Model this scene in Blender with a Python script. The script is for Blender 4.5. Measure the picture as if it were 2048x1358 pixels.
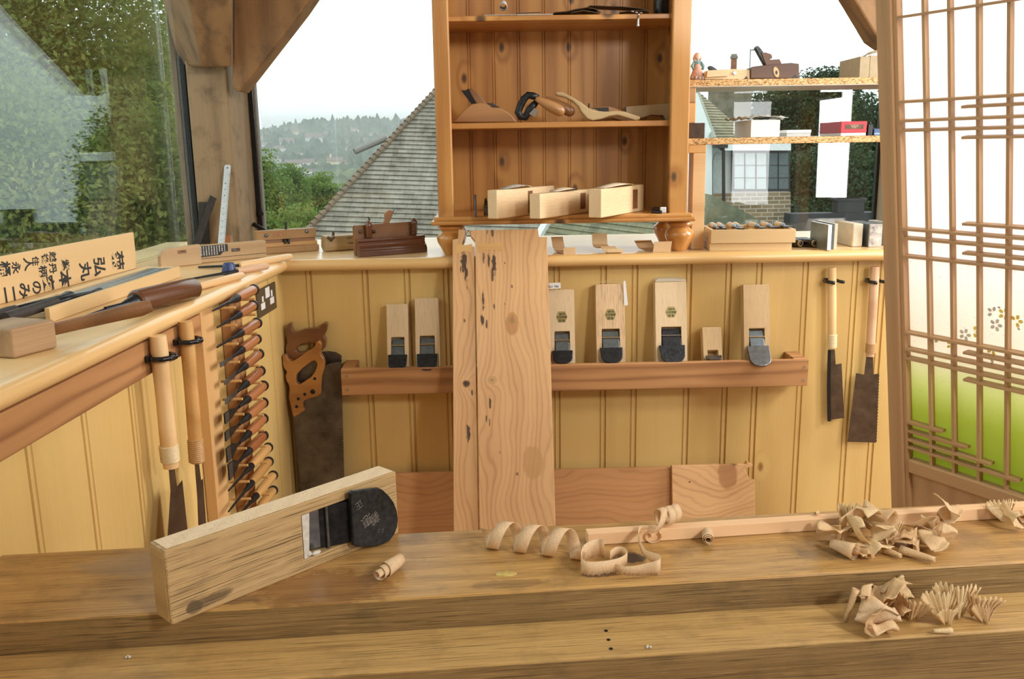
import bpy, bmesh, math, random
import numpy as np
from mathutils import Matrix, Vector, Euler
R = math.radians
PI = math.pi
random.seed(7)
rng = np.random.default_rng(7)
S = bpy.context.scene
COL = S.collection
for o in list(bpy.data.objects):
    bpy.data.objects.remove(o)

# ------------------------------------------------------------------ camera
FPX = 1800.0
ZC = 1.25
ROT = Matrix.Rotation(R(-1.0), 3, 'Z') @ Matrix.Rotation(R(90 - 12.0), 3, 'X') @ Matrix.Rotation(R(-0.9), 3, 'Z')
cd = bpy.data.cameras.new('camera')
cd.sensor_width = 36.0
cd.lens = FPX / 2048 * 36.0
cd.clip_start = 0.02
cd.clip_end = 4000
cam = bpy.data.objects.new('camera', cd)
cam.matrix_world = Matrix.Translation((0, 0, ZC)) @ ROT.to_4x4()
COL.objects.link(cam)
S.camera = cam

# ------------------------------------------------------------------ world, exposure
S.view_settings.view_transform = 'Standard'
S.view_settings.look = 'None'
S.view_settings.exposure = 0.0
S.view_settings.gamma = 1.0
S.view_settings.use_curve_mapping = False
W = bpy.data.worlds.new('overcast_sky')
S.world = W
W.use_nodes = True
wn, wl = W.node_tree.nodes, W.node_tree.links
wn.clear()
wo = wn.new('ShaderNodeOutputWorld')
wb = wn.new('ShaderNodeBackground')
wr = wn.new('ShaderNodeValToRGB')
wx = wn.new('ShaderNodeSeparateXYZ')
wt = wn.new('ShaderNodeTexCoord')
wl.new(wt.outputs['Generated'], wx.inputs[0])
wl.new(wx.outputs['Z'], wr.inputs[0])
wr.color_ramp.elements[0].position = 0.0
wr.color_ramp.elements[0].color = (0.44, 0.52, 0.535, 1)
wr.color_ramp.elements[1].position = 0.12
wr.color_ramp.elements[1].color = (0.97, 1.0, 1.0, 1)
wl.new(wr.outputs[0], wb.inputs[0])
wb.inputs[1].default_value = 1.8
wl.new(wb.outputs[0], wo.inputs[0])

# ------------------------------------------------------------------ photographer's lamps around the room, plus an added overhead fill
def area(name, loc, target, sx, sy, power, col=(1, 1, 1)):
    l = bpy.data.lights.new(name, 'AREA')
    l.shape = 'RECTANGLE'
    l.size, l.size_y = sx, sy
    l.energy = power
    l.color = col
    o = bpy.data.objects.new(name, l)
    d = Vector(target) - Vector(loc)
    o.matrix_world = Matrix.Translation(loc) @ d.to_track_quat('-Z', 'Y').to_matrix().to_4x4()
    COL.objects.link(o)
    return o
area('softbox_key', (1.50, -.60, 2.05), (0.15, 2.45, 1.0), 0.30, 0.30, 30, (1.0, 0.965, 0.91))
area('softbox_right', (1.85, .80, 1.95), (0.1, 1.4, 0.85), 0.4, 0.4, 17, (1.0, 0.97, 0.92))
area('fill_overhead', (-0.25, -0.95, 2.35), (0.1, 2.2, 0.7), 0.5, 0.4, 2, (1.0, 0.97, 0.92))  # added fill to brighten the room, not one of the photographer's lamps
area('strip_light_right', (2.47, -.62, 1.26), (0.6, 2.3, 1.1), 0.24, 0.80, 9, (1.0, 0.99, 1.0))
area('strip_light_left', (1.86, -.62, 1.22), (0.5, 2.3, 1.1), 0.26, 0.80, 3, (1.0, 0.99, 1.0))
area('softbox_behind_screen', (2.0, 2.05, 1.75), (1.1, 1.5, 1.35), 0.6, 1.2, 55, (1.0, 0.98, 0.97))

# ------------------------------------------------------------------ pixel to point
CO = Vector((0, 0, ZC))
def ray(px, py):
    return ROT @ Vector(((px - 1024) / FPX, (679 - py) / FPX, -1))
def at(px, py, Y=None, Z=None, X=None):
    d = ray(px, py)
    if Y is not None: t = Y / d.y
    elif Z is not None: t = (Z - ZC) / d.z
    else: t = X / d.x
    return CO + d * t
def atp(px, py, p0, n):
    d = ray(px, py)
    n = Vector(n)
    return CO + d * ((Vector(p0) - CO).dot(n) / d.dot(n))

# ------------------------------------------------------------------ node helpers
def newmat(name):
    m = bpy.data.materials.new(name)
    m.use_nodes = True
    nt = m.node_tree
    nt.nodes.clear()
    out = nt.nodes.new('ShaderNodeOutputMaterial')
    bs = nt.nodes.new('ShaderNodeBsdfPrincipled')
    nt.links.new(bs.outputs[0], out.inputs[0])
    return m, nt, bs
def lk(nt, v, inp):
    if isinstance(v, (int, float)): inp.default_value = v
    elif isinstance(v, (tuple, list)):
        inp.default_value = (tuple(v) + (1,))[:len(inp.default_value)] if len(inp.default_value) > len(v) else tuple(v)[:len(inp.default_value)]
    else: nt.links.new(v, inp)
def math_(nt, op, a, b=0.0, c=None):
    n = nt.nodes.new('ShaderNodeMath'); n.operation = op
    lk(nt, a, n.inputs[0]); lk(nt, b, n.inputs[1])
    if c is not None: lk(nt, c, n.inputs[2])
    return n.outputs[0]
def vmath(nt, op, a, b=(0, 0, 0)):
    n = nt.nodes.new('ShaderNodeVectorMath'); n.operation = op
    lk(nt, a, n.inputs[0]); lk(nt, b, n.inputs[1])
    return n.outputs['Value'] if op in ('LENGTH', 'DISTANCE', 'DOT_PRODUCT') else n.outputs[0]
def noise(nt, v, scale, detail=3, rough=.55, dist=0.0):
    n = nt.nodes.new('ShaderNodeTexNoise')
    lk(nt, v, n.inputs['Vector']); n.inputs['Scale'].default_value = scale
    n.inputs['Detail'].default_value = detail; n.inputs['Roughness'].default_value = rough
    n.inputs['Distortion'].default_value = dist
    return n.outputs['Fac']
def ramp(nt, f, stops):
    n = nt.nodes.new('ShaderNodeValToRGB')
    e = n.color_ramp.elements
    while len(e) < len(stops): e.new(0.5)
    for k, (p, c) in zip(e, stops):
        k.position = p
        k.color = (c, c, c, 1) if isinstance(c, (int, float)) else tuple(c) + (1,)
    lk(nt, f, n.inputs[0])
    return n.outputs[0]
def mix(nt, f, a, b, mode='MIX'):
    n = nt.nodes.new('ShaderNodeMix'); n.data_type = 'RGBA'; n.blend_type = mode
    lk(nt, f, n.inputs[0])
    for v, i in ((a, 6), (b, 7)):
        if isinstance(v, (tuple, list)): n.inputs[i].default_value = tuple(v)[:3] + (1,)
        else: nt.links.new(v, n.inputs[i])
    return n.outputs[2]
def coords(nt, rnd=True, kind='Object'):
    tc = nt.nodes.new('ShaderNodeTexCoord')
    v = tc.outputs[kind]
    if rnd:
        oi = nt.nodes.new('ShaderNodeObjectInfo')
        cx = nt.nodes.new('ShaderNodeCombineXYZ')
        nt.links.new(oi.outputs['Random'], cx.inputs[0])
        k = math_(nt, 'MULTIPLY', oi.outputs['Random'], 7.31)
        nt.links.new(k, cx.inputs[1]); nt.links.new(k, cx.inputs[2])
        return v, vmath(nt, 'ADD', v, cx.outputs[0])
    return v, v
def bump(nt, bs, h, strength=.2, dist=.002):
    b = nt.nodes.new('ShaderNodeBump')
    b.inputs['Strength'].default_value = strength
    b.inputs['Distance'].default_value = dist
    lk(nt, h, b.inputs['Height'])
    nt.links.new(b.outputs[0], bs.inputs['Normal'])
def srgb(r, g, b):
    f = lambda c: (c / 255 / 12.92) if c <= 10 else ((c / 255 + .055) / 1.055) ** 2.4
    return (f(r), f(g), f(b))

def wood(name, dark, light, axis=2, scale=1.0, bands=60, wob=2.5, streak=.35, rough=.45, coat=0.0, knots=0.0,
         bumpy=.12, tint=.18, marks=(), pores=0.0, stretch=.07, fst=.03, fsc=320, psc=700, tsc=3.0, fleck=0.0, kcol=(.06, .03, .012), wfac=.5, dirt=0.0):
    """grain along local axis; marks = list of (x,y,z,rx,ry,rz,colour,strength) stains with a shape of their own"""
    m, nt, bs = newmat(name)
    p0, p = coords(nt)
    st = [1, 1, 1]; st[axis] = stretch
    pg = vmath(nt, 'MULTIPLY', p, tuple(st))
    base = noise(nt, pg, 9 * scale, 3)
    field = None
    cross = [0, 1, 2]; cross.remove(axis)
    sx = nt.nodes.new('ShaderNodeSeparateXYZ'); nt.links.new(p, sx.inputs[0])
    a = math_(nt, 'ADD', sx.outputs[cross[0]], math_(nt, 'MULTIPLY', sx.outputs[cross[1]], .7))
    f = math_(nt, 'ADD', math_(nt, 'MULTIPLY', a, bands * scale), math_(nt, 'MULTIPLY', base, wob * 6))
    kmask = None
    if knots:
        ck = nt.nodes.new('ShaderNodeCombineXYZ')
        nt.links.new(a, ck.inputs[0]); nt.links.new(math_(nt, 'MULTIPLY', sx.outputs[axis], .55), ck.inputs[1])
        pk = ck.outputs[0]
        vo = nt.nodes.new('ShaderNodeTexVoronoi'); vo.voronoi_dimensions = '2D'
        nt.links.new(pk, vo.inputs['Vector']); vo.inputs['Scale'].default_value = knots
        d = vo.outputs['Distance']
        cs = nt.nodes.new('ShaderNodeSeparateColor'); nt.links.new(vo.outputs['Color'], cs.inputs[0])
        sel = math_(nt, 'GREATER_THAN', cs.outputs[0], .4)
        kmask = math_(nt, 'MULTIPLY', sel, ramp(nt, d, [(.0, 1.0), (.0055 * knots, .8), (.010 * knots, .0)]))
        f = math_(nt, 'ADD', f, math_(nt, 'MULTIPLY', math_(nt, 'MULTIPLY', sel, ramp(nt, d, [(0, 1.0), (min(.4, .032 * knots), 0.0)])), 7.0))
    w = math_(nt, 'MULTIPLY_ADD', math_(nt, 'SINE', f), .5, .5)
    w = math_(nt, 'POWER', w, 1.6)
    pf = vmath(nt, 'MULTIPLY', p, tuple(fst if i == axis else 1 for i in range(3)))
    fine = noise(nt, pf, fsc * scale, 3, .65)
    big = noise(nt, pg, tsc, 2)
    fac = math_(nt, 'ADD', math_(nt, 'MULTIPLY', w, wfac), math_(nt, 'MULTIPLY', math_(nt, 'SUBTRACT', fine, .5), streak * 2.2))
    fac = math_(nt, 'ADD', fac, math_(nt, 'MULTIPLY', math_(nt, 'SUBTRACT', big, .5), tint * 4))
    fac = math_(nt, 'SUBTRACT', 1.0 - .5 * (1 - wfac) + .1, fac)
    col = ramp(nt, fac, [(0.0, dark), (.5, tuple(.4 * x + .6 * y for x, y in zip(dark, light))), (1.0, light)])
    if kmask is not None:
        col = mix(nt, kmask, col, kcol)
    if pores:
        po = noise(nt, vmath(nt, 'MULTIPLY', p, tuple(fst * 1.3 if i == axis else 1 for i in range(3))), psc, 2, .5)
        col = mix(nt, math_(nt, 'MULTIPLY', ramp(nt, po, [(.56, 0.0), (.66, 1.0)]), pores), col, tuple(c * .3 for c in dark))
    if fleck:
        fl = noise(nt, vmath(nt, 'MULTIPLY', vmath(nt, 'ADD', p, (3.1, 1.7, .9)), tuple(fst * 2.2 if i == axis else 1 for i in range(3))), psc * .8, 2, .5)
        col = mix(nt, math_(nt, 'MULTIPLY', ramp(nt, fl, [(.60, 0.0), (.68, 1.0)]), fleck), col, tuple(min(.9, c * 1.45) for c in light))
    if dirt:
        dn = noise(nt, p, 14, 5, .65)
        col = mix(nt, math_(nt, 'MULTIPLY', ramp(nt, dn, [(.52, 0.0), (.75, 1.0)]), dirt), col, (.045, .03, .018))
    for (x, y, z, rx, ry, rz, c, s) in marks:
        q = vmath(nt, 'DIVIDE', vmath(nt, 'SUBTRACT', p0, (x, y, z)), (rx, ry, rz))
        r = math_(nt, 'ADD', vmath(nt, 'LENGTH', q), math_(nt, 'MULTIPLY', math_(nt, 'SUBTRACT', noise(nt, p, 60, 3), .5), 1.1))
        col = mix(nt, math_(nt, 'MULTIPLY', ramp(nt, r, [(.75, 1.0), (1.05, 0.0)]), s), col, c)
    nt.links.new(col, bs.inputs['Base Color'])
    bs.inputs['Roughness'].default_value = rough
    if coat:
        bs.inputs['Coat Weight'].default_value = coat
        bs.inputs['Coat Roughness'].default_value = .18
    bump(nt, bs, math_(nt, 'ADD', fine, math_(nt, 'MULTIPLY', w, .35)), bumpy, .0015)
    return m

def plain(name, col, rough=.5, metal=0.0, var=.12, vscale=40, bumpy=0.0, spec=.5, c2=None, sheen=0):
    m, nt, bs = newmat(name)
    p0, p = coords(nt)
    n = noise(nt, p, vscale, 4, .6)
    c2 = c2 or tuple(c * (1 - var * 2) for c in col)
    nt.links.new(ramp(nt, n, [(.3, c2), (.7, col)]), bs.inputs['Base Color'])
    bs.inputs['Roughness'].default_value = rough
    bs.inputs['Metallic'].default_value = metal
    bs.inputs['Specular IOR Level'].default_value = spec
    if bumpy: bump(nt, bs, n, bumpy, .002)
    return m

# ------------------------------------------------------------------ mesh builder
def frame(o, x, up):
    """matrix with origin o, local X along x, local Z near up"""
    x = Vector(x).normalized(); up = Vector(up)
    y = up.cross(x).normalized(); z = x.cross(y)
    m = Matrix((x, y, z)).transposed().to_4x4()
    m.translation = Vector(o)
    return m
class MB:
    def __init__(s): s.bm = bmesh.new()
    def face(s, vs):
        try: return s.bm.faces.new(vs)
        except ValueError: return None
    def hexa(s, p):
        v = [s.bm.verts.new(q) for q in p]
        for f in ((3, 2, 1, 0), (4, 5, 6, 7), (0, 1, 5, 4), (1, 2, 6, 5), (2, 3, 7, 6), (3, 0, 4, 7)):
            s.face([v[i] for i in f])
        return s
    def box(s, c, d, M=None):
        x, y, z = (k / 2 for k in d)
        P = [Vector(c) + Vector(q) for q in ((-x, -y, -z), (x, -y, -z), (x, y, -z), (-x, y, -z), (-x, -y, z), (x, -y, z), (x, y, z), (-x, y, z))]
        if M: P = [M @ q for q in P]
        return s.hexa(P)
    def bx(s, a, b, M=None):
        return s.box([(i + j) / 2 for i, j in zip(a, b)], [abs(i - j) for i, j in zip(a, b)], M)
    def prism(s, poly, a, b, plane='XY', M=None):
        """extrude a closed 2D polygon from a to b along the third axis"""
        def mk(u, v, w):
            q = {'XY': (u, v, w), 'XZ': (u, w, v), 'YZ': (w, u, v)}[plane]
            q = Vector(q)
            return M @ q if M else q
        lo = [s.bm.verts.new(mk(u, v, a)) for u, v in poly]
        hi = [s.bm.verts.new(mk(u, v, b)) for u, v in poly]
        n = len(poly)
        s.face(lo[::-1]); s.face(hi)
        for i in range(n):
            s.face([lo[i], lo[(i + 1) % n], hi[(i + 1) % n], hi[i]])
        return s
    def lathe(s, prof, seg=20, M=None, caps=True, sq=None):
        """prof: list of (radius, height) around local Z"""
        rings = []
        for r, h in prof:
            ring = []
            for k in range(seg):
                t = 2 * PI * k / seg
                q = Vector((r * math.cos(t), r * math.sin(t) * (sq or 1), h))
                ring.append(s.bm.verts.new(M @ q if M else q))
            rings.append(ring)
        for a, b in zip(rings, rings[1:]):
            for k in range(seg):
                s.face([a[k], a[(k + 1) % seg], b[(k + 1) % seg], b[k]])
        if caps:
            s.face(rings[0][::-1]); s.face(rings[-1])
        return s
    def tube(s, pts, rad, seg=10, caps=True, flat=1.0, M=None):
        pts = [Vector(p) for p in pts]
        if M: pts = [M @ p for p in pts]
        n = len(pts)
        if isinstance(rad, (int, float)): rad = [rad] * n
        rings = []
        ref = None
        for i, p in enumerate(pts):
            t = (pts[min(i + 1, n - 1)] - pts[max(i - 1, 0)]).normalized()
            if ref is None:
                ref = Vector((0, 0, 1)) if abs(t.z) < .9 else Vector((1, 0, 0))
            u = (ref - t * ref.dot(t)).normalized(); ref = u
            w = t.cross(u)
            rings.append([s.bm.verts.new(p + (u * math.cos(2 * PI * k / seg) * flat + w * math.sin(2 * PI * k / seg)) * rad[i]) for k in range(seg)])
        for a, b in zip(rings, rings[1:]):
            for k in range(seg):
                s.face([a[k], a[(k + 1) % seg], b[(k + 1) % seg], b[k]])
        if caps:
            s.face(rings[0][::-1]); s.face(rings[-1])
        return s
    def strip(s, rows, thick=0.0):
        """rows: list of lists of points -> sheet; a real thickness is added by solidify in build"""
        vr = [[s.bm.verts.new(p) for p in r] for r in rows]
        for a, b in zip(vr, vr[1:]):
            for k in range(len(a) - 1):
                s.face([a[k], a[k + 1], b[k + 1], b[k]])
        return s
    def ball(s, c, r, u=14, v=9, M=None):
        mm = Matrix.Translation(c) @ Matrix.Diagonal((r[0], r[1], r[2], 1) if isinstance(r, (tuple, list)) else (r, r, r, 1))
        bmesh.ops.create_uvsphere(s.bm, u_segments=u, v_segments=v, radius=1, matrix=(M @ mm) if M else mm)
        return s
    def build(s, name, mat, parent=None, bevel=0.0, smooth=False, solid=0.0, subd=0, seg=2):
        bmesh.ops.recalc_face_normals(s.bm, faces=s.bm.faces[:])
        me = bpy.data.meshes.new(name)
        s.bm.to_mesh(me); s.bm.free()
        return finish(name, me, mat, parent, bevel, smooth, solid, subd, seg)
def finish(name, me, mat, parent=None, bevel=0.0, smooth=False, solid=0.0, subd=0, seg=2):
    if mat: me.materials.append(mat)
    o = bpy.data.objects.new(name, me)
    COL.objects.link(o)
    if parent is not None: o.parent = parent
    if solid:
        q = o.modifiers.new('solid', 'SOLIDIFY'); q.thickness = solid; q.offset = 0
    if subd:
        q = o.modifiers.new('sub', 'SUBSURF'); q.levels = subd; q.render_levels = subd
    if bevel:
        q = o.modifiers.new('bev', 'BEVEL'); q.width = bevel; q.segments = seg; q.limit_method = 'ANGLE'; q.angle_limit = R(32)
    if smooth:
        me.polygons.foreach_set('use_smooth', [True] * len(me.polygons))
        if smooth != 'all':
            try: me.set_sharp_from_angle(angle=R(40))
            except Exception: pass
    return o
def tag(o, label, cat, group=None, M=None, kind=None):
    o['label'] = label; o['category'] = cat
    if group: o['group'] = group
    if kind: o['kind'] = kind
    if M is not None: o.matrix_world = M
    return o
def thing(name, label, cat, M=None, group=None):
    o = bpy.data.objects.new(name, None)
    o.empty_display_size = .02
    COL.objects.link(o)
    return tag(o, label, cat, group, M)
def struct(o):
    o['kind'] = 'structure'
    return o
def dup(root, M, label, group=None):
    r = root.copy(); COL.objects.link(r); r.matrix_world = M; r['label'] = label
    if group: r['group'] = group
    for ch in list(root.children):
        c = ch.copy(); COL.objects.link(c); c.parent = r
        for g in list(ch.children):
            d = g.copy(); COL.objects.link(d); d.parent = c
    return r
def text(chars, mat, parent=None, name='lettering', depth=.0004, bold=0.0):
    """chars: list of (string, M local matrix, size) -> one mesh of raised writing"""
    V, Fc = [], []
    for st, M, size in chars:
        c = bpy.data.curves.new('t', 'FONT')
        c.body = st; c.size = size; c.align_x = 'CENTER'; c.align_y = 'CENTER'
        c.extrude = depth / 2; c.offset = bold; c.resolution_u = 3
        o = bpy.data.objects.new('t', c)
        me = o.to_mesh()
        b = len(V)
        V += [M @ v.co for v in me.vertices]
        Fc += [[b + i for i in p.vertices] for p in me.polygons]
        o.to_mesh_clear()
        bpy.data.objects.remove(o); bpy.data.curves.remove(c)
    me = bpy.data.meshes.new(name)
    me.from_pydata([tuple(v) for v in V], [], Fc)
    return finish(name, me, mat, parent)
def T(x, y, z): return Matrix.Translation((x, y, z))
def RX(a): return Matrix.Rotation(R(a), 4, 'X')
def RY(a): return Matrix.Rotation(R(a), 4, 'Y')
def RZ(a): return Matrix.Rotation(R(a), 4, 'Z')
def SC(x, y, z): return Matrix.Diagonal((x, y, z, 1))
# ------------------------------------------------------------------ materials
M_ = {}
M_['panel'] = wood('varnished_yellow_panelling', (.55, .34, .108), (.74, .53, .20), 2, 1, 26, 1.6, .2, .38, coat=.3, knots=2.6, bumpy=.04, tint=.17, kcol=(.30, .14, .04), wfac=.28, tsc=9.0)
M_['counter'] = wood('pale_varnished_counter', (.72, .47, .20), (.86, .62, .32), 0, 1, 18, 1.6, .12, .32, coat=.4, bumpy=.03, wfac=.25)
M_['nosing'] = wood('honey_nosing', (.58, .34, .11), (.80, .53, .23), 0, 1, 40, 1.5, .2, .32, coat=.5, bumpy=.04, wfac=.35)
M_['nosing_y'] = wood('honey_nosing_long', (.58, .34, .11), (.80, .53, .23), 1, 1, 40, 1.5, .2, .32, coat=.5, bumpy=.04, wfac=.35)
M_['counter_y'] = wood('pale_varnished_counter_long', (.68, .43, .17), (.82, .57, .27), 1, 1, 18, 1.6, .14, .42, coat=.15, bumpy=.03, wfac=.25)
M_['pine'] = wood('orange_knotty_pine', (.27, .088, .014), (.62, .31, .08), 2, 1, 75, 2.4, .2, .38, coat=.35, knots=8.5, bumpy=.05, tint=.14, wfac=.5)
M_['pine_x'] = wood('orange_pine_shelf', (.29, .095, .016), (.62, .31, .082), 0, 1, 75, 2.4, .2, .36, coat=.35, knots=6.5, bumpy=.05, wfac=.45)
M_['pinebead'] = wood('orange_pine_turned', (.42, .16, .032), (.60, .28, .07), 2, 1, 45, 2, .15, .26, coat=.6, bumpy=.02)
M_['rail'] = wood('reddish_pine_rail', (.17, .058, .018), (.47, .235, .09), 0, 1, 210, 4.5, .16, .5, bumpy=.06, tint=.12, wfac=.62, knots=2.5)
M_['rail_z'] = wood('reddish_pine_upright', (.22, .08, .024), (.47, .235, .09), 2, 1, 130, 2, .2, .5, bumpy=.06, wfac=.5)
M_['rail_y'] = wood('reddish_pine_rail_long', (.36, .13, .035), (.62, .30, .11), 1, 1, 95, 2.2, .16, .5, bumpy=.06, wfac=.55)
M_['rack_z'] = wood('tan_rack_board', (.50, .27, .10), (.68, .41, .17), 2, 1, 80, 1.6, .2, .5, bumpy=.06, wfac=.4)
M_['kanna'] = wood('pale_planed_oak', (.52, .37, .20), (.69, .52, .315), 2, 1, 60, 1, .35, .55, bumpy=.1, pores=.25, wfac=.2)
M_['palebeech'] = wood('pale_greyish_beech', (.34, .215, .10), (.52, .36, .19), 0, 1, 90, 1.2, .25, .45, bumpy=.06)
M_['kanna_tan'] = wood('tan_planed_oak', (.40, .25, .105), (.58, .40, .20), 2, 1, 60, 1, .35, .55, bumpy=.1, pores=.25, wfac=.2)
M_['kanna_x'] = wood('pale_planed_oak_long', (.60, .41, .21), (.78, .58, .34), 0, 1, 60, 1, .3, .55, bumpy=.08, pores=.2, wfac=.2)
M_['kanna_streak'] = wood('streaky_oak', (.46, .28, .13), (.72, .51, .29), 2, 1, 90, 1.2, .55, .55, bumpy=.15, pores=.6, wfac=.25)
M_['bigoak'] = wood('worn_streaked_oak', (.29, .175, .068), (.575, .395, .185), 2, 1, 420, .7, .32, .5, bumpy=.22, pores=.9, wfac=.25, dirt=.3, stretch=.03, fst=.011, fsc=620, psc=950,
                    marks=[(-.0325, -.002, .280, .0075, .02, .030, (.085, .055, .028), .6), (-.0335, -.002, .297, .0085, .02, .012, (.075, .05, .025), .7), (-.030, -.002, .268, .006, .02, .02, (.085, .055, .028), .5)])
M_['oakpale'] = wood('bare_oak_edge', (.62, .46, .27), (.80, .63, .42), 0, 1, 200, 1, .4, .6, bumpy=.15, pores=.4, wfac=.3)
M_['endoak'] = wood('oak_end_grain', (.34, .21, .085), (.52, .35, .16), 1, 1, 120, .5, .3, .6, bumpy=.1, wfac=.4)
M_['strip'] = wood('fresh_pale_strip', (.66, .38, .18), (.84, .56, .32), 0, 1, 120, .6, .15, .6, bumpy=.04, wfac=.2)
M_['walnut'] = wood('dark_polished_walnut', (.045, .014, .006), (.15, .05, .02), 0, 1, 60, 1.5, .25, .28, coat=.4, bumpy=.05)
M_['darkoak'] = wood('dark_brown_beech', (.055, .024, .012), (.13, .06, .03), 0, 1, 60, 1.5, .25, .5, bumpy=.08)
M_['midbeech'] = wood('aged_tan_beech', (.30, .155, .055), (.46, .27, .11), 0, 1, 90, 1.2, .3, .45, bumpy=.08, dirt=.3)
M_['greybeech'] = wood('greyish_beech', (.33, .215, .10), (.48, .34, .17), 0, 1, 90, 1.2, .3, .5, bumpy=.08, dirt=.2)
M_['cooper'] = wood('rubbed_brown_beech', (.20, .085, .03), (.42, .21, .08), 0, 1, 70, 1.5, .25, .38, coat=.2, bumpy=.06)
M_['brownlog'] = wood('oiled_dark_handle', (.035, .012, .005), (.14, .05, .018), 0, 1, 60, 1.5, .5, .3, coat=.35, bumpy=.08)
M_['mallet_head'] = wood('battered_mallet_head', (.20, .105, .042), (.41, .255, .125), 0, 1, 110, 1.5, .4, .55, bumpy=.25, dirt=.45)
M_['mallet_stick'] = wood('brown_mallet_handle', (.10, .042, .015), (.27, .125, .048), 0, 1, 90, 1.2, .35, .4, bumpy=.1)
M_['palehandle'] = wood('pale_handle', (.60, .36, .15), (.80, .56, .29), 0, 1, 60, 1, .2, .35, coat=.2, bumpy=.03)
M_['pinkhandle'] = wood('pinkish_handle', (.50, .28, .15), (.68, .45, .28), 0, 1, 60, 1, .2, .45, bumpy=.03)
M_['redhandle'] = wood('reddish_chisel_handle', (.19, .05, .016), (.42, .16, .055), 0, 1, 70, 1.2, .3, .3, coat=.4, bumpy=.04)
M_['tanhandle'] = wood('tan_chisel_handle', (.38, .185, .05), (.60, .34, .12), 0, 1, 70, 1.2, .3, .35, coat=.3, bumpy=.04)
M_['kiri'] = wood('pale_paulownia_box', (.57, .375, .165), (.70, .50, .255), 0, 1, 70, 1, .15, .55, bumpy=.04, wfac=.25)
M_['kiri_edge'] = wood('pale_box_edge', (.78, .60, .36), (.88, .72, .47), 0, 1, 70, 1, .15, .55, bumpy=.04, wfac=.25)
M_['barrel'] = wood('old_grey_oak_post', (.15, .098, .052), (.36, .25, .14), 2, 1, 50, 2.2, .35, .75, bumpy=.35, dirt=.6)
M_['brace'] = wood('rough_oak_brace', (.10, .048, .018), (.31, .165, .062), 2, 1, 45, 2.5, .3, .65, bumpy=.3, dirt=.55)
M_['weathered'] = wood('weathered_grey_timber', (.16, .125, .085), (.30, .245, .175), 2, 1, 70, 1, .4, .8, bumpy=.3, dirt=.3)
M_['shoji'] = wood('shoji_cedar', (.40, .22, .10), (.58, .365, .19), 2, 1, 130, .9, .25, .5, bumpy=.06, wfac=.35)
M_['shoji_x'] = wood('shoji_cedar_rail', (.40, .22, .10), (.57, .36, .185), 0, 1, 130, .9, .25, .5, bumpy=.06, wfac=.35)
M_['sawhandle'] = wood('varnished_apple_handle', (.24, .088, .02), (.46, .205, .05), 0, 1, 70, 1.5, .3, .3, coat=.5, bumpy=.06, dirt=.25)
M_['sawhandle_dark'] = wood('dark_saw_handle', (.09, .032, .011), (.22, .085, .028), 0, 1, 70, 1.5, .3, .3, coat=.5, bumpy=.06)
M_['bench'] = wood('worn_bench_oak', (.195, .09, .024), (.56, .33, .108), 0, 1, 170, 1.4, .5, .42, bumpy=.25, pores=.6, wfac=.28, dirt=.5, tint=.26, coat=.12, fleck=.35, fst=.012, fsc=520, psc=850, stretch=.05,
    marks=[(.158, .07, .04, .020, .016, .02, (.02, .018, .02), .9), (-.02, .045, .04, .0, .0, .0, (.5, .4, .1), 0)][:1] +
          [(-.33, .02, .04, .05, .012, .02, (.10, .06, .03), .5), (.0, .02, .04, .05, .012, .02, (.09, .05, .03), .4), (.42, .05, .04, .06, .02, .02, (.13, .10, .07), .45),
           (-.22, .035, .04, .09, .05, .02, (.17, .06, .015), .55), (.11, .03, .04, .03, .008, .02, (.07, .03, .015), .8), (-.45, .13, .04, .10, .04, .02, (.33, .24, .14), .6)])
M_['bench_low'] = wood('worn_bench_step', (.24, .125, .035), (.56, .355, .13), 0, 1, 170, 1.4, .5, .45, bumpy=.22, pores=.55, wfac=.28, dirt=.35, tint=.22, fleck=.3, fst=.012, fsc=520, psc=850, stretch=.05)
M_['bench_face'] = wood('dark_bench_side', (.12, .068, .022), (.335, .215, .085), 0, 1, 200, 1.2, .6, .5, bumpy=.22, pores=.6, wfac=.25, dirt=.4, tint=.22, fleck=.6, fst=.010, fsc=520, psc=850)  # vertical bench faces, base tone darker than the top
M_['yew_red'] = wood('reddish_yew_board', (.36, .145, .05), (.60, .30, .125), 0, 1, 60, 3.5, .2, .5, bumpy=.05, tint=.2, knots=3.0, wfac=.4)
M_['yew_pale'] = wood('figured_yew_board', (.52, .26, .09), (.74, .46, .21), 0, 1, 55, 4.5, .15, .5, bumpy=.05, tint=.15, knots=5.0, wfac=.4)
M_['bark'] = wood('dark_bark_pocket', (.02, .01, .005), (.13, .065, .03), 2, 1, 300, 3, .8, .8, bumpy=.7)
M_['key'] = wood('yellow_key_wood', (.55, .29, .085), (.70, .42, .155), 0, 1, 60, 1, .2, .5, bumpy=.04)
M_['blackboard'] = plain('blackened_wood', (.045, .035, .03), .6, 0, .3, 60, .1)
M_['iron'] = plain('blackened_iron', (.042, .045, .05), .38, .75, .3, 90, .12)
M_['ironface'] = plain('forged_blade_face', (.060, .066, .074), .33, .8, .3, 130, .15)
M_['steel'] = plain('bright_steel', (.62, .64, .65), .22, 1, .1, 60)
M_['ruler'] = plain('satin_steel_ruler', (.80, .82, .84), .38, .85, .06, 60)
M_['blade'] = plain('grey_blade_steel', (.24, .26, .28), .3, .95, .2, 70)
M_['bladeblue'] = plain('bevel_steel', (.20, .245, .28), .28, .9, .15, 80)
M_['sawsteel'] = plain('brown_tarnished_saw_plate', (.17, .125, .085), .38, .8, .25, 25)
M_['sawold'] = plain('dull_old_saw_plate', (.19, .17, .15), .36, .8, .3, 18)
M_['black'] = plain('black_rubber', (.012, .012, .013), .45, 0, .2, 50)
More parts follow.
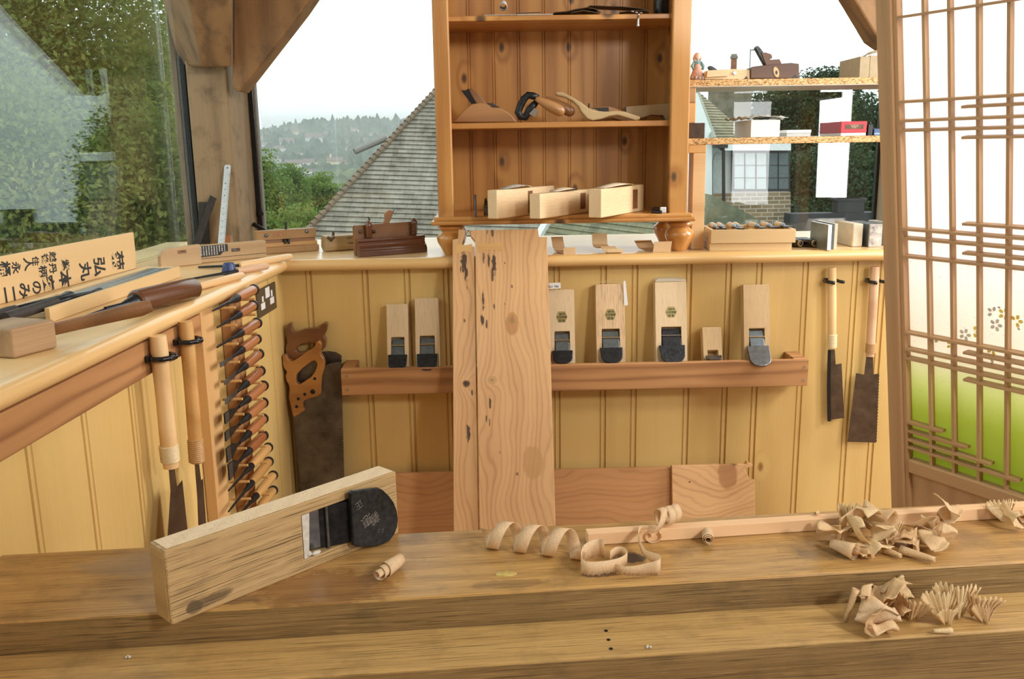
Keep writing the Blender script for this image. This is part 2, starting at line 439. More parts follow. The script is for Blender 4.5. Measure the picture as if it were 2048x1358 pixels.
M_['blackplastic'] = plain('glossy_black_plastic', (.012, .012, .014), .22, 0, .2, 50)
M_['ink'] = plain('black_ink', (.018, .018, .02), .5, 0, .1, 50)
M_['paper'] = plain('white_paper', (.80, .80, .77), .6, 0, .04, 60)
M_['cane'] = plain('wrapped_cane', (.78, .62, .36), .5, 0, .1, 200)
M_['canetan'] = plain('tan_wrapped_cane', (.55, .31, .12), .4, 0, .15, 200)
M_['sticker'] = plain('olive_gold_foil', (.34, .27, .085), .35, .4, .1, 120)
M_['brass'] = plain('brass_rod', (.66, .50, .25), .3, .9, .1, 60)
M_['whitemould'] = plain('whitened_wood', (.68, .64, .56), .7, 0, .15, 150, .2)
M_['blue'] = plain('blue_plastic', (.028, .055, .17), .4, 0, .1, 40)
M_['leadgrey'] = plain('grey_window_frame', (.27, .27, .25), .6, 0, .15, 60)
M_['outlet'] = plain('bronze_socket_plate', (.155, .135, .095), .35, .7, .08, 40)
M_['whiteplastic'] = plain('white_plastic', (.82, .82, .8), .4, 0, .03, 40)
M_['foam'] = plain('white_foam', (.80, .83, .82), .8, 0, .08, 500, .4)
M_['red'] = plain('red_lacquered_card', (.50, .022, .035), .35, 0, .08, 30)
M_['card'] = plain('brown_cardboard', (.42, .34, .21), .8, 0, .06, 60)
M_['greyboard'] = plain('grey_box_card', (.55, .56, .53), .7, 0, .08, 60)
M_['navy'] = plain('navy_blue_card', (.055, .115, .27), .4, 0, .1, 40)
M_['stone_tan'] = plain('tan_whetstone', (.60, .53, .40), .8, 0, .12, 35, .3)
M_['stone_dark'] = plain('slate_whetstone', (.10, .12, .12), .55, 0, .2, 35, .2)
M_['stone_white'] = plain('flaky_stone_end', (.62, .57, .50), .8, 0, .3, 60, .6, c2=(.18, .17, .18))
M_['stone_green'] = plain('grey_green_slab', (.20, .215, .17), .25, 0, .15, 25)
M_['white'] = plain('white_edge', (.82, .84, .82), .4, 0, .04, 40)
M_['cream'] = plain('cream_stone_edge', (.66, .54, .38), .6, 0, .08, 60)
M_['news'] = plain('grey_newsprint', (.50, .48, .42), .8, 0, .25, 90)
M_['leather'] = plain('brown_leather', (.15, .085, .04), .5, 0, .3, 50, .2)
M_['peach'] = plain('peach_cloth', (.70, .42, .32), .8, 0, .2, 120, .3)
M_['teal'] = plain('teal_print_cloth', (.25, .42, .42), .8, 0, .3, 150, .3)
M_['skin'] = plain('doll_cream', (.75, .55, .42), .6, 0, .05, 60)
M_['clay'] = plain('terracotta', (.36, .15, .075), .8, 0, .2, 20, .2)

# particle board
m, nt, bs = newmat('particle_board_edge'); p0, p = coords(nt)
vo = nt.nodes.new('ShaderNodeTexVoronoi'); nt.links.new(vmath(nt, 'MULTIPLY', p, (1, 1, 2.2)), vo.inputs['Vector']); vo.inputs['Scale'].default_value = 230
cs = nt.nodes.new('ShaderNodeSeparateColor'); nt.links.new(vo.outputs['Color'], cs.inputs[0])
nt.links.new(ramp(nt, cs.outputs[0], [(0, (.17, .07, .02)), (.3, (.50, .27, .085)), (.75, (.68, .42, .16)), (1, (.80, .58, .30))]), bs.inputs['Base Color'])
bs.inputs['Roughness'].default_value = .6
bump(nt, bs, cs.outputs[0], .5, .001)
M_['chip'] = m
M_['melamine'] = plain('pale_melamine', (.62, .56, .45), .4, 0, .03, 30)

# thin shavings: a little light comes through
def shaving_mat(name, c):
    m, nt, bs = newmat(name); p0, p = coords(nt, kind='Object')
    n = noise(nt, vmath(nt, 'MULTIPLY', p, (1, .12, 1)), 500, 3)
    col = ramp(nt, n, [(.3, tuple(k * .82 for k in c)), (.7, c)])
    nt.links.new(col, bs.inputs['Base Color']); bs.inputs['Roughness'].default_value = .55
    tr = nt.nodes.new('ShaderNodeBsdfTranslucent'); nt.links.new(col, tr.inputs[0])
    mx = nt.nodes.new('ShaderNodeMixShader'); mx.inputs[0].default_value = .36
    nt.links.new(bs.outputs[0], mx.inputs[1]); nt.links.new(tr.outputs[0], mx.inputs[2])
    out = [k for k in nt.nodes if k.type == 'OUTPUT_MATERIAL'][0]
    nt.links.new(mx.outputs[0], out.inputs[0])
    return m
M_['shave'] = shaving_mat('fresh_shaving', (.95, .73, .46))
M_['shave2'] = shaving_mat('tan_shaving', (.90, .66, .37))
M_['shave3'] = shaving_mat('pale_yellow_shaving', (.93, .73, .42))

# window glass: clear pane with a mirror-like sheen that grows towards grazing angles
def glass_mat(name, ior, tint=(.97, 1, .99)):
    m = bpy.data.materials.new(name); m.use_nodes = True; nt = m.node_tree; nt.nodes.clear()
    out = nt.nodes.new('ShaderNodeOutputMaterial')
    tb = nt.nodes.new('ShaderNodeBsdfTransparent'); tb.inputs[0].default_value = tint + (1,)
    gl = nt.nodes.new('ShaderNodeBsdfGlossy'); gl.inputs['Roughness'].default_value = .0
    ge = nt.nodes.new('ShaderNodeNewGeometry')
    c = math_(nt, 'ABSOLUTE', vmath(nt, 'DOT_PRODUCT', ge.outputs['Normal'], ge.outputs['Incoming']))
    f0 = ((ior - 1) / (ior + 1)) ** 2
    fr = math_(nt, 'MULTIPLY_ADD', math_(nt, 'POWER', math_(nt, 'SUBTRACT', 1.0, c), 5.0), 1 - f0, f0)
    mx = nt.nodes.new('ShaderNodeMixShader')
    nt.links.new(fr, mx.inputs[0]); nt.links.new(tb.outputs[0], mx.inputs[1]); nt.links.new(gl.outputs[0], mx.inputs[2])
    nt.links.new(mx.outputs[0], out.inputs[0])
    return m
M_['glass'] = glass_mat('window_glass', 1.68)

# shoji paper: white dyed green towards the bottom, blossoms are separate flat prints
m, nt, bs = newmat('dyed_shoji_paper'); p0, p = coords(nt, False)
sx = nt.nodes.new('ShaderNodeSeparateXYZ'); nt.links.new(p0, sx.inputs[0])
h = math_(nt, 'ADD', sx.outputs[2], math_(nt, 'MULTIPLY', math_(nt, 'SUBTRACT', noise(nt, p0, 5, 2), .5), .05))
col = ramp(nt, h, [(.0, (.36, .43, .085)), (.11, (.48, .545, .14)), (.17, (.66, .70, .36)), (.245, (.84, .80, .70)), (.40, (.90, .85, .82)), (.7, (.94, .93, .93))])
sp = noise(nt, p0, 260, 2)
col = mix(nt, ramp(nt, sp, [(.70, 0.0), (.74, .6)]), col, (.45, .36, .12))
nt.links.new(col, bs.inputs['Base Color']); bs.inputs['Roughness'].default_value = .9
tr = nt.nodes.new('ShaderNodeBsdfTranslucent'); nt.links.new(col, tr.inputs[0])
mx = nt.nodes.new('ShaderNodeMixShader'); mx.inputs[0].default_value = .6
nt.links.new(bs.outputs[0], mx.inputs[1]); nt.links.new(tr.outputs[0], mx.inputs[2])
nt.links.new(mx.outputs[0], [k for k in nt.nodes if k.type == 'OUTPUT_MATERIAL'][0].inputs[0])
M_['washi'] = m
def print_mat(name, c):
    m, nt, bs = newmat(name)
    n = noise(nt, coords(nt)[1], 80, 2)
    col = ramp(nt, n, [(.2, tuple(k * .85 for k in c)), (.8, c)])
    nt.links.new(col, bs.inputs['Base Color'])
    tr = nt.nodes.new('ShaderNodeBsdfTranslucent'); nt.links.new(col, tr.inputs[0])
    mx = nt.nodes.new('ShaderNodeMixShader'); mx.inputs[0].default_value = .6
    nt.links.new(bs.outputs[0], mx.inputs[1]); nt.links.new(tr.outputs[0], mx.inputs[2])
    nt.links.new(mx.outputs[0], [k for k in nt.nodes if k.type == 'OUTPUT_MATERIAL'][0].inputs[0])
    return m
M_['blossom_yellow'] = print_mat('yellow_blossom_print', (.93, .82, .34))
M_['blossom_grey'] = print_mat('grey_blossom_print', (.80, .77, .72))

# the wide figured board: grain lines that flow round its knots
def figured(name, knots, marks, dark, light, k=420, turn=False):
    m, nt, bs = newmat(name); p0, p = coords(nt, False)
    if turn:
        s0 = nt.nodes.new('ShaderNodeSeparateXYZ'); nt.links.new(p0, s0.inputs[0]); c0 = nt.nodes.new('ShaderNodeCombineXYZ')
        nt.links.new(s0.outputs[2], c0.inputs[0]); nt.links.new(s0.outputs[1], c0.inputs[1]); nt.links.new(s0.outputs[0], c0.inputs[2]); p0 = c0.outputs[0]
    sx = nt.nodes.new('ShaderNodeSeparateXYZ'); nt.links.new(p0, sx.inputs[0])
    x, z = sx.outputs[0], sx.outputs[2]
    pz = vmath(nt, 'MULTIPLY', p0, (1, 1, .45))
    f = math_(nt, 'ADD', math_(nt, 'MULTIPLY', x, k), math_(nt, 'MULTIPLY', noise(nt, pz, 7, 3, .45), 46))
    col_k = None
    masks = []
    for (kx, kz, rx, rz, amp, spread, c) in knots:
        q = vmath(nt, 'DIVIDE', vmath(nt, 'SUBTRACT', p0, (kx, 0, kz)), (rx, 1, rz))
        q = vmath(nt, 'MULTIPLY', q, (1, 0, 1))
        r = vmath(nt, 'LENGTH', q)
        f = math_(nt, 'ADD', f, math_(nt, 'MULTIPLY', math_(nt, 'EXPONENT', math_(nt, 'MULTIPLY', math_(nt, 'MULTIPLY', r, r), -1.0 / spread)), amp))
        masks.append((r, c))
    w = math_(nt, 'POWER', math_(nt, 'MULTIPLY_ADD', math_(nt, 'SINE', f), .5, .5), 3.0)
    w2 = math_(nt, 'MULTIPLY_ADD', math_(nt, 'SINE', math_(nt, 'MULTIPLY', f, .23)), .5, .5)
    fine = noise(nt, vmath(nt, 'MULTIPLY', p0, (1, 1, .05)), 300, 3)
    fac = math_(nt, 'ADD', math_(nt, 'ADD', math_(nt, 'MULTIPLY', w, .30), math_(nt, 'MULTIPLY', w2, .22)), math_(nt, 'MULTIPLY', math_(nt, 'ADD', fine, noise(nt, pz, 11, 3)), .28))
    col = ramp(nt, fac, [(0.05, light), (.55, tuple(.3 * a + .7 * b for a, b in zip(dark, light))), (1.0, tuple(.8 * a + .2 * b for a, b in zip(dark, light)))])
    jn = math_(nt, 'MULTIPLY', math_(nt, 'SUBTRACT', noise(nt, p0, 40, 3), .5), .5)
    for r, c in masks:
        if c: col = mix(nt, ramp(nt, math_(nt, 'ADD', r, jn), [(.8, .75), (1.05, 0.0)]), col, c)
    for (kx, kz, rx, rz, c, s) in marks:
        q = vmath(nt, 'MULTIPLY', vmath(nt, 'DIVIDE', vmath(nt, 'SUBTRACT', p0, (kx, 0, kz)), (rx, 1, rz)), (1, 0, 1))
        r = math_(nt, 'ADD', vmath(nt, 'LENGTH', q), math_(nt, 'MULTIPLY', math_(nt, 'SUBTRACT', noise(nt, vmath(nt, 'MULTIPLY', p0, (1, 1, .35)), 190, 3), .5), 2.2))
        col = mix(nt, math_(nt, 'MULTIPLY', ramp(nt, r, [(.7, 1.0), (1.0, 0.0)]), s), col, c)
    nt.links.new(col, bs.inputs['Base Color']); bs.inputs['Roughness'].default_value = .48
    bs.inputs['Coat Weight'].default_value = .08
    bump(nt, bs, fac, .05, .001)
    return m
DK, LT = (.36, .15, .048), (.72, .435, .20)
BK = (.05, .025, .012)
# ------------------------------------------------------------------ the room
ZT = 0.962            # counter top
YW = 2.50             # panelled wall below the back counter
LU = Vector((-.0465, -1, 0)).normalized()
LN = Vector((1, -.0465, 0)).normalized()
LP = Vector((-.594, YW, 0))
ML = frame(LP, LU, (0, 0, 1))      # left wall: X towards the camera, Y into the room, Z up
def lw(px, py, off=.03):           # pixel -> point on a plane parallel to the left wall (local s, off, z)
    p = atp(px, py, LP + LN * off, LN)
    return ML.inverted() @ p

def tg_profile(seams, x0, x1, back):
    s = 1 if back > 0 else -1
    pts = [(x0, 0)]
    for x in seams:
        pts += [(x - .010, 0), (x - .0085, .004 * s), (x - .006, .004 * s), (x - .005, 0), (x + .003, 0), (x + .004, .006 * s), (x + .0085, .006 * s), (x + .0095, 0)]
    return pts + [(x1, 0), (x1, back), (x0, back)]
seams = sorted(at(px, 560, Y=YW).x for px in (617, 730, 814, 893, 960, 1040, 1113, 1207, 1270, 1378, 1457, 1518, 1610, 1709, 1765))
mb = MB(); mb.prism(tg_profile(seams + [1.19, 1.3, 1.42, 1.52, 1.64], -.62, 3.05, .03), 0.0, ZT - .028)
wb_ = struct(mb.build('wall_back', M_['panel'])); wb_.matrix_world = T(0, YW, 0)
ls = sorted([lw(px, py, 0).x for px, py in ((70, 1000), (175, 900), (268, 850), (330, 820), (400, 800), (470, 800), (553, 800))])
mb = MB(); mb.prism(tg_profile([k for k in ls if k < 1.75] + [1.9, 2.05, 2.2, 2.36, 2.5, 2.65, 2.8, 2.95], -.03, 3.5, -.03), 0.0, ZT - .028)
wl_ = struct(mb.build('wall_left', M_['panel'])); wl_.matrix_world = ML
mb = MB(); mb.bx((-1.15, -1.6, -.03), (3.1, 3.05, 0)); struct(mb.build('floor', wood('floor_boards', (.20, .10, .04), (.36, .2, .09), 1, 1, 40, 1, .3)))
mb = MB(); mb.bx((-1.1, -1.65, 2.7), (3.1, 3.05, 2.74)); struct(mb.build('ceiling', plain('ceiling_boards', (.42, .32, .21), .7)))
# right and rear walls have window openings
def wall_with_hole(name, axis, c, a0, a1, z0, z1, h0, h1, k0, k1, th, mat):
    mb = MB()
    for (p, q, r, s) in ((a0, h0, z0, z1), (h1, a1, z0, z1), (h0, h1, z0, k0), (h0, h1, k1, z1)):
        if axis == 'X': mb.bx((c, p, r), (c + th, q, s))
        else: mb.bx((p, c, r), (q, c + th, s))
    return struct(mb.build(name, mat))
plaster = plain('warm_plaster', (.45, .36, .26), .8)
wall_with_hole('wall_right', 'X', 3.05, -1.6, 3.05, 0, 2.7, 1.25, 2.6, .95, 2.2, .05, plaster)
wall_with_hole('wall_rear', 'Y', -1.65, -1.10, 3.1, 0, 2.7, .2, .21, 1.1, 1.11, .05, plaster)
mb = MB(); mb.bx((-1.10, -1.6, 0), (-1.0, -.55, 2.7)); struct(mb.build('wall_left_rear', plaster))

# countertop: two runs meeting in a mitred corner, each with a rounded nosing
ct = thing('worktop', 'pale varnished L-shaped worktop with rounded honey nosing below the windows', 'worktop', T(0, 0, 0))
nx = lambda y: -.564 - .0465 * (2.44 - y)       # front line of the left run
def nose(path, z0, z1, r):
    """rounded front moulding swept along two points (front line)"""
    h = (z1 - z0) / 2; zc = (z0 + z1) / 2
    prof = [(.03, -h)] + [(r - r * math.cos(t) if False else r * (1 - math.sin(t)), -h * math.cos(t)) for t in [PI * k / 10 for k in range(11)]] + [(.03, h)]
    return prof
mb = MB()
xe = 2.3
mb.prism([(nx(2.465), 2.465), (xe, 2.465), (xe, 3.02), (-.70, 3.02), (-1.08, 3.02)], ZT - .026, ZT)
mb.build('counter_top', M_['counter'], ct)
mb = MB(); mb.prism([(nx(2.465) - .001, 2.465), (-1.082, 3.02), (-1.09, 3.02), (-1.09, -.5), (nx(-.5) - .025, -.5), (nx(2.44) - .025, 2.44)], ZT - .0262, ZT - .0002)
mb.build('counter_top', M_['counter_y'], ct)
prof = nose(None, ZT - .032, ZT + .0006, .016)
mb = MB()
rows = []
for a, (fx, fy) in enumerate(((nx(2.44), 2.44), (xe, 2.44))):
    rows.append([Vector((fx - (d if a == 0 else 0), fy + d, ZT - .0155 + z)) for d, z in prof])
mb.strip(rows); mb.face([v for v in mb.bm.verts[:][:0]]) if False else None
mb.build('nosing', M_['nosing'], ct, smooth=True)
mb = MB(); rows = []
for a, y in enumerate((2.44, -.5)):
    rows.append([Vector((nx(y) - d, y + (d if a == 0 else 0), ZT - .0155 + z)) for d, z in prof])
mb.strip(rows); mb.build('nosing', M_['nosing_y'], ct, smooth=True)

# brown rail under the left nosing
sA, sB = lw(413, 640, .02).x, 3.0
mb = MB(); mb.bx((sA, .0005, ZT - .095), (sB, .022, ZT - .034))
rl = mb.build('wall_rail', M_['rail'], None, bevel=.002); tag(rl, 'reddish pine batten fixed along the left panelling under the worktop nosing', 'rail', M=ML)

# ------------------------------------------------------------------ windows
GX = -.985
mb = MB(); mb.bx((-.74, 2.985, ZT), (1.30, 2.991, 2.7)); w1 = struct(mb.build('window_1', M_['glass']))
mb = MB(); mb.bx((-.275, -.3713, ZT), (3.0, -.3653, 2.7)); mb.bx((-.275, -.393, ZT), (3.0, -.387, 2.7)); w2 = struct(mb.build('window_2', M_['glass'])); w2.matrix_world = ML
# frames
def vbox(name, px0, px1, py, Y0, Y1, z0, z1, mat, kind=True, bevel=.002):
    a, b = at(px0, py, Y=Y0).x, at(px1, py, Y=Y0).x
    mb = MB(); mb.bx((a, Y0, z0), (b, Y1, z1))
    o = mb.build(name, mat, None, bevel=bevel)
    return struct(o) if kind else o
px_post = (387, 467)
xa, xb = at(387, 330, Y=2.74).x, at(467, 330, Y=2.74).x
mb = MB(); mb.bx((xa, 2.74, ZT), (xb, 2.965, 2.7))
post = struct(mb.build('trim_1', M_['barrel'], None, bevel=.006)); post['label'] = 'rough grey-brown oak corner post between the two windows'
vbox('trim_2', 498, 514, 300, 2.962, 2.984, ZT, 2.7, M_['blackplastic'])
vbox('trim_3', 514, 519, 300, 2.960, 2.984, ZT, 2.7, M_['leadgrey'])
vbox('trim_4', 360, 372, 330, 2.78, 2.83, ZT, 2.7, M_['weathered'])
vbox('trim_5', 372, 378, 330, 2.77, 2.83, ZT, 2.7, plain('grey_gasket', (.16, .17, .17), .5, 0, .4, 300))
vbox('trim_6', 378, 386.6, 330, 2.76, 2.83, ZT, 2.7, M_['black'])
# ribbed gasket teeth
# right-hand corner post and its frame
mb = MB(); mb.bx((1.26, 2.74, ZT), (1.40, 2.98, 2.7)); struct(mb.build('trim_7', plain('grey_painted_post', (.36, .33, .27), .7, 0, .08, 30), None, bevel=.004))
vbox('trim_8', 1752, 1762, 350, 2.965, 2.984, ZT, 2.7, M_['black'])
# window stay and knob on the glass
k = at(523, 426, Y=2.96); mb = MB(); mb.lathe([(.0, 0), (.008, 0), (.010, .006), (.010, .014), (.006, .018), (.0, .018)], 14, T(*k) @ RX(90))
tag(mb.build('window_knob', M_['black'], None, smooth=True), 'small round black stopper on the back window glass beside the oak post', 'stopper')
mb = MB(); mb.tube([at(508, 449, Y=2.90), at(533, 463, Y=2.86)], [.0075, .0065], 10)
tag(mb.build('window_stay', M_['black'], None, smooth=True), 'short black rod slanting down at the foot of the oak post', 'rod')

# braces
def hex_px(name, label, P, mat, bevel=.006):
    mb = MB(); mb.hexa([at(x, y, Y=d) for x, y, d in P])
    o = mb.build(name, mat, None, bevel=bevel); return struct(tag(o, label, 'brace'))
hex_px('trim_9', 'dark-sided oak knee brace rising from the corner post towards the left window',
       [(403, 134, 2.66), (463, 134, 2.66), (463, 128, 2.74), (357, 131, 2.80), (269, -560, 2.19), (463, -560, 2.19), (463, -560, 2.62), (196, -560, 2.55)], M_['brace'])
mb = MB()
pl = [at(x, y, Y=2.69) for x, y in ((464, -600), (464, 174), (478, 186), (605, 22), (668, -70), (1031, -600))]
mb.prism([(p.x, p.z) for p in pl], 2.69, 2.79, 'XZ')
struct(tag(mb.build('trim_10', M_['brace'], None, bevel=.008), 'big slanting oak brace rising right from the corner post across the back window', 'brace'))
mb = MB()
pl = [at(x, y, Y=2.60) for x, y in ((1360, -580), (1690, -30), (1755, 78), (1800, 110), (1830, 60), (1830, -580))]
mb.prism([(p.x, p.z) for p in pl], 2.60, 2.70, 'XZ')
struct(tag(mb.build('trim_11', M_['brace'], None, bevel=.006), 'oak brace at the top right corner of the back window', 'brace'))

# ------------------------------------------------------------------ pine cabinet
YC = 2.47; YB = 2.74
cab = thing('cabinet', 'orange knotty pine dresser hutch with open shelves standing on the worktop', 'cabinet', T(.19, YC, ZT))
Ci = T(-.19, -YC, -ZT)
XL, XR = -.152, .528
xl_in, xr_in = at(903, 250, Y=YC).x, at(1341, 250, Y=YC).x
ZF = 1.066; ZTOP = 2.02
def cpart(name, a, b, mat, bevel=.002):
    mb = MB(); mb.bx(a, b, Ci); return mb.build(name, mat, cab, bevel=bevel)
cpart('stile', (XL, YC, ZF), (xl_in, YC + .022, ZTOP), M_['pine'], .004)
cpart('stile', (xr_in, YC, ZF), (XR, YC + .022, ZTOP), M_['pine'], .004)
cpart('side_panel', (XL + .003, YC + .0222, ZF), (XL + .022, YB, ZTOP), M_['pine'])
cpart('side_panel', (XR - .022, YC + .0222, ZF), (XR - .003, YB, ZTOP), M_['pine'])
mb = MB()
bsx = [at(px, 150, Y=YB - .012).x for px in (937, 986, 1036, 1086, 1137, 1189, 1240, 1290)]
P = [(XL + .022, 0)]
for x in bsx: P += [(x - .004, 0), (x - .003, .003), (x - .0012, .003), (x, 0), (x + .004, 0), (x + .005, .003), (x + .006, .003), (x + .007, 0)]
P += [(XR - .022, 0), (XR - .022, .012), (XL + .022, .012)]
mb.prism(P, ZF - .01, ZTOP, 'XY', Ci @ T(0, YB - .012, 0)); mb.build('back_panel', M_['pine'], cab)
z1a, z1b = at(1100, 38.5, Y=YC + .006).z, at(1100, 28, Y=YC + .006).z
z2a, z2b = at(1100, 255, Y=YC + .006).z, at(1100, 243.5, Y=YC + .006).z
cpart('shelf', (XL + .0222, YC + .0225, z1a), (XR - .0222, YB - .0125, z1b), M_['pine_x'])
cpart('shelf', (XL + .0222, YC + .0225, z2a), (XR - .0222, YB - .0125, z2b), M_['pine_x'])
zs1, zs2 = z1b, z2b
cpart('floor_board', (XL, YC, ZF - .016), (XR, YB, ZF), M_['pine_x'])
mb = MB()
for dy, dz0, dz1 in ((.012, ZF - .008, ZF + .004), (.020, ZF - .018, ZF - .007)):
    mb.bx((XL - dy, YC - dy, dz0), (XR + dy, YB, dz1), Ci)
mb.build('base_moulding', M_['pine_x'], cab, bevel=.004, seg=3)
cpart('top_board', (XL - .02, YC - .02, ZTOP), (XR + .02, YB, ZTOP + .02), M_['pine_x'])
mb = MB(); mb.bx((XL, YC + .0, ZTOP - .09), (XR, YC + .02, ZTOP), Ci @ T(0, .003, 0)); mb.build('top_rail', M_['pine_x'], cab)
foot_prof = [(.020, 0), (.023, .004), (.029, .018), (.038, .034), (.041, .045), (.038, .056), (.028, .064), (.026, .068), (.034, .071), (.038, .076), (.036, .081), (.030, .084), (.030, .0865)]
for fx, fy in ((at(903, 480, Y=2.51).x, 2.512), (at(1359, 480, Y=2.51).x, 2.512), (at(903, 480, Y=2.51).x, 2.70), (at(1359, 480, Y=2.51).x, 2.70)):
    mb = MB(); mb.lathe(foot_prof, 28, Ci @ T(fx, fy, ZT + .0005) @ SC(1, 1, (ZF - .018 - ZT - .001) / .0865))
    mb.build('bun_foot', M_['pinebead'], cab, smooth=True)

# ------------------------------------------------------------------ particle board shelves on the right
YS0, YS1 = 2.53, 2.76
su = thing('shelf_unit', 'raw particle board shelves on stacked wooden blocks right of the pine cabinet', 'shelf', T(.8, YS0, ZT))
Si = T(-.8, -YS0, -ZT)
def spart(name, a, b, mat, bevel=.001):
    mb = MB(); mb.bx(a, b, Si); return mb.build(name, mat, su, bevel=bevel)
ua, ub = at(1500, 171, Y=YS0).z, at(1500, 158, Y=YS0).z
la, lb = at(1500, 288, Y=YS0).z, at(1500, 275, Y=YS0).z
x0 = at(1379, 165, Y=YS0).x; x1 = 1.22
sh = spart('upper_shelf', (x0, YS0, ua), (x1, YS1, ub), M_['chip'])
spart('underside_facing', (x0, YS0 + .001, ua - .002), (x1, YS1, ua), M_['melamine'], 0)
spart('lower_shelf', (x0, YS0, la), (x1, YS1, lb), M_['chip'])
cA = at(1392, 220, Y=YS0).x
zz = [at(1388, y, Y=YS0).z for y in (176, 206, 246, 273)]
spart('block', (x0, YS0 + .003, zz[1]), (cA, YS0 + .09, ua - .0021), M_['midbeech'], .003)
spart('block', (x0, YS0 + .002, zz[2]), (cA, YS0 + .09, zz[1]), M_['key'], .002)
spart('block', (x0, YS0 + .001, lb), (at(1410, 260, Y=YS0).x, YS0 + .12, zz[2]), plain('dark_stained_block', (.09, .05, .028), .7, 0, .3, 40), .002)
xq0, xq1 = at(1385, 400, Y=YS0).x, at(1410, 400, Y=YS0).x
spart('leg', (xq0, YS0 + .002, ZT + .0005), (xq1, YS0 + .06, at(1400, 306, Y=YS0).z), M_['palehandle'], .001)
spart('leg_cap', (x0 + .002, YS0 + .001, at(1400, 306, Y=YS0).z), (xq1, YS0 + .09, la), M_['key'], .002)
spart('leg', (1.14, YS0 + .01, ZT + .0005), (1.18, YS0 + .06, la), M_['palehandle'], .001)
spart('block', (1.14, YS0 + .01, lb), (1.18, YS0 + .08, ua - .0021), M_['key'], .001)

# ------------------------------------------------------------------ plane rack on the wall
rk = thing('tool_rack', 'long reddish pine trough rack screwed to the panelling under the worktop', 'rack', T(.2, 2.44, .6))
Ri = T(-.2, -2.44, -.6)
YR = 2.392
zr0, zr1 = .594, .668
mb = MB(); mb.bx((-.427, YR, zr0), (.858, YR + .019, zr1), Ri); mb.build('front_board', M_['rail'], rk, bevel=.002)
mb = MB(); mb.bx((-.427, YR + .0192, zr0 + .0), (.858, YW - .001, zr0 + .012), Ri); mb.build('bottom_board', M_['rail'], rk)
for xx in (-.427, .823):
    mb = MB(); mb.bx((xx, YR + .0192, zr0 + .0122), (xx + .035, YW - .001, zr1), Ri); mb.build('end_block', M_['rail'], rk, bevel=.001)
for xx in (-.412, .845):
    for zz_ in (zr0 + .016, zr1 - .02):
        mb = MB(); M = Ri @ T(xx, YR, zz_) @ RX(90)
        mb.lathe([(.0, 0), (.0042, .0), (.0042, .001), (.0, .0012)], 12, M); mb.build('screw', M_['steel'], rk)
# ------------------------------------------------------------------ bench
BA, BB = at(0, 1092, Z=.74), at(2048, 985, Z=.74)
u = Vector((BB.x - BA.x, BB.y - BA.y, 0)).normalized()
FL = at(343, 1224, Z=.74)
MBn = frame(FL, u, (0, 0, 1)); MBn.translation = (FL.x, FL.y, .70)
# local: x along bench, y to the back, z up; top surface z=.04 ; move origin to middle of the picture
mid = (MBn.inverted() @ at(1024, 1180, Z=.74)).x
MBn = MBn @ T(mid, 0, 0)
MBi = MBn.inverted()
bw = (MBi @ at(1000, 1056, Z=.74)).y
by0 = (MBi @ at(1150, 1172, Z=.74)).y
XL0 = (MBi @ Vector((-.655, 1.134, .74))).x
bn = thing('workbench', 'heavy worn oak workbench with a lower front step across the foreground', 'workbench', MBn)
mb = MB(); mb.bx((XL0, 0, -.10), (1.5, bw, .04)); mb.build('top_plank', M_['bench'], bn, bevel=.0025)
M_step = MBi @ at(1606, 1287, Z=.70)
stw = -M_step.y
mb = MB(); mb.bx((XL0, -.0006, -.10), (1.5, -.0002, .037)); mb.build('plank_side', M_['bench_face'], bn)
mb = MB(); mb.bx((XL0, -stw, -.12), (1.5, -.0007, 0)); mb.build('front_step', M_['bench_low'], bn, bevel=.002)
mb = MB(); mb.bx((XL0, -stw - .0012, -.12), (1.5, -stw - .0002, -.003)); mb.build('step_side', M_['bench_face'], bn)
for x in (-.85, 1.25):
    mb = MB(); mb.bx((x, -.02, -.70), (x + .1, bw - .03, -.1201)); mb.build('leg', M_['bench_low'], bn, bevel=.004)
# plug, screw heads, glue drip
p = MBi @ at(1166, 1097, Z=.74)
mb = MB(); mb.lathe([(0, 0), (.0165, 0), (.0165, .0012), (0, .0012)], 24, T(p.x, p.y, .0401))
m, nt, bs = newmat('knotty_end_grain_plug'); p0_, p_ = coords(nt)
wv = nt.nodes.new('ShaderNodeTexWave'); wv.wave_type = 'RINGS'; wv.rings_direction = 'Z'; nt.links.new(vmath(nt, 'ADD', p0_, (-p.x + .008, -p.y - .006, 0)), wv.inputs[0]); wv.inputs['Scale'].default_value = 130; wv.inputs['Distortion'].default_value = 1.5
nt.links.new(ramp(nt, wv.outputs['Fac'], [(.2, (.16, .10, .04)), (.8, (.55, .40, .2))]), bs.inputs['Base Color'])
mb.build('end_grain_plug', m, bn)
for px, py in ((1212, 1262), (1217, 1280), (1222, 1298)):
    p = MBi @ at(px, py, Z=.70)
    mb = MB(); mb.lathe([(0, 0), (.0022, 0), (.0022, .0006), (0, .0006)], 10, T(p.x, p.y, .0001)); mb.build('screw', M_['iron'], bn)
p = MBi @ at(1012, 1148, Z=.74)
mb = MB(); mb.ball((p.x, p.y, .0402), (.014, .0075, .002)); mb.build('glue_drip', plain('yellow_glue', (.62, .46, .14), .3, 0, .2, 200, .4), bn, smooth='all')

# pale square strip lying along the bench
a, b = at(1176, 1092, Z=.74), at(2048, 1035, Z=.74)
d = Vector((b.x - a.x, b.y - a.y, 0)); 
M = frame(Vector((a.x, a.y, .7405)), d, (0, 0, 1))
mb = MB(); mb.bx((0, 0, 0), (d.length + .25, .0165, .0165)); o = mb.build('wood_strip', M_['strip'], None, bevel=.0006)
tag(o, 'freshly planed pale square strip lying along the back of the workbench', 'strip', M=M)

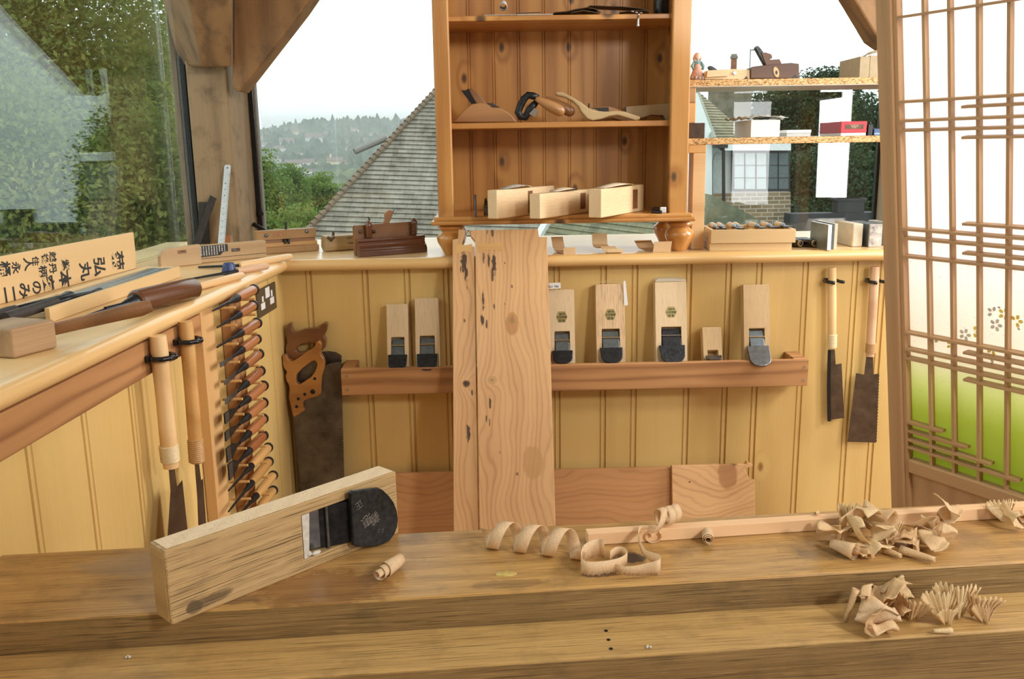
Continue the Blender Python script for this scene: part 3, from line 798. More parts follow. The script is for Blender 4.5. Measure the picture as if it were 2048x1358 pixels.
# ------------------------------------------------------------------ lower boards leaning on the wall
def lean_board(name, label, x0, x1, ztop, yt, yb, th, mat, cut=None):
    d = Vector((0, yt - yb, ztop)); L = d.length
    M = frame(Vector((x0, yb, .0)), (1, 0, 0), d)   # local Z runs up the board
    M = Matrix((Vector((1, 0, 0)), d.normalized().cross(Vector((1, 0, 0))), d.normalized())).transposed().to_4x4(); M.translation = (x0, yb, .001)
    mb = MB(); poly = [(0, 0), (x1 - x0, 0), (x1 - x0, L), (0, L)] if not cut else cut(x1 - x0, L)
    mb.prism(poly, 0, th, 'XZ')
    o = mb.build(name, mat, None, bevel=.001); return tag(o, label, 'board', M=M), L
za, zb = at(850, 954, Y=2.43).z, at(1200, 944, Y=2.43).z
xj = at(1345, 970, Y=2.42).x
lean_board('leaning_board', 'long reddish figured yew board low along the panelling, passing behind the tall boards', at(700, 960, Y=2.42).x, xj, (za + zb) / 2, 2.455, 2.40, .022, figured('reddish_figured_yew', [(.30, .25, .12, .05, 16, 5, None), (.24, .43, .10, .05, 12, 4, None), (.33, .56, .06, .06, 10, 4, None), (.28, .10, .10, .06, 9, 5, None)], [], (.32, .13, .043), (.58, .30, .12), 330, True))
lean_board('leaning_board', 'short paler yew board with a dark notched corner, right end of the low boards', xj + .001, at(1514, 950, Y=2.41).x, at(1430, 938, Y=2.41).z, 2.44, 2.37, .022, figured('pale_figured_yew', [(.27, .08, .07, .05, 12, 5, None), (.33, .16, .05, .03, 9, 4, (.36, .16, .06))], [(.365, .178, .010, .014, BK, .9), (.31, .05, .003, .004, BK, .8)], DK, LT, 360, True),
           lambda w, h: [(0, 0), (w, 0), (w, h - .045), (w - .012, h - .05), (w - .020, h - .028), (w - .028, h - .012), (w - .004, h - .006), (w - .006, h), (w - .02, h + .008), (w - .024, h), (0, h)])

# ------------------------------------------------------------------ the two tall boards
YTt, YTb = 2.405, 2.06     # face depth at counter height and at bench height
zt_ = at(1000, 480, Y=2.40).z
pA, pB = at(1020, 458, Y=2.43), None
# face plane through the worktop nosing, foot nearer the camera
zlow = at(1020, 1050, Y=2.19).z
d = Vector((0, 2.425 - 2.17, zt_ - zlow))
nrm = d.normalized().cross(Vector((1, 0, 0)))
PB0 = Vector((.03, 2.425, zt_))
foot = PB0 - d.normalized() * ((zt_ - .002) / d.normalized().z)
MT = Matrix((Vector((1, 0, 0)), nrm, d.normalized())).transposed().to_4x4(); MT.translation = foot
MTi = MT.inverted()
def tb(px, py, off=0):
    p = MTi @ atp(px, py, foot - nrm * off, nrm); return p
def tk(px, py, rx, rz, *rest):
    p = tb(px, py); return (p.x, p.z, rx, rz) + rest
P = {k: tb(*v) for k, v in dict(tl=(950, 458), tr1=(1076, 458), tr2=(1078, 474), tr3=(1094, 474), br=(1111, 1052), bl=(958, 1052)).items()}
wide_k = [tk(1024, 648, .019, .033, 14, 7.0, (.42, .19, .055)), tk(984, 760, .013, .012, 9, 5, (.50, .29, .11)), tk(1066, 925, .030, .046, 12, 5, (.50, .27, .095)),
          tk(1080, 540, .06, .09, 16, 3.0, None), tk(960, 900, .03, .05, 10, 4, None), tk(1020, 1000, .04, .04, 10, 3, None)]
wide_m = [tk(988, 528, .006, .036, BK, .95), tk(978, 522, .0035, .022, BK, .9), tk(967, 515, .004, .017, (.12, .06, .03), .85), tk(985, 550, .005, .02, BK, .9),
          tk(966, 600, .0035, .030, BK, .9), tk(965, 640, .005, .017, BK, .95), tk(973, 648, .003, .013, BK, .9), tk(988, 613, .0025, .009, BK, .8),
          tk(980, 805, .004, .018, BK, .9), tk(973, 838, .0022, .010, BK, .8), tk(979, 845, .0022, .011, BK, .8), tk(1010, 526, .0025, .004, BK, .7),
          tk(1024, 573, .0028, .005, BK, .75), tk(1009, 608, .002, .003, BK, .7), tk(1035, 948, .004, .005, (.2, .09, .04), .8), tk(1000, 905, .004, .004, (.35, .15, .05), .6),
          tk(1024, 640, .008, .012, (.22, .15, .06), .55), tk(984, 760, .005, .005, (.25, .16, .07), .6), tk(985, 465, .004, .014, (.10, .05, .02), .9), tk(974, 462, .003, .012, (.2, .11, .05), .8)]
wd = thing('tall_board', 'wide pale figured yew board with knots and bark pockets leaning on the worktop edge', 'board', MT)
x_l = tb(953, 700).x; x_r = tb(1101, 700).x
ztop = P['tr1'].z; zst = P['tr3'].z
xL1, xR1 = tb(950, 470).x, P['tr3'].x
xLb, xRb = tb(959, 1050).x, tb(1111, 1050).x
zb_ = tb(1000, 1050).z
ex = lambda xt, xb, z: xt + (xb - xt) * (zst - z) / (zst - zb_)
poly = [(ex(xL1, xLb, 0), 0), (ex(xR1, xRb, 0), 0), (xR1, zst), (P['tr2'].x, zst), (P['tr1'].x, ztop), (tb(938, 456).x, ztop), (tb(942, 472).x, tb(942, 472).z), (xL1, zst - .008), (xL1, zst - .03)]
mb = MB(); mb.prism(poly, 0, .024, 'XZ'); mb.build('plank', figured('figured_wide_board', wide_k, wide_m, DK, LT), wd, bevel=.001)
k0, k1 = tb(957, 486), tb(1005, 502)
cx, cz, hw, hh = (k0.x + k1.x) / 2, (k0.z + k1.z) / 2, abs(k1.x - k0.x) / 2, abs(k1.z - k0.z) / 2
def bow(cx, cz, hw, hh): return [(cx - hw, cz - hh * 1.25), (cx, cz - hh * .6), (cx + hw, cz - hh * 1.1), (cx + hw, cz + hh * 1.1), (cx, cz + hh * .7), (cx - hw, cz + hh * 1.2)]
mb = MB(); mb.prism(bow(cx, cz, hw, hh), -.0008, .01, 'XZ'); mb.build('butterfly_key', M_['key'], wd)
nar_k = [tk(932, 767, .012, .011, 12, 7, (.30, .15, .05)), tk(915, 690, .02, .05, 7, 4, None), tk(930, 950, .02, .07, 8, 4, None)]
nar_m = [tk(928, 523, .0085, .030, BK, .95), tk(932, 545, .005, .025, BK, .95), tk(921, 537, .0022, .010, BK, .85), tk(934, 575, .0015, .008, BK, .8), tk(929, 641, .003, .006, BK, .8),
         tk(932, 767, .0085, .0085, (.04, .018, .008), .97), tk(944, 785, .003, .007, BK, .85), tk(937, 868, .0045, .026, BK, .95), tk(934, 855, .002, .012, BK, .8)]
na = thing('tall_board', 'narrow yew board with a round black knot hole leaning left of the wide board', 'board', MT)
ax, bx_ = tb(905, 476), tb(948, 476)
cxl, cxr = tb(907, 1050).x, tb(956, 1050).x
zz0 = tb(910, 478).z
l = lambda xt, xb, z: xt + (xb - xt) * (zz0 - z) / (zz0 - zb_)
poly = [(l(ax.x, cxl, 0), 0), (l(bx_.x, cxr, 0), 0), (l(bx_.x, cxr, zz0 - .02), zz0 - .02), (tb(940, 492).x, tb(940, 492).z), (tb(925, 488).x, tb(925, 488).z), (tb(924, 482).x, tb(924, 482).z),
        (tb(930, 466).x, tb(930, 466).z), (tb(930, 458).x, tb(930, 458).z), (tb(917, 458).x, tb(917, 458).z), (tb(916, 476).x, tb(916, 476).z), (ax.x, zz0)]
mb = MB(); mb.prism(poly, .006, .024, 'XZ'); mb.build('plank', figured('figured_narrow_board', nar_k, nar_m, DK, LT, 430), na, bevel=.001)
k0, k1 = tb(912, 488), tb(944, 504)
cx, cz, hw, hh = (k0.x + k1.x) / 2, (k0.z + k1.z) / 2, abs(k1.x - k0.x) / 2, abs(k1.z - k0.z) / 2
mb = MB(); mb.prism(bow(cx, cz, hw, hh), .0052, .016, 'XZ'); mb.build('butterfly_key', M_['key'], na)


# crumbs
for px, py, z_, lab in ((256, 1316, .70, 'tiny pale wood crumb on the lower step below the big plane'), (1297, 1296, .70, 'tiny curled wood crumb on the lower step below the S-bend shaving')):
    p = at(px, py, Z=z_); mb = MB()
    for k in range(4): mb.ball((p.x + .0022 * math.cos(k * 1.9), p.y + .0018 * math.sin(k * 1.9), z_ + .0016), (.0016, .0012, .0012), 7, 5)
    tag(mb.build('wood_crumb', M_['whitemould'], None, smooth='all'), lab, 'crumb', 'wood crumbs on the step')
# ------------------------------------------------------------------ shoji screen
YQ = 1.80
q0 = at(1784, 990, Y=YQ)
hd = Vector((.48, -.88, 0)).normalized()
nq = Vector((-hd.y, hd.x, 0))
# the screen leans: its top stands nearer the room than its foot, its rails stay level
d_ = ray(1753, 0)
A3 = np.array([[d_.x, -nq.x, 0], [d_.y, -nq.y, 0], [d_.z, 0, -1.0]])
sol = np.linalg.solve(A3, np.array(q0 - CO))
upv = (nq * float(sol[1]) + Vector((0, 0, float(sol[2])))).normalized()
MS = Matrix((hd, upv.cross(hd).normalized(), upv)).transposed().to_4x4()
MS.translation = q0
MSi = MS.inverted()
def sq(px, py): return MSi @ atp(px, py, q0, MS.col[1].to_3d())
sj = thing('shoji_screen', 'tall cedar shoji screen with thin lattice over white paper dyed green at the bottom', 'screen', MS)
ZB, ZU, XRm = -.55, 1.15, .62
xs0, xs1 = 0.0, sq(1791, 300).x
hz = lambda px, py: sq(px, py).z
def rail(name, xa, xb, z, hh, y0, y1, mat, par=sj, bevel=.0008):
    mb = MB(); mb.bx((0, y0, -hh / 2), ((xb - xa) , y1, hh / 2), T(xa, 0, z) )
    return mb.build(name, mat, par, bevel=bevel)
mb = MB(); mb.bx((xs0, -.004, ZB), (xs1, .034, ZU)); mb.build('stile', M_['shoji'], sj, bevel=.002)
mb = MB(); mb.bx((xs1, .002, ZB), (xs1 + .009, .030, ZU)); mb.build('inner_stile', M_['shoji'], sj, bevel=.001)
mb = MB(); mb.bx((XRm - .035, -.004, ZB), (XRm, .034, ZU)); mb.build('stile', M_['shoji'], sj, bevel=.002)
zb0, zb1 = hz(1812, 934), hz(1806, 916)
zpap = zb1
mb = MB(); mb.bx((xs1 + .0092, .0, zb1 - .030), (XRm - .036, .030, zb1)); mb.build('bottom_rail', M_['shoji_x'], sj, bevel=.003)
mb = MB(); mb.bx((xs1 + .0092, .012, ZB + .05), (XRm - .036, .022, zb1 - .0302)); mb.build('skirt_panel', M_['shoji'], sj)
mb = MB(); mb.bx((xs1 + .0092, .0, ZB), (XRm - .036, .030, ZB + .05)); mb.build('bottom_rail', M_['shoji_x'], sj, bevel=.002)
mb = MB(); mb.bx((xs1 + .0092, .0, ZU - .04), (XRm - .036, .030, ZU)); mb.build('top_rail', M_['shoji_x'], sj, bevel=.002)
paper0 = T(0, 0, zb1)
mb = MB(); mb.bx((xs1 + .009, .0175, .0), (XRm - .036, .0182, ZU - .04 - zb1)); pp = mb.build('paper', M_['washi'], sj); pp.matrix_local = paper0
for px in (1844, 1893, 1948, 2008):
    x = sq(px, 300).x + .0025
    mb = MB(); mb.bx((x - .003, .006, zb1), (x + .003, .0172, ZU - .04)); mb.build('upright_bar', M_['shoji'], sj)
for k in range(5):
    x = sq(2008, 300).x + .058 * (k + 1)
    mb = MB(); mb.bx((x - .003, .006, zb1), (x + .003, .0172, ZU - .04)); mb.build('upright_bar', M_['shoji'], sj)
xp = sq(1922, 300).x
xfull = xs1 + .0092
for (px, py, xa, xb) in ((1790, 36, xfull, 9), (1795, 205, xfull, 9), (1795, 243, xfull, 9), (1796, 262, xfull, 9), (1802, 459, xfull, 9), (1802, 477, xfull, 9), (1802, 513, xfull, 9),
                         (1808, 666, xfull, 9), (1809, 699, xfull, 9), (1809, 717, xfull, 9),
                         (1923, 214.5, xp, 9), (1924, 276, xp, 9), (1927, 449, xp, 9), (1928, 507.5, xp, 9), (1929, 707, xp, 9), (1929, 761, xp, 9),
                         (1811, 845, xfull, sq(1881, 865).x), (1811, 862, xfull, sq(1930, 896).x), (1811, 879, xfull, sq(1978, 928).x), (1811, 894, xfull, sq(2034, 963).x)):
    z = hz(px, py)
    mb = MB(); mb.bx((xa, .001, z - .0024), (min(xb, XRm - .036), .0172, z + .0024)); mb.build('lattice_bar', M_['shoji_x'], sj)
def blossom(px, py, r, mat, petals=(0, 1, 2, 3, 4), rot=0):
    c = sq(px, py); mb = MB()
    for k in petals:
        a = 2 * PI * k / 5 + rot
        pts = []
        for j in range(10):
            t = 2 * PI * j / 10
            q = Vector((r * .62 + r * .36 * math.cos(t), r * .26 * math.sin(t)))
            pts.append((c.x + q.x * math.cos(a) - q.y * math.sin(a), c.z + q.x * math.sin(a) + q.y * math.cos(a)))
        mb.prism(pts, .0170, .0174, 'XZ')
    mb.build('blossom_print', mat, sj)
Yl, Gr = M_['blossom_yellow'], M_['blossom_grey']
for a in ((1997, 633, .0125, Yl), (2021, 647, .0125, Yl, (0, 1, 2, 4)), (1980, 655, .0125, Gr), (1974, 630, .012, Gr, (1, 2, 3)), (1918, 674, .0125, Gr), (1936, 668, .012, Yl, (0, 1, 4)),
          (1866, 684, .011, Gr, (0, 1, 2, 3)), (1891, 695, .011, Yl, (1, 2, 3)), (1973, 704, .012, Yl, (0, 3, 4)), (1970, 720, .011, Gr, (2, 4)), (2040, 777, .012, Gr, (1, 2)), (1981, 619, .008, Gr, (0,)), (2030, 667, .008, Gr, (2,))):
    blossom(*a)

# ------------------------------------------------------------------ outside
def leaf_mat(name, stops, s1=.9, s2=9, tr_=.45):
    m, nt, bs = newmat(name); p0, p = coords(nt, True)
    f = math_(nt, 'ADD', math_(nt, 'MULTIPLY', noise(nt, p, s1, 2), .55), math_(nt, 'MULTIPLY', noise(nt, p, s2, 3, .7), .45))
    col = ramp(nt, f, stops)
    nt.links.new(col, bs.inputs['Base Color']); bs.inputs['Roughness'].default_value = .6
    bs.inputs['Specular IOR Level'].default_value = .25
    tr = nt.nodes.new('ShaderNodeBsdfTranslucent'); nt.links.new(col, tr.inputs[0])
    mx = nt.nodes.new('ShaderNodeMixShader'); mx.inputs[0].default_value = tr_
    nt.links.new(bs.outputs[0], mx.inputs[1]); nt.links.new(tr.outputs[0], mx.inputs[2])
    nt.links.new(mx.outputs[0], [k for k in nt.nodes if k.type == 'OUTPUT_MATERIAL'][0].inputs[0])
    return m
LM = {'oak': leaf_mat('olive_autumn_leaves', [(.32, (.075, .125, .028)), (.48, (.20, .255, .06)), (.62, (.36, .36, .095)), (.80, (.38, .31, .08))]),
      'green': leaf_mat('fresh_green_leaves', [(.32, (.07, .15, .03)), (.5, (.17, .27, .06)), (.68, (.32, .38, .09))]),
      'fir': leaf_mat('dark_fir_needles', [(.32, (.012, .032, .016)), (.5, (.035, .075, .032)), (.68, (.085, .14, .05))], 1.2, 12, .2)}
BARKM = plain('grey_brown_bark', (.10, .08, .055), .9, 0, .3, 12, .4)
def leaf_mesh(C, size, aspect=.55):
    n = len(C)
    a = rng.normal(size=(n, 3)); a /= np.linalg.norm(a, axis=1)[:, None]
    b = rng.normal(size=(n, 3)); b -= a * (a * b).sum(1)[:, None]; b /= np.linalg.norm(b, axis=1)[:, None]
    s = size * rng.uniform(.6, 1.3, n)[:, None]
    V = np.empty((n, 4, 3), dtype=np.float32)
    V[:, 0] = C + a * s; V[:, 1] = C + b * s * aspect; V[:, 2] = C - a * s; V[:, 3] = C - b * s * aspect
    me = bpy.data.meshes.new('foliage')
    me.vertices.add(n * 4); me.vertices.foreach_set('co', V.ravel())
    me.loops.add(n * 4); me.loops.foreach_set('vertex_index', np.arange(n * 4, dtype=np.int32))
    me.polygons.add(n); me.polygons.foreach_set('loop_start', np.arange(0, n * 4, 4, dtype=np.int32))
    me.polygons.foreach_set('loop_total', np.full(n, 4, dtype=np.int32))
    me.update(); me.validate()
    return me
def tree(label, c, r, n, leaf, kind, zg, blobs=46, group=None, shape='round', trunk=.16, spread=.24):
    c = Vector(c)
    t = thing('tree', label, 'tree', T(c.x, c.y, zg), group)
    h = c.z - zg
    if shape == 'cone':
        th = rng.uniform(0, 2 * PI, blobs); zz = rng.uniform(-1, 1, blobs)
        rr = (1 - (zz + 1) / 2) * rng.uniform(.4, 1, blobs) ** .6 + .04
        B = np.stack([rr * np.cos(th), rr * np.sin(th), zz], 1)
    else:
        B = rng.normal(size=(blobs, 3)); B /= np.linalg.norm(B, axis=1)[:, None]
        B *= rng.uniform(.35, 1.0, blobs)[:, None] ** .5
    idx = rng.integers(0, blobs, n)
    off = np.clip(rng.normal(size=(n, 3)), -1.9, 1.9) * spread
    if shape == 'cone': off *= np.array([1.1, 1.1, .35])
    P = (B[idx] + off) * np.array(r) + np.array([0, 0, h])
    finish('foliage', leaf_mesh(P, leaf), LM[kind], t)
    mb = MB()
    mb.tube([(0, 0, 0), (.1 * r[0] * .3, 0, h * .5), (0, 0, h + r[2] * .5)], [trunk, trunk * .75, trunk * .25], 8)
    for k in range(9):
        e = B[k] * np.array(r) * .8 + np.array([0, 0, h])
        z0 = h - r[2] * .5 + .08 * k * r[2]
        mb.tube([(0, 0, z0), tuple(.5 * e + np.array([0, 0, z0 * .5 + .1])), tuple(e)], [trunk * .4, trunk * .25, trunk * .1], 6)
    mb.build('trunk', BARKM, t, smooth='all')
    return t
def tpx(px, py, Y): return at(px, py, Y=Y)
ZG = -5.0
mb = MB(); mb.bx((-60, 3.4, ZG - .2), (60, 70, ZG)); struct(mb.build('ground_outside', plain('garden_lawn', (.07, .11, .03), .95, 0, .3, 2)))
L = 'trees outside the left window'
tree('tallest olive-green oak outside the left window, crown past the top of the pane', tpx(85, 100, 10.5), (1.4, 1.2, 1.7), 52000, .034, 'oak', ZG, 90, L)
tree('tall leafy oak beside the corner post outside the left window, with sky showing through', tpx(316, 330, 13), (.55, .7, 2.0), 22000, .036, 'oak', ZG, 40, L, spread=.2)
tree('dark bushy oak low in the middle of the left window', tpx(225, 420, 9.5), (1.0, .9, 1.2), 36000, .032, 'oak', ZG, 50, L)
tree('yellowing oak at the far left edge of the left window', tpx(10, 420, 8.6), (1.2, .9, 1.1), 30000, .032, 'oak', ZG, 50, L)
tree('distant green tree filling the gap behind the left oaks', tpx(120, 370, 17), (1.5, 1.2, 2.0), 36000, .05, 'green', ZG, 80, L)
G2 = 'trees beyond the back window'
tree('bright green tree rising highest next to the corner post in the back window', tpx(515, 425, 30), (.95, 1.0, 1.75), 16000, .06, 'green', -8, 36, G2, spread=.19)
tree('broad green tree at the left foot of the tiled roof', tpx(562, 405, 34), (1.0, 1.2, 1.15), 16000, .065, 'green', -8, 34, G2, spread=.19)
tree('yellow-green tree touching the hip of the tiled roof', tpx(645, 415, 42), (1.3, 1.2, 1.2), 16000, .08, 'green', -8, 34, G2, spread=.19)
tree('low green bush below the other trees beside the tiled roof', tpx(580, 480, 26), (1.3, 1.1, .75), 16000, .055, 'green', -8, 34, G2, spread=.2)
F = 'dark firs right of the neighbouring house'
tree('dark fir behind the brick chimney, right of the house', tpx(1560, 335, 27), (1.4, 1.3, 2.2), 36000, .055, 'fir', ZG, 90, F, spread=.17)
tree('tallest dark fir whose tip shows above the upper shelf', tpx(1655, 305, 26), (1.8, 1.4, 2.1), 44000, .055, 'fir', ZG, 110, F, 'cone', spread=.18)
tree('dark fir nearest the shoji screen', tpx(1735, 350, 25), (1.35, 1.2, 1.9), 36000, .055, 'fir', ZG, 90, F, spread=.17)
tree('low dark laurel beneath the firs', tpx(1650, 395, 22), (1.7, 1.0, 1.1), 34000, .055, 'fir', ZG, 70, F, spread=.2)

# hill across the valley with houses in haze
def hill_z(x, y):
    t = max(0, min(1, (y - 70) / 560))
    ridge = 9 + 9.5 * max(0, min(1, (x + 185) / 70)) + 1.5 * math.sin(x * .05)
    return -9 + (ridge + 9) * (t ** 1.25)
nx_, ny_ = 190, 150
V = []
for j in range(ny_):
    y = 70 + 600 * (j / (ny_ - 1)) ** 1.15
    for i in range(nx_):
        x = (-.62 + .75 * i / (nx_ - 1)) * y - 5
        V.append((x, y, hill_z(x, y) + (max(0, rng.normal()) * .0042 * y if j else 0)))
Fc = [(j * nx_ + i, j * nx_ + i + 1, (j + 1) * nx_ + i + 1, (j + 1) * nx_ + i) for j in range(ny_ - 1) for i in range(nx_ - 1)]
me = bpy.data.meshes.new('hillside'); me.from_pydata(V, [], Fc)
m, nt, bs = newmat('wooded_hillside'); p0, p = coords(nt, False)
nt.links.new(ramp(nt, noise(nt, p, .045, 5, .7), [(.35, (.020, .045, .018)), (.52, (.05, .085, .03)), (.66, (.13, .17, .06))]), bs.inputs['Base Color']); bs.inputs['Roughness'].default_value = .95
struct(finish('hillside', me, m))
white_r, cream_r, roof_r = plain('far_white_render', (.82, .80, .76), .8, 0, .03, 1), plain('far_cream_render', (.78, .68, .48), .8, 0, .03, 1), plain('far_roof', (.22, .17, .14), .8, 0, .1, 1)
def march(px, py):
    d = ray(px, py); d = d / d.y
    y = 90.0
    while y < 640:
        p = CO + d * y
        if p.z < hill_z(p.x, p.y): return p
        y += 3
    return CO + d * 600
HL = [(485, 425, 105, 'round-roofed white house low on the far hill'), (860, 400, 105, 'cream house with a chimney, brightest low on the far hill'), (630, 405, 90, 'white house between the two brightest low houses on the hill'), (360, 272, 72, 'white gabled house halfway up the hill at its left'),
      (670, 190, 110, 'long white terrace halfway up the hill'), (1030, 97, 60, 'white house high on the hill near the roof hip'), (1210, 135, 55, 'white house just left of the tiled roof hip, high up'), (425, 220, 95, 'long low white house left of the terrace'),
      (470, 124, 90, 'cream house near the skyline at the left'), (550, 118, 50, 'small white house near the skyline'), (380, 112, 50, 'little pale house on the left skyline'), (1000, 195, 40, 'white house halfway up, left of the gutter end'),
      (1115, 192, 60, 'white house nearest above the gutter end'), (800, 132, 60, 'white house high on the middle of the hill'), (310, 372, 80, 'white house low on the left behind the green tree'), (940, 392, 60, 'pale house beside the cream house with a chimney'),
      (250, 232, 60, 'pale house halfway up at the far left'), (990, 262, 50, 'small white house right of middle, below the gutter'), (200, 172, 50, 'pale house high at the far left by the window frame'), (545, 302, 36, 'tiny white house in the trees at the middle of the hill'),
      (620, 470, 55, 'lowest white house just above the near trees'), (850, 192, 36, 'tiny pale house in the trees above the middle')]
for zx, zy, w, lab in HL:
    px, py = 480 + zx * .221, 240 + (zy + 20) * .221
    p = march(px, py)
    wm = w * .221 * 1.3 / FPX * p.y
    h = thing('hill_house', lab, 'house', T(p.x, p.y, p.z - wm * .05) @ RZ(rng.uniform(-25, 25)), 'houses on the far hill')
    mb = MB(); mb.bx((-wm / 2, -wm * .3, 0), (wm / 2, wm * .3, wm * .42)); mb.build('wall', cream_r if 'cream' in lab else white_r, h)
    mb = MB(); mb.prism([(-wm * .36, wm * .4), (wm * .36, wm * .4), (0, wm * .66)], -wm * .53, wm * .53, 'YZ'); mb.build('roof', roof_r, h)
    if 'chimney' in lab:
        mb = MB(); mb.bx((-wm * .3, -.06 * wm, wm * .5), (-wm * .2, .06 * wm, wm * .85)); mb.build('chimney', cream_r, h)
m = bpy.data.materials.new('valley_haze'); m.use_nodes = True; nt = m.node_tree; nt.nodes.clear()
vs = nt.nodes.new('ShaderNodeVolumeScatter'); vs.inputs['Density'].default_value = .0019; vs.inputs['Color'].default_value = (.86, .96, 1.0, 1)
oo = nt.nodes.new('ShaderNodeOutputMaterial'); nt.links.new(vs.outputs[0], oo.inputs['Volume'])
mb = MB(); mb.prism([(85, -40), (85, 1.4), (630, 27), (700, 27), (700, -40)], -700, 300, 'YZ'); hz_ = mb.build('valley_haze', m); tag(hz_, 'pale blue haze hanging over the valley and far hill', 'haze', kind='stuff')

# tiled roofs
def tile_mat(name, stops, s=2.5):
    m, nt, bs = newmat(name); p0, p = coords(nt, False)
    br = nt.nodes.new('ShaderNodeTexBrick'); nt.links.new(p0, br.inputs[0]); br.inputs['Scale'].default_value = 1.0
    br.inputs['Brick Width'].default_value = .165; br.inputs['Row Height'].default_value = .1; br.inputs['Mortar Size'].default_value = .004
    br.inputs['Color1'].default_value = (.25, .25, .25, 1); br.inputs['Color2'].default_value = (.75, .75, .75, 1); br.inputs['Mortar'].default_value = (0, 0, 0, 1)
    sc = nt.nodes.new('ShaderNodeSeparateColor'); nt.links.new(br.outputs[0], sc.inputs[0])
    f = math_(nt, 'ADD', math_(nt, 'MULTIPLY', sc.outputs[0], .3), math_(nt, 'MULTIPLY', noise(nt, vmath(nt, 'MULTIPLY', p, (1, .3, 1)), s, 5, .7), .75))
    nt.links.new(ramp(nt, f, stops), bs.inputs['Base Color']); bs.inputs['Roughness'].default_value = .9
    return m
TG = tile_mat('weathered_roof_tiles', [(.25, (.07, .065, .05)), (.5, (.25, .24, .195)), (.75, (.40, .38, .31))])
TG2 = tile_mat('mossy_roof_tiles', [(.25, (.07, .075, .045)), (.5, (.20, .215, .135)), (.75, (.33, .34, .23))])
def tiled(name, poly_fn, n, rowh, M, mat, par, thick=.03):
    """n courses of tiles laid as overlapping slabs; poly_fn(i) -> (x0,x1) of course i"""
    mb = MB()
    for i in range(n):
        a0, a1 = poly_fn(i); b0, b1 = poly_fn(i + 1)
        y0, y1 = i * rowh, (i + 1) * rowh
        mb.hexa([(a0, y0, -.03), (a1, y0, -.03), (b1, y1, -.03), (b0, y1, -.03), (a0, y0 - .01, thick), (a1, y0 - .01, thick), (b1, y1, .004), (b0, y1, .004)])
    return mb.build(name, mat, par)
P1, P2 = at(622, 457, Y=15.5), at(873, 184, Y=18.2)
hh = Vector((1, -.06, -.045)).normalized()
hip = P2 - P1
nr = hh.cross(hip).normalized()
upr = nr.cross(hh).normalized()
rlen = hip.dot(upr); rrun = hip.dot(hh)
g0 = -.55
O1 = P1 + hip * g0
MR = Matrix((hh, upr, nr)).transposed().to_4x4(); MR.translation = O1
RHt = .118
nrow = int(rlen * (1.35 - g0) / RHt)
xr_end = (MR.inverted() @ at(1082, 450, Y=15.2)).x
nb = thing('tiled_roof', 'big grey weathered tiled roof with a sloping hip seen left of the cabinet', 'roof', MR)
tiled('tile_slope', lambda i: (rrun / rlen * i * RHt, xr_end + .35 * i * RHt), nrow, RHt, Matrix(), TG, nb)
mb = MB()
for i in range(nrow * 1):
    y = i * RHt
    x = rrun / rlen * y
    mb.tube([(x - .02, y - .02, .05), (x + rrun / rlen * RHt, y + RHt, .03)], [.055, .04], 8)
mb.build('hip_tiles', plain('brown_hip_tiles', (.25, .19, .13), .9, 0, .2, 3), nb)
mb = MB(); mb.prism([(rrun / rlen * k, k) for k in (0, 1)] and [(0, 0), (xr_end, 0), (xr_end, .1), (0, .1)], -3.2, -.3, 'XY'); mb.build('eaves_wall', plain('pale_grey_render', (.6, .6, .56), .9), nb)  # even pale grey wall below the eaves
gq, gr_ = at(709, 303, Y=16.9), at(772, 276, Y=17.2)
mb = MB(); mb.tube([gq, gr_], [.06, .06], 10); mb.build('gutter_end', M_['leadgrey']); 
go = bpy.data.objects['gutter_end']; tag(go, 'short grey lead-capped gutter end sticking out at the roof hip', 'gutter')
# mossy lower roof seen between the cabinet feet
A_, B_ = at(1084, 462, Y=12.5), at(1340, 497, Y=10.8)
h2 = (B_ - A_).normalized(); up2 = Vector((.0, .8, .62)).normalized(); n2 = h2.cross(up2).normalized(); up2 = n2.cross(h2).normalized()
M2 = Matrix((h2, up2, n2)).transposed().to_4x4(); M2.translation = A_ - up2 * .6
r2 = thing('tiled_roof', 'mossy green lower tiled roof glimpsed between the cabinet feet', 'roof', M2)
tiled('tile_slope', lambda i: (.1 + .0 * i, (B_ - A_).length * 1.0), 26, .085, Matrix(), TG2, r2, .022)
mb = MB(); mb.bx((-.02, -.2, -.02), (.1, 2.4, .07)); mb.build('verge_flashing', M_['white'], r2)
mb = MB(); mb.bx((-.0, -.2, -2.6), ((B_ - A_).length, 2.2, -.06)); mb.build('eaves_wall', M_['white'], r2)

# neighbouring house on the right
YH = 9.5
house = thing('neighbour_house', 'white gabled house with brick base, chimney and leaded window beyond the right shelves', 'house', T(at(1480, 400, Y=YH).x, YH, ZG))
Hi = T(-at(1480, 400, Y=YH).x, -YH, -ZG)
def wpoly(name, P, Y0, Y1, mat, par=house):
    mb = MB(); q = [at(x, y, Y=Y0) for x, y in P]
    mb.prism([(a.x, a.z) for a in q], Y0, Y1, 'XZ', Hi); return mb.build(name, mat, par)
hw = plain('white_house_render', (.80, .86, .84), .8, 0, .03, 3)
m, nt, bs = newmat('brown_house_brick'); p0, p = coords(nt, False)
br = nt.nodes.new('ShaderNodeTexBrick'); rt = vmath(nt, 'ADD', p0, (0, 0, 0))
sxx = nt.nodes.new('ShaderNodeSeparateXYZ'); nt.links.new(p0, sxx.inputs[0]); cxx = nt.nodes.new('ShaderNodeCombineXYZ'); nt.links.new(sxx.outputs[0], cxx.inputs[0]); nt.links.new(sxx.outputs[2], cxx.inputs[1])
nt.links.new(cxx.outputs[0], br.inputs[0]); br.inputs['Scale'].default_value = 1; br.inputs['Brick Width'].default_value = .12; br.inputs['Row Height'].default_value = .042; br.inputs['Mortar Size'].default_value = .005
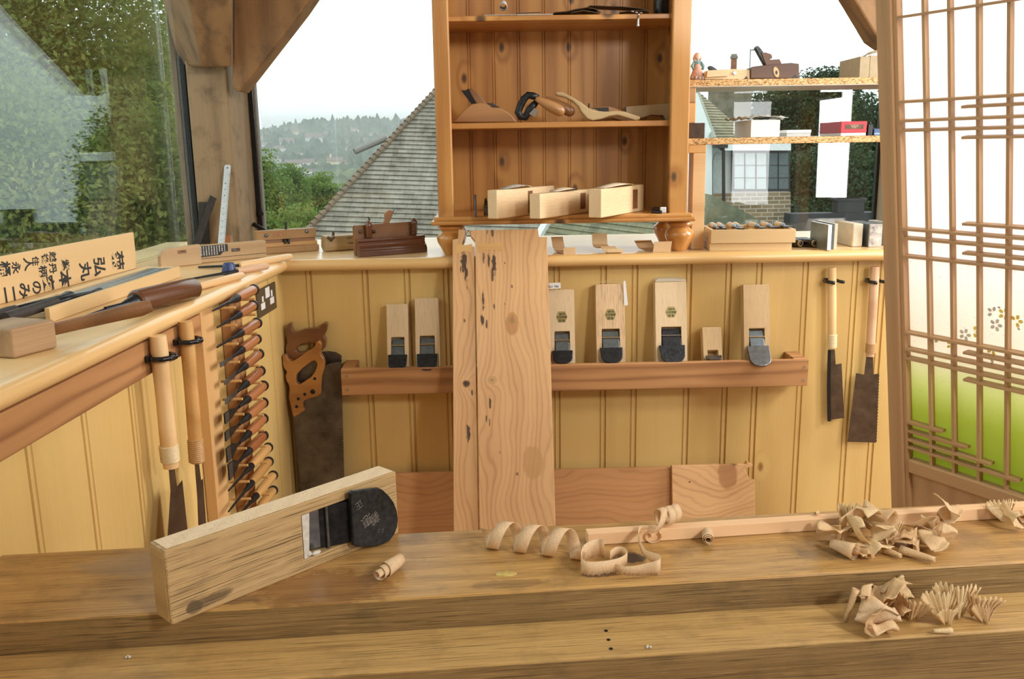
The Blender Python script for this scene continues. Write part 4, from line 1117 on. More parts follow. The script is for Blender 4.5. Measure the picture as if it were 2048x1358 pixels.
br.inputs['Color1'].default_value = (.20, .14, .075, 1); br.inputs['Color2'].default_value = (.30, .22, .12, 1); br.inputs['Mortar'].default_value = (.46, .43, .37, 1)
nt.links.new(br.outputs[0], bs.inputs['Base Color']); bs.inputs['Roughness'].default_value = .9
hb = m
wpoly('gable_wall', [(1330, 470), (1330, 300), (1395, 186), (1430, 282), (1424, 286), (1424, 396), (1412, 396), (1412, 470)], YH, YH + .3, hw)
wpoly('recessed_wall', [(1424, 284), (1464, 284), (1464, 388), (1424, 388)], YH + .12, YH + .3, hw)
wpoly('niche', [(1426, 388), (1426, 322), (1430, 309), (1437, 305), (1445, 307), (1445, 388)], YH + .09, YH + .12, plain('grey_niche', (.52, .58, .57), .8))
wpoly('fascia_board', [(1450, 283), (1582, 283), (1582, 301), (1450, 301)], YH - .1, YH + .25, plain('white_fascia', (.84, .88, .87), .5))
wpoly('brick_base', [(1400, 388), (1581, 384), (1581, 520), (1400, 520)], YH + .02, YH + .32, hb)
wf = wpoly('window', [(1464, 301), (1580, 301), (1580, 383), (1464, 383)], YH + .02, YH + .06, plain('dark_window_frame', (.03, .035, .037), .5))
for k in range(5):
    a = 1469 + k * 22.2
    wpoly('pane', [(a, 306), (a + 19, 306), (a + 19, 378), (a, 378)], YH + .012, YH + .019, plain('pale_curtained_pane', (.50, .57, .56), .2) if k < 3 else plain('dark_pane', (.12, .16, .165), .12), wf)
    for j in (1, 2):
        wpoly('glazing_bar', [(a, 305 + 25 * j), (a + 19, 305 + 25 * j), (a + 19, 306.2 + 25 * j), (a, 306.2 + 25 * j)], YH + .006, YH + .012, M_['black'], wf)
mb = MB(); mb.tube([at(1437, 292, Y=YH - .06), at(1447, 302, Y=YH - .06), at(1447.5, 418, Y=YH - .06)], [.02, .018, .018], 10, M=Hi); mb.build('drainpipe', M_['black'], house, smooth=True)
mb = MB(); q = at(1440, 290, Y=YH - .06); mb.bx((q.x - .06, q.y - .05, q.z - .03), (q.x + .07, q.y + .05, q.z + .03), Hi); mb.build('drain_hopper', M_['black'], house)
# roof slope of the house (rows rise away to the back)
a_, b_, c_ = at(1393, 182, Y=YH + 1.0), at(1428, 280, Y=YH - .1), at(1505, 280, Y=YH + .3)
hx = (c_ - b_).normalized(); nrr = hx.cross(a_ - b_).normalized(); upx = nrr.cross(hx).normalized()
MH = Matrix((hx, upx, nrr)).transposed().to_4x4(); MH.translation = b_
hgt = (a_ - b_).dot(upx); ax_ = (a_ - b_).dot(hx); wid = (c_ - b_).length
nh = 18
tiled('roof_slope', lambda i: (ax_ * i / nh, wid + (ax_ - wid) * i / nh), nh, hgt / nh, MH, tile_mat('lichened_tiles', [(.25, (.10, .09, .055)), (.5, (.28, .26, .17)), (.75, (.45, .42, .30))]), house, .016).matrix_local = Hi @ MH
mb = MB(); mb.tube([a_, b_], [.03, .035], 8, M=Hi); mb.build('verge_board', plain('grey_green_verge', (.33, .36, .29), .8), house)
# chimney
cx0, cx1, cy_ = at(1432, 200, Y=YH + 1.3).x, at(1503, 200, Y=YH + 1.3).x, YH + 1.3
zc0, zc1 = at(1470, 285, Y=cy_).z, at(1470, 163, Y=cy_).z
mb = MB(); mb.bx((cx0, cy_, zc0 - 1.5), (cx1, cy_ + .4, zc1), Hi); mb.bx((cx0 - .02, cy_ - .02, zc1 - .06), (cx1 + .02, cy_ + .42, zc1), Hi @ T(0, 0, .0)); mb.build('chimney_stack', plain('old_grey_brown_brick', (.24, .22, .16), .9, 0, .25, 9), house)
q = at(1467.5, 133, Y=cy_ + .2)
mb = MB(); mb.lathe([(.036, -.30), (.034, .07), (.034, .085), (.043, .09), (.043, .115), (.036, .12), (.036, .095), (.0, .09)], 16, Hi @ T(q.x, q.y, q.z)); mb.build('chimney_pot', M_['clay'], house, smooth=True)
mb = MB(); mb.lathe([(.0, .0), (.044, .0), (.046, .02), (.036, .024), (.034, .05), (.0, .05)], 16, Hi @ T(q.x, q.y, q.z + .09)); mb.build('pot_cap', M_['leadgrey'], house, smooth=True)
# aerial
q = at(1501, 100, Y=cy_ + .6)
ae = thing('tv_aerial', 'thin television aerial on a mast behind the shelf tools', 'aerial', T(*q))
mb = MB(); mb.tube([(0, 0, -1.2), (0, 0, .01)], .006, 6); mb.build('mast', M_['leadgrey'], ae)
mb = MB(); mb.tube([(-.01, 0, 0), (.085, 0, .0)], .004, 6)
for k in range(5): mb.tube([(.012 + .016 * k, -.06, 0), (.012 + .016 * k, .06, 0)], .003, 5)
mb.build('boom', M_['leadgrey'], ae)
# porch roof, dark garden wall, dark box and railings
q0_, q1_ = at(1412, 440, Y=8.6), at(1500, 440, Y=8.6)
mb = MB(); pq = [at(x, y, Y=8.7) for x, y in ((1405, 470), (1424, 390), (1520, 440), (1520, 470))]; mb.prism([(p.x, p.z) for p in pq], 8.7, 9.2, 'XZ')
tag(mb.build('porch_roof', TG2), 'low mossy porch roof against the white house above the chisel box', 'roof')
pa, pb = at(1581, 428, Y=8.8), at(1800, 428, Y=8.8)
mb = MB(); mb.bx((pa.x, 8.8, ZG), (pb.x, 9.0, pa.z)); tag(mb.build('garden_wall', plain('dark_slate_wall', (.03, .035, .04), .7, 0, .2, 6)), 'dark garden wall right of the white house, behind the whetstones', 'wall')
pa, pb = at(1684, 428, Y=8.7), at(1740, 398, Y=8.7)
mb = MB(); mb.bx((pa.x, 8.82, pa.z), (pb.x, 8.98, pb.z)); mb.bx((pa.x - .02, 8.81, pb.z - .02), (pb.x + .02, 8.99, pb.z)); tag(mb.build('planter_box', plain('black_planter', (.025, .03, .033), .6)), 'black planter box standing on the dark garden wall', 'planter')
# ------------------------------------------------------------------ wooden hand planes with a slanted iron
def pocket_box(mb, w, h, t, x0, x1, z0, z1, dlo, dhi):
    """block x:-w/2..w/2, y:0..t, z:0..h with a pocket in its front (y=0) face"""
    b = mb.bm; V = lambda *p: b.verts.new(p)
    o = [V(-w / 2, 0, 0), V(w / 2, 0, 0), V(w / 2, 0, h), V(-w / 2, 0, h)]
    k = [V(-w / 2, t, 0), V(w / 2, t, 0), V(w / 2, t, h), V(-w / 2, t, h)]
    i = [V(x0, 0, z0), V(x1, 0, z0), V(x1, 0, z1), V(x0, 0, z1)]
    d = [V(x0, dlo, z0), V(x1, dlo, z0), V(x1, dhi, z1 - .004), V(x0, dhi, z1 - .004)]
    for a in range(4):
        c = (a + 1) % 4
        mb.face([o[a], o[c], i[c], i[a]]); mb.face([i[a], i[c], d[c], d[a]]); mb.face([o[c], o[a], k[a], k[c]])
    mb.face(d); mb.face(k[::-1])
def kanna(label, M, w, h, t, mat, head=(.0, .2), pocket=(.2, .42), hw=.86, pw=.66, sticker=False, hmat='ironface', group=None, pin='brass', name='wooden_plane', head_drop=.02, flat_head=False, neck=True):
    """head / pocket given as fractions of the height; iron head hangs at the bottom"""
    t_ = thing(name, label, 'hand plane', M, group)
    mb = MB(); z0, z1 = pocket[0] * h, pocket[1] * h
    pocket_box(mb, w, h, t, -w * pw / 2, w * pw / 2, z0, z1, .004, t * .75)
    mb.build('body', mat, t_, bevel=.0016)
    zh0, zh1 = head[0] * h, head[1] * h
    W_ = w * hw; r = min(W_ * .42, (zh1 - zh0) * .55)
    prof = [(W_ / 2, zh1), (-W_ / 2, zh1)]
    out = []
    for k in range(9):
        a = PI + PI / 2 * k / 8
        out.append((-W_ / 2 + r + r * math.cos(a), zh0 + r * .9 + r * .9 * math.sin(a)))
    for k in range(9):
        a = 1.5 * PI + PI / 2 * k / 8
        out.append((W_ / 2 - r + r * math.cos(a), zh0 + r * .9 + r * .9 * math.sin(a)))
    out = [(W_ * .53, zh1 + .001)] + [] + [(-W_ * .53, zh1 + .001)] + out
    tilt = math.degrees(math.atan2(head_drop, max(zh1 - zh0, .01)))
    MH_ = T(0, -.003, zh1) @ RX(-tilt) @ T(0, 0, -zh1)
    mb = MB(); mb.prism(out, -.006, .0, 'XZ', MH_)
    bl = mb.build('blade', M_[hmat], t_, bevel=.0012)
    pwi = w * pw * .96
    mb = MB()
    if neck:
        mb.hexa([(-pwi / 2, -.004, zh1 - .002), (pwi / 2, -.004, zh1 - .002), (pwi / 2, .002, zh1 - .002), (-pwi / 2, .002, zh1 - .002),
                 (-pwi / 2, t * .52, z1 - .006), (pwi / 2, t * .52, z1 - .006), (pwi / 2, t * .60, z1 - .006), (-pwi / 2, t * .60, z1 - .006)])
        mb.build('blade_neck', M_['iron'], bl)
        zc = z0 + (z1 - z0) * .52
        f = lambda z: (z - zh1) / (z1 - zh1)
        ya = lambda z: -.004 + (t * .52 + .004) * f(z)
        mb = MB(); za, zb = zh1 + .001, zh1 + (z1 - zh1) * .88
        mb.hexa([(-pwi * .47, ya(za) - .0035, za), (pwi * .47, ya(za) - .0035, za), (pwi * .47, ya(za), za), (-pwi * .47, ya(za), za),
                 (-pwi * .47, ya(zb) - .0055, zb), (pwi * .47, ya(zb) - .0055, zb), (pwi * .47, ya(zb), zb), (-pwi * .47, ya(zb), zb)])
        mb.build('chip_breaker', M_['bladeblue'] if pin == 'brass' else M_['iron'], t_, bevel=.0006)
        zp = zh1 + (z1 - zh1) * .56
        mb = MB(); mb.tube([(-w * pw * .5, ya(zp) - .008, zp), (w * pw * .5, ya(zp) - .008, zp)], .0016 if w < .1 else .002, 8); mb.build('pin', M_[pin], t_, smooth=True)
    if sticker:
        zs, rr = sticker, .0155
        mb = MB(); mb.prism([(rr, zs), (rr * .58, zs + rr * .97), (-rr * .58, zs + rr * .97), (-rr, zs), (-rr * .58, zs - rr * .97), (rr * .58, zs - rr * .97)], -.0005, -.00005, 'XZ')
        sk = mb.build('sticker', M_['sticker'], t_)
        U = T(0, -.0006, zs) @ RX(90) @ RZ(180)
        text([('米大', U @ T(-.004, -.0085, 0), .0062), ('特', U @ T(.0045, -.0085, 0), .0062), ('高級台刃', U @ T(0, 0, 0), .0068), ('常', U @ T(-.0045, .009, 0), .0072), ('張', U @ T(.005, .009, 0), .0072)], M_['ink'], sk, bold=.00012)
    return t_
def lean_M(pxc, pytop, wallgap=.0, t=.036, lean=.037, h=.25, roll=0):
    """stands in the trough: bottom front at y 2.424, leaning back on the panelling"""
    x = at(pxc, pytop + 100, Y=2.44).x
    return None
def rack_plane(label, pl, pr, ptop, pbot_seen, t=.034, **kw):
    """px of left/right edge at mid height and of its top; it stands on the trough floor"""
    yb = 2.4135; zb = zr0 + .0125
    ytop = YW - .0035 - t
    xa, xb = at(pl, (ptop + 735) / 2, Y=2.435).x, at(pr, (ptop + 735) / 2, Y=2.435).x
    zt = at((pl + pr) / 2, ptop, Y=ytop).z
    h = math.hypot(zt - zb, ytop - yb)
    a = math.degrees(math.atan2(ytop - yb, zt - zb))
    M = T((xa + xb) / 2, yb, zb) @ RX(-a)
    # fraction helper for picture rows
    def fr(py):
        z = at((pl + pr) / 2, py, Y=2.425).z
        return (z - zb) / (zt - zb)
    rows = kw.pop('rows')   # pocket top, head top, head bottom
    pk = (fr(rows[1]) - .02, fr(rows[0]))
    st = kw.pop('st', None)
    return kanna(label, M, xb - xa, h, t, kw.pop('mat', M_['kanna']), head=(fr(rows[2]), fr(rows[1])), pocket=pk, sticker=(fr(st) * h if st else False), group='wooden planes standing in the wall rack', **kw)
rack_plane('pale wooden plane furthest left in the wall rack, without a sticker', 773, 816, 608, 740, rows=(677, 713, 745), hmat='ironface', head_drop=.03, hw=.84, pw=.62)
rack_plane('pale wooden plane second in the wall rack, just left of the tall boards', 830, 877, 596, 742, rows=(674, 711, 746), hmat='ironface', head_drop=.03, hw=.84, pw=.64)
rack_plane('hexagon-stickered plane half tucked behind the right edge of the tall boards', 1099, 1150, 579, 728, rows=(665, 704, 730), st=637, hw=.76, pw=.60, hmat='iron')
rack_plane('streaky-grained plane with a hexagon sticker and a white tag hanging from its top', 1193, 1251, 568, 728, rows=(660, 698, 729), st=632, mat=M_['kanna_streak'], hw=.74, pw=.62, hmat='iron')
rack_plane('widest stickered plane, with stamped marks on its dark iron, in plastic wrap', 1312, 1375, 564, 728, rows=(656, 693, 728), st=627, hw=.78, pw=.64, hmat='ironface', pin='steel')
sm = rack_plane('smallest plane in the rack, less than half the height of its neighbours', 1408, 1446, 654, 722, rows=(703, 716, 728), hw=.80, pw=.56, neck=False, hmat='blade', mat=M_['kanna_tan'])
rack_plane('tan plane furthest right in the rack, its long grey iron hanging over the board', 1489, 1541, 569, 738, rows=(659, 695, 739), hmat='blade', hw=.80, pw=.60, mat=M_['kanna_tan'], head_drop=.045)
# stamped marks on the widest plane's iron
wp = [o for o in COL.objects if o.get('label', '').startswith('widest stickered')][0]
blw = [c for c in wp.children if c.name.startswith('blade') and 'neck' not in c.name][0]
bb = [Vector(v.co) for v in blw.data.vertices]; zc = (min(v.z for v in bb) + max(v.z for v in bb)) / 2; yf = min(v.y for v in bb)
zl = min(v.z for v in bb); hh_ = max(v.z for v in bb) - zl
tl_ = math.atan2(.02, hh_)
U = T(0, -.0095 - .02 * .5, zc) @ RX(-math.degrees(tl_)) @ RX(90)
text([('昭', U @ T(.002, .010, 0), .011), ('製', U @ T(.003, -.001, 0), .011), ('●', U @ T(-.004, -.012, 0), .006), ('●', U @ T(.007, -.012, 0), .006)], M_['black'], blw, 'stamped_marks')
# tags and wrap on the rack planes
def tag_card(label, P, Y, marks=()):
    q = [at(x, y, Y=Y) for x, y in P]
    mb = MB(); mb.prism([(p.x, p.z) for p in q], Y, Y + .0006, 'XZ')
    o = mb.build('price_tag', M_['paper']); tag(o, label, 'tag'); 
    if marks: text(marks, M_['ink'], o)
    return o
c = at(1107, 573, Y=2.446)
tag_card('small white tag on a thread above the half hidden plane', [(1098, 566), (1121, 565), (1122, 577), (1098, 578)], 2.4475, [('No. 170', T(c.x, 2.4472, c.z) @ RX(90) @ RZ(180), .0085)])
tag_card('long white tag hanging beside the streaky plane', [(1247, 562), (1251, 562), (1256, 610), (1248, 612)], 2.4520)
mb = MB(); a, b = at(1238, 561, Y=2.462), at(1249, 563, Y=2.4522)
for pts in ([at(1192, 566, Y=2.47), at(1225, 560, Y=2.475), a, b], [at(1205, 566, Y=2.466), at(1235, 563, Y=2.466), b]): mb.tube(pts, .0006, 5)
tag(mb.build('string', M_['cane'], None, smooth=True), 'thin pale string tied over the top of the streaky plane', 'string')
q = [at(x, y, Y=2.462) for x, y in ((1312, 561), (1316, 558), (1345, 557), (1372, 559), (1373, 563), (1312, 564))]
mb = MB(); mb.prism([(p.x, p.z) for p in q], 2.464, 2.4955, 'XZ')
mw, ntw, bsw = newmat('cling_film'); bsw.inputs['Base Color'].default_value = (.85, .82, .70, 1); bsw.inputs['Roughness'].default_value = .2; bsw.inputs['Alpha'].default_value = .45
tag(mb.build('plastic_wrap', mw), 'crumpled clear plastic over the top of the widest plane', 'wrap')

# ------------------------------------------------------------------ the big plane on the bench
A_, B_ = at(343, 1251, Z=.7402), at(798, 1066, Z=.7402)
hB = at(788, 938, Y=B_.y).z - .7402; hA = at(326, 1108, Y=A_.y).z - .7402
Wd = (hA + hB) / 2
Lg = (B_ - A_).length
zx = (A_ - B_).normalized()
yb = Vector((0, 0, 1)).cross(-zx).normalized()
Mk = Matrix((yb.cross(zx), yb, zx)).transposed().to_4x4(); Mk.translation = B_ + Vector((0, 0, Wd / 2))
th_ = .036
Mki = Mk.inverted()
def kf(px, py): return Mki @ atp(px, py, B_, yb)
BP = thing('wooden_plane', 'big worn oak smoothing plane lying on its side across the workbench', 'hand plane', Mk)
pa, pb, pc, pd = kf(601, 1027), kf(612, 1120), kf(700, 985), kf(724, 1098)
z_hi = kf(606, 1075).z; z_lo = kf(707, 1080).z - .022
mb = MB(); pocket_box(mb, Wd, Lg, th_, -Wd * .33, Wd * .33, z_lo, z_hi, .006, th_ * .8)
mb.build('body', M_['bigoak'], BP, bevel=.0022)
mb = MB(); mb.bx((Wd / 2 + .0001, .003, .004), (Wd / 2 + .0009, th_ - .003, Lg - .004)); mb.build('side_face', M_['oakpale'], BP)
mb = MB(); mb.bx((-Wd / 2 + .003, .003, Lg + .0001), (Wd / 2 - .003, th_ - .003, Lg + .0008)); mb.build('end_face', M_['endoak'], BP)
mb = MB(); mb.hexa([(-Wd * .325, .0005, z_hi - .0075), (Wd * .325, .0005, z_hi - .0115), (Wd * .325, .0005, z_hi - .0004), (-Wd * .325, .0005, z_hi - .0004),
                    (-Wd * .325, th_ * .7, z_hi - .009), (Wd * .325, th_ * .7, z_hi - .012), (Wd * .325, th_ * .7, z_hi - .005), (-Wd * .325, th_ * .7, z_hi - .005)])
mb.build('whitened_mouth', M_['whitemould'], BP)
mb = MB(); mb.ball((-Wd * .30, .001, z_hi - .018), (.003, .003, .007)); mb.ball((-Wd * .28, .002, z_hi - .008), (.004, .003, .004)); mb.build('wood_dust', M_['whitemould'], BP, smooth='all')
# iron head outline from the photograph, on a plane a little in front of the face
def ko(px, py, off): 
    p = Mki @ atp(px, py, B_ - yb * off, yb); return (p.x, p.z)
out = [ko(x, y, .010) for x, y in ((698, 984), (704, 981), (755, 975), (762, 978), (775, 990), (785, 1004), (791, 1020), (793.5, 1037), (792, 1053), (786, 1068), (776, 1081), (762, 1088), (742, 1092), (712, 1093), (704, 1090))]
mb = MB(); mb.prism(out, -.0135, -.006, 'XZ', None)
hd_ = mb.build('blade', M_['ironface'], BP, bevel=.0018, seg=3)
# put the head on a slight tilt so that its butt end stands proud
n0, n1 = ko(700, 985, .006), ko(724, 1095, .006)
zneck = kf(708, 1040).z
mb = MB(); xw = Wd * .315
mb.hexa([(-xw, -.009, zneck - .004), (xw, -.009, zneck - .004), (xw, -.002, zneck - .004), (-xw, -.002, zneck - .004),
         (-xw, th_ * .55, z_hi - .012), (xw, th_ * .55, z_hi - .012), (xw, th_ * .68, z_hi - .012), (-xw, th_ * .68, z_hi - .012)])
mb.build('blade_neck', M_['iron'], hd_)
zp = kf(660, 1050).z
mb = MB(); mb.tube([(-Wd * .33, .006, zp), (Wd * .33, .006, zp)], .0022, 10); mb.build('pin', M_['blade'], BP, smooth=True)
mb = MB(); za, zb2 = zp + .0, z_hi - .014
mb.hexa([(-xw * .98, .009, zp - .004), (xw * .98, .009, zp - .004), (xw * .98, .013, zp - .004), (-xw * .98, .013, zp - .004), (-xw * .98, th_ * .42, zb2), (xw * .98, th_ * .42, zb2), (xw * .98, th_ * .5, zb2), (-xw * .98, th_ * .5, zb2)])
mb.build('chip_breaker', M_['blade'], BP, bevel=.0006)
def kt(px, py, s, ch, rot=90):
    p = ko(px, py, .0137)
    return (ch, T(p[0], -.0137, p[1]) @ RX(90) @ RZ(rot), s)
text([kt(718, 1009, .012, '正', 112), kt(733, 1040, .018, '恵', 112), kt(748, 1036, .018, '義', 112), kt(758, 1061, .006, '上', 90), kt(765, 1061, .006, '正', 90)], plain('scratched_bright_lines', (.30, .29, .27), .4, .6, .1, 60), hd_, 'engraved_marks', bold=-.00015)

# ------------------------------------------------------------------ saws hanging on the right of the panelling
def poly_holes(mb, outer, holes, y0, y1, M=None):
    b = bmesh.new(); es = []
    loops = []
    for lp in [outer] + list(holes):
        vs = [b.verts.new((u, 0, v)) for u, v in lp]; loops.append(vs)
        for i in range(len(vs)): es.append(b.edges.new((vs[i], vs[(i + 1) % len(vs)])))
    r = bmesh.ops.triangle_fill(b, use_beauty=True, use_dissolve=False, edges=es)
    b.verts.index_update()
    co = [v.co.copy() for v in b.verts]; fs = [[v.index for v in f.verts] for f in b.faces]
    lid = [[v.index for v in l] for l in loops]
    b.free()
    f = lambda c, y: (M @ Vector((c.x, y, c.z))) if M else Vector((c.x, y, c.z))
    lo = [mb.bm.verts.new(f(c, y0)) for c in co]; hi = [mb.bm.verts.new(f(c, y1)) for c in co]
    for q in fs:
        mb.face([lo[i] for i in q]); mb.face([hi[i] for i in q][::-1])
    for l in lid:
        for i in range(len(l)):
            a, c = l[i], l[(i + 1) % len(l)]
            mb.face([lo[a], lo[c], hi[c], hi[a]])
def pts(P, Y): return [((q := at(x, y, Y=Y)).x, q.z) for x, y in P]
def teeth(p0, p1, n, h):
    """zigzag from p0 to p1 (2D), bulging to the right of the direction"""
    d = Vector((p1[0] - p0[0], p1[1] - p0[1])); nn = Vector((d.y, -d.x)).normalized()
    r = []
    for k in range(n):
        a = k / n; r.append((p0[0] + d.x * a, p0[1] + d.y * a)); r.append((p0[0] + d.x * (a + .8 / n) - nn.x * h, p0[1] + d.y * (a + .8 / n) - nn.y * h))
    return r + [p1]
def clip_on_wall(label, pc, half, M=None, Yw=YW, deep=.050, band=False):
    """black spring clip: base plate, two jaws"""
    c = thing('tool_clip', label, 'clip', M if M is not None else T(pc.x, Yw, pc.z), 'black spring clips')
    mb = MB(); mb.bx((-half * 1.3, -.008, -.006), (half * 1.3, -.0005, .006)); mb.build('base_plate', M_['blackplastic'], c, bevel=.001)
    for s in (-1, 1):
        mb = MB()
        if s < 0 or band: mb.tube([(s * half * .9, -.007, 0), (s * (half + .007), -.018, 0), (s * (half + .005), -deep * .75, 0), (s * half * .75, -deep, 0), (s * half * .2, -deep - .003, -.001)], [.0052, .005, .0048, .0048, .0052], 8)
        else: mb.tube([(s * half * .9, -.007, 0), (s * (half + .007), -.018, 0), (s * (half + .005), -deep * .7, 0), (s * (half + .013), -deep * .9, 0)], [.0052, .005, .0048, .0045], 8)
        mb.build('jaw', M_['blackplastic'], c, smooth='all')
    return c
def rsaw(label, hand, wrap, blade, Y, back=None, wmat='cane', hr=.0125, slots=None, tooth=None):
    t = thing('pull_saw', label, 'saw', T(*at(*hand[0], Y=Y)))
    Ti = T(*(-at(*hand[0], Y=Y)))
    P = [at(x, y, Y=Y) for x, y in hand]
    mb = MB(); d = (P[-1] - P[0])
    n = 12; mb.tube([P[0] + d * k / n for k in range(n + 1)], [hr * .93] + [hr * (1 - .06 * abs(k - 6) / 6) for k in range(1, n)] + [hr * .9], 18, M=Ti)
    mb.build('handle', M_['palehandle'] if wmat == 'cane' else M_['pinkhandle'], t, smooth=True)
    a, b = [at(x, y, Y=Y) for x, y in wrap]
    mb = MB(); nw = 12
    prof = []
    for k in range(nw * 3 + 1): prof.append((hr * 1.0 + .0018 * abs(math.sin(k * PI / 3)), (a - b).length * k / (nw * 3)))
    zx_ = (b - a).normalized(); xx = zx_.orthogonal().normalized()
    Mw = Matrix((xx, zx_.cross(xx), zx_)).transposed().to_4x4(); Mw.translation = a
    mb.lathe(prof, 18, Ti @ Mw); mb.build('cane_wrap', M_[wmat], t, smooth='all')
    mb = MB(); bp = pts(blade, Y); mb.prism(bp, Y - .0006, Y + .0006, 'XZ', Ti); mb.build('saw_blade', M_['sawsteel'], t)
    if back:
        mb = MB(); mb.prism(pts(back, Y), Y - .003, Y + .003, 'XZ', Ti); mb.build('stiff_back', M_['blackplastic'], t, bevel=.001)
    return t
Ys = 2.466
lt = teeth(*pts([(1684, 728), (1689, 834)], Ys), 40, .0011)
z = 2.9455
X3 = lambda zx, zy: (1600 + zx * .2945, 500 + zy * .2945)
rsaw('small pull saw with white cane binding and black stiff back', [X3(219, 118), X3(217, 668)], [X3(219, 572), X3(217, 662)],
     [X3(192, 676), X3(236, 676), X3(242, 778), X3(282, 770), X3(300, 1140), X3(208, 1152), X3(186, 1150), X3(184, 950)], Ys,
     back=[X3(190, 676), X3(208, 678), X3(206, 900), X3(209, 1163), X3(187, 1163), X3(183, 930), X3(186, 780)], hr=.0118)
rs2 = rsaw('wide rectangular pull saw with a pinkish wooden handle hanging beside the shoji screen', [X3(510, 112), X3(475, 722)], [X3(482, 632), X3(478, 698)],
     [X3(449, 726), X3(496, 726), X3(497, 845), X3(540, 838)] + [X3(540 - 18 * k / 44, 845 + 460 * k / 44) if k % 2 else X3(535 - 18 * k / 44, 845 + 460 * k / 44) for k in range(45)] + [X3(518, 1308), X3(322, 1302), X3(381, 836), X3(436, 846)], Ys, wmat='canetan', hr=.0128)
q = at(*X3(470, 785), Y=Ys); 
text([(ch, rs2.matrix_world.inverted() @ T(q.x, Ys - .0009, q.z - .006 * (k - 1.5)) @ RX(90), .006) for k, ch in enumerate('二国光作'[1:4])], M_['blade'], rs2, 'stamped_marks')
for px, lab in ((1666, 'black clip holding the small stiff-backed saw'), (1750, 'black clip holding the wide rectangular saw')):
    clip_on_wall(lab, at(px, 563, Y=YW - .03), .0125)

# ------------------------------------------------------------------ two western handsaws hanging in the corner
Z7 = lambda zx, zy: (560 + zx * .162, 630 + zy * .162)
def handsaw(label, handle, hole, blade, Y, hm, bm, bolts=(), dark=False):
    o = at(*Z7(*handle[0]), Y=Y); t = thing('handsaw', label, 'saw', T(*o), 'western handsaws in the corner'); Ti = T(*(-o))
    mb = MB(); poly_holes(mb, pts([Z7(*p) for p in handle], Y), [pts([Z7(*p) for p in hole], Y)], Y - .012, Y + .012, Ti)
    mb.build('handle', hm, t, bevel=.004, seg=3)
    mb = MB(); mb.prism(pts(blade, Y), Y - .0007, Y + .0007, 'XZ', Ti); mb.build('saw_blade', bm, t)
    for x, y, r in bolts:
        q = at(*Z7(x, y), Y=Y - .012); mb = MB(); mb.lathe([(0, 0), (r, 0), (r, .0016), (r * .7, .0026), (0, .0026)], 16, Ti @ T(q.x, Y - .0118, q.z) @ RX(90)); mb.build('saw_nut', M_['iron'], t, smooth=True)
    return t
h1 = [(40, 490), (60, 482), (90, 485), (100, 510), (112, 540), (140, 556), (170, 560), (240, 520), (330, 450), (410, 405), (440, 380), (450, 335), (470, 312), (495, 312), (515, 345), (518, 390), (505, 440), (515, 480), (545, 525), (562, 580), (556, 650), (530, 730), (518, 850), (518, 955), (480, 990), (380, 1018), (312, 1045), (292, 1075), (305, 1130), (322, 1160), (250, 1210), (182, 1252), (160, 1200), (140, 1110), (118, 1000), (127, 900), (118, 850), (88, 800), (78, 745), (95, 690), (60, 650), (42, 590)]
o1 = [(205, 790), (215, 725), (290, 645), (400, 562), (440, 552), (466, 580), (468, 620), (440, 690), (390, 760), (330, 798), (255, 848), (215, 838)]
tz = lambda a, b, n, d: [(a[0] + (b[0] - a[0]) * k / n + (d if k % 2 else 0), a[1] + (b[1] - a[1]) * k / n) for k in range(n + 1)]
handsaw('front handsaw with a lighter worn handle and dark round nuts', h1, o1,
        [Z7(560, 620), Z7(640, 590), Z7(752, 578)] + tz(Z7(752, 585), (688, 960), 90, 1.5) + [(690, 1120), (640, 1120), (607, 1020), Z7(165, 1250), Z7(240, 900)], 2.450, M_['sawhandle'], M_['sawold'],
        [(430, 785, .0040), (405, 945, .0070), (306, 977, .0042), (228, 1033, .0042), (207, 1130, .0044)])
h2 = [(85, 230), (80, 165), (110, 105), (146, 82), (150, 150), (165, 195), (190, 212), (230, 200), (320, 165), (430, 160), (495, 152), (512, 118), (560, 82), (592, 95), (585, 180), (550, 248), (574, 300), (572, 385), (530, 422), (500, 500), (300, 570), (150, 562), (110, 490), (78, 455), (76, 392), (98, 335)]
o2 = [(212, 430), (218, 392), (270, 352), (390, 330), (440, 350), (425, 400), (330, 440), (240, 455)]
handsaw('rear handsaw with a dark brown handle higher up in the corner', h2, o2,
        [Z7(500, 455), Z7(600, 445), Z7(690, 458), Z7(755, 495)] + tz(Z7(755, 500), (684, 900), 60, 1.5) + [(684, 1120), (605, 1120), (586, 800), Z7(120, 500), Z7(300, 480)], 2.4775, M_['sawhandle_dark'], M_['sawold'], [])
# ------------------------------------------------------------------ things on the left panelling
def lvec(px, py, off): return lw(px, py, off)
# chisel rack: two boards with pegs
cr = thing('chisel_rack', 'two upright tan boards with wooden pegs fixed to the left panelling', 'rack', ML)
b0, b1 = lw(416, 610, .024), lw(441, 604, .024)
mb = MB(); mb.bx((lw(441, 800, .024).x, .001, .30), (lw(416, 800, .024).x, .024, lw(430, 603, .024).z)); mb.build('rack_board', M_['rack_z'], cr, bevel=.001)
e0, e1 = lw(474, 800, .022), lw(497, 800, .022)
mb = MB(); mb.bx((e1.x, .001, .30), (e0.x, .022, lw(490, 577, .022).z)); mb.build('rack_board', M_['rail_z'], cr, bevel=.001)
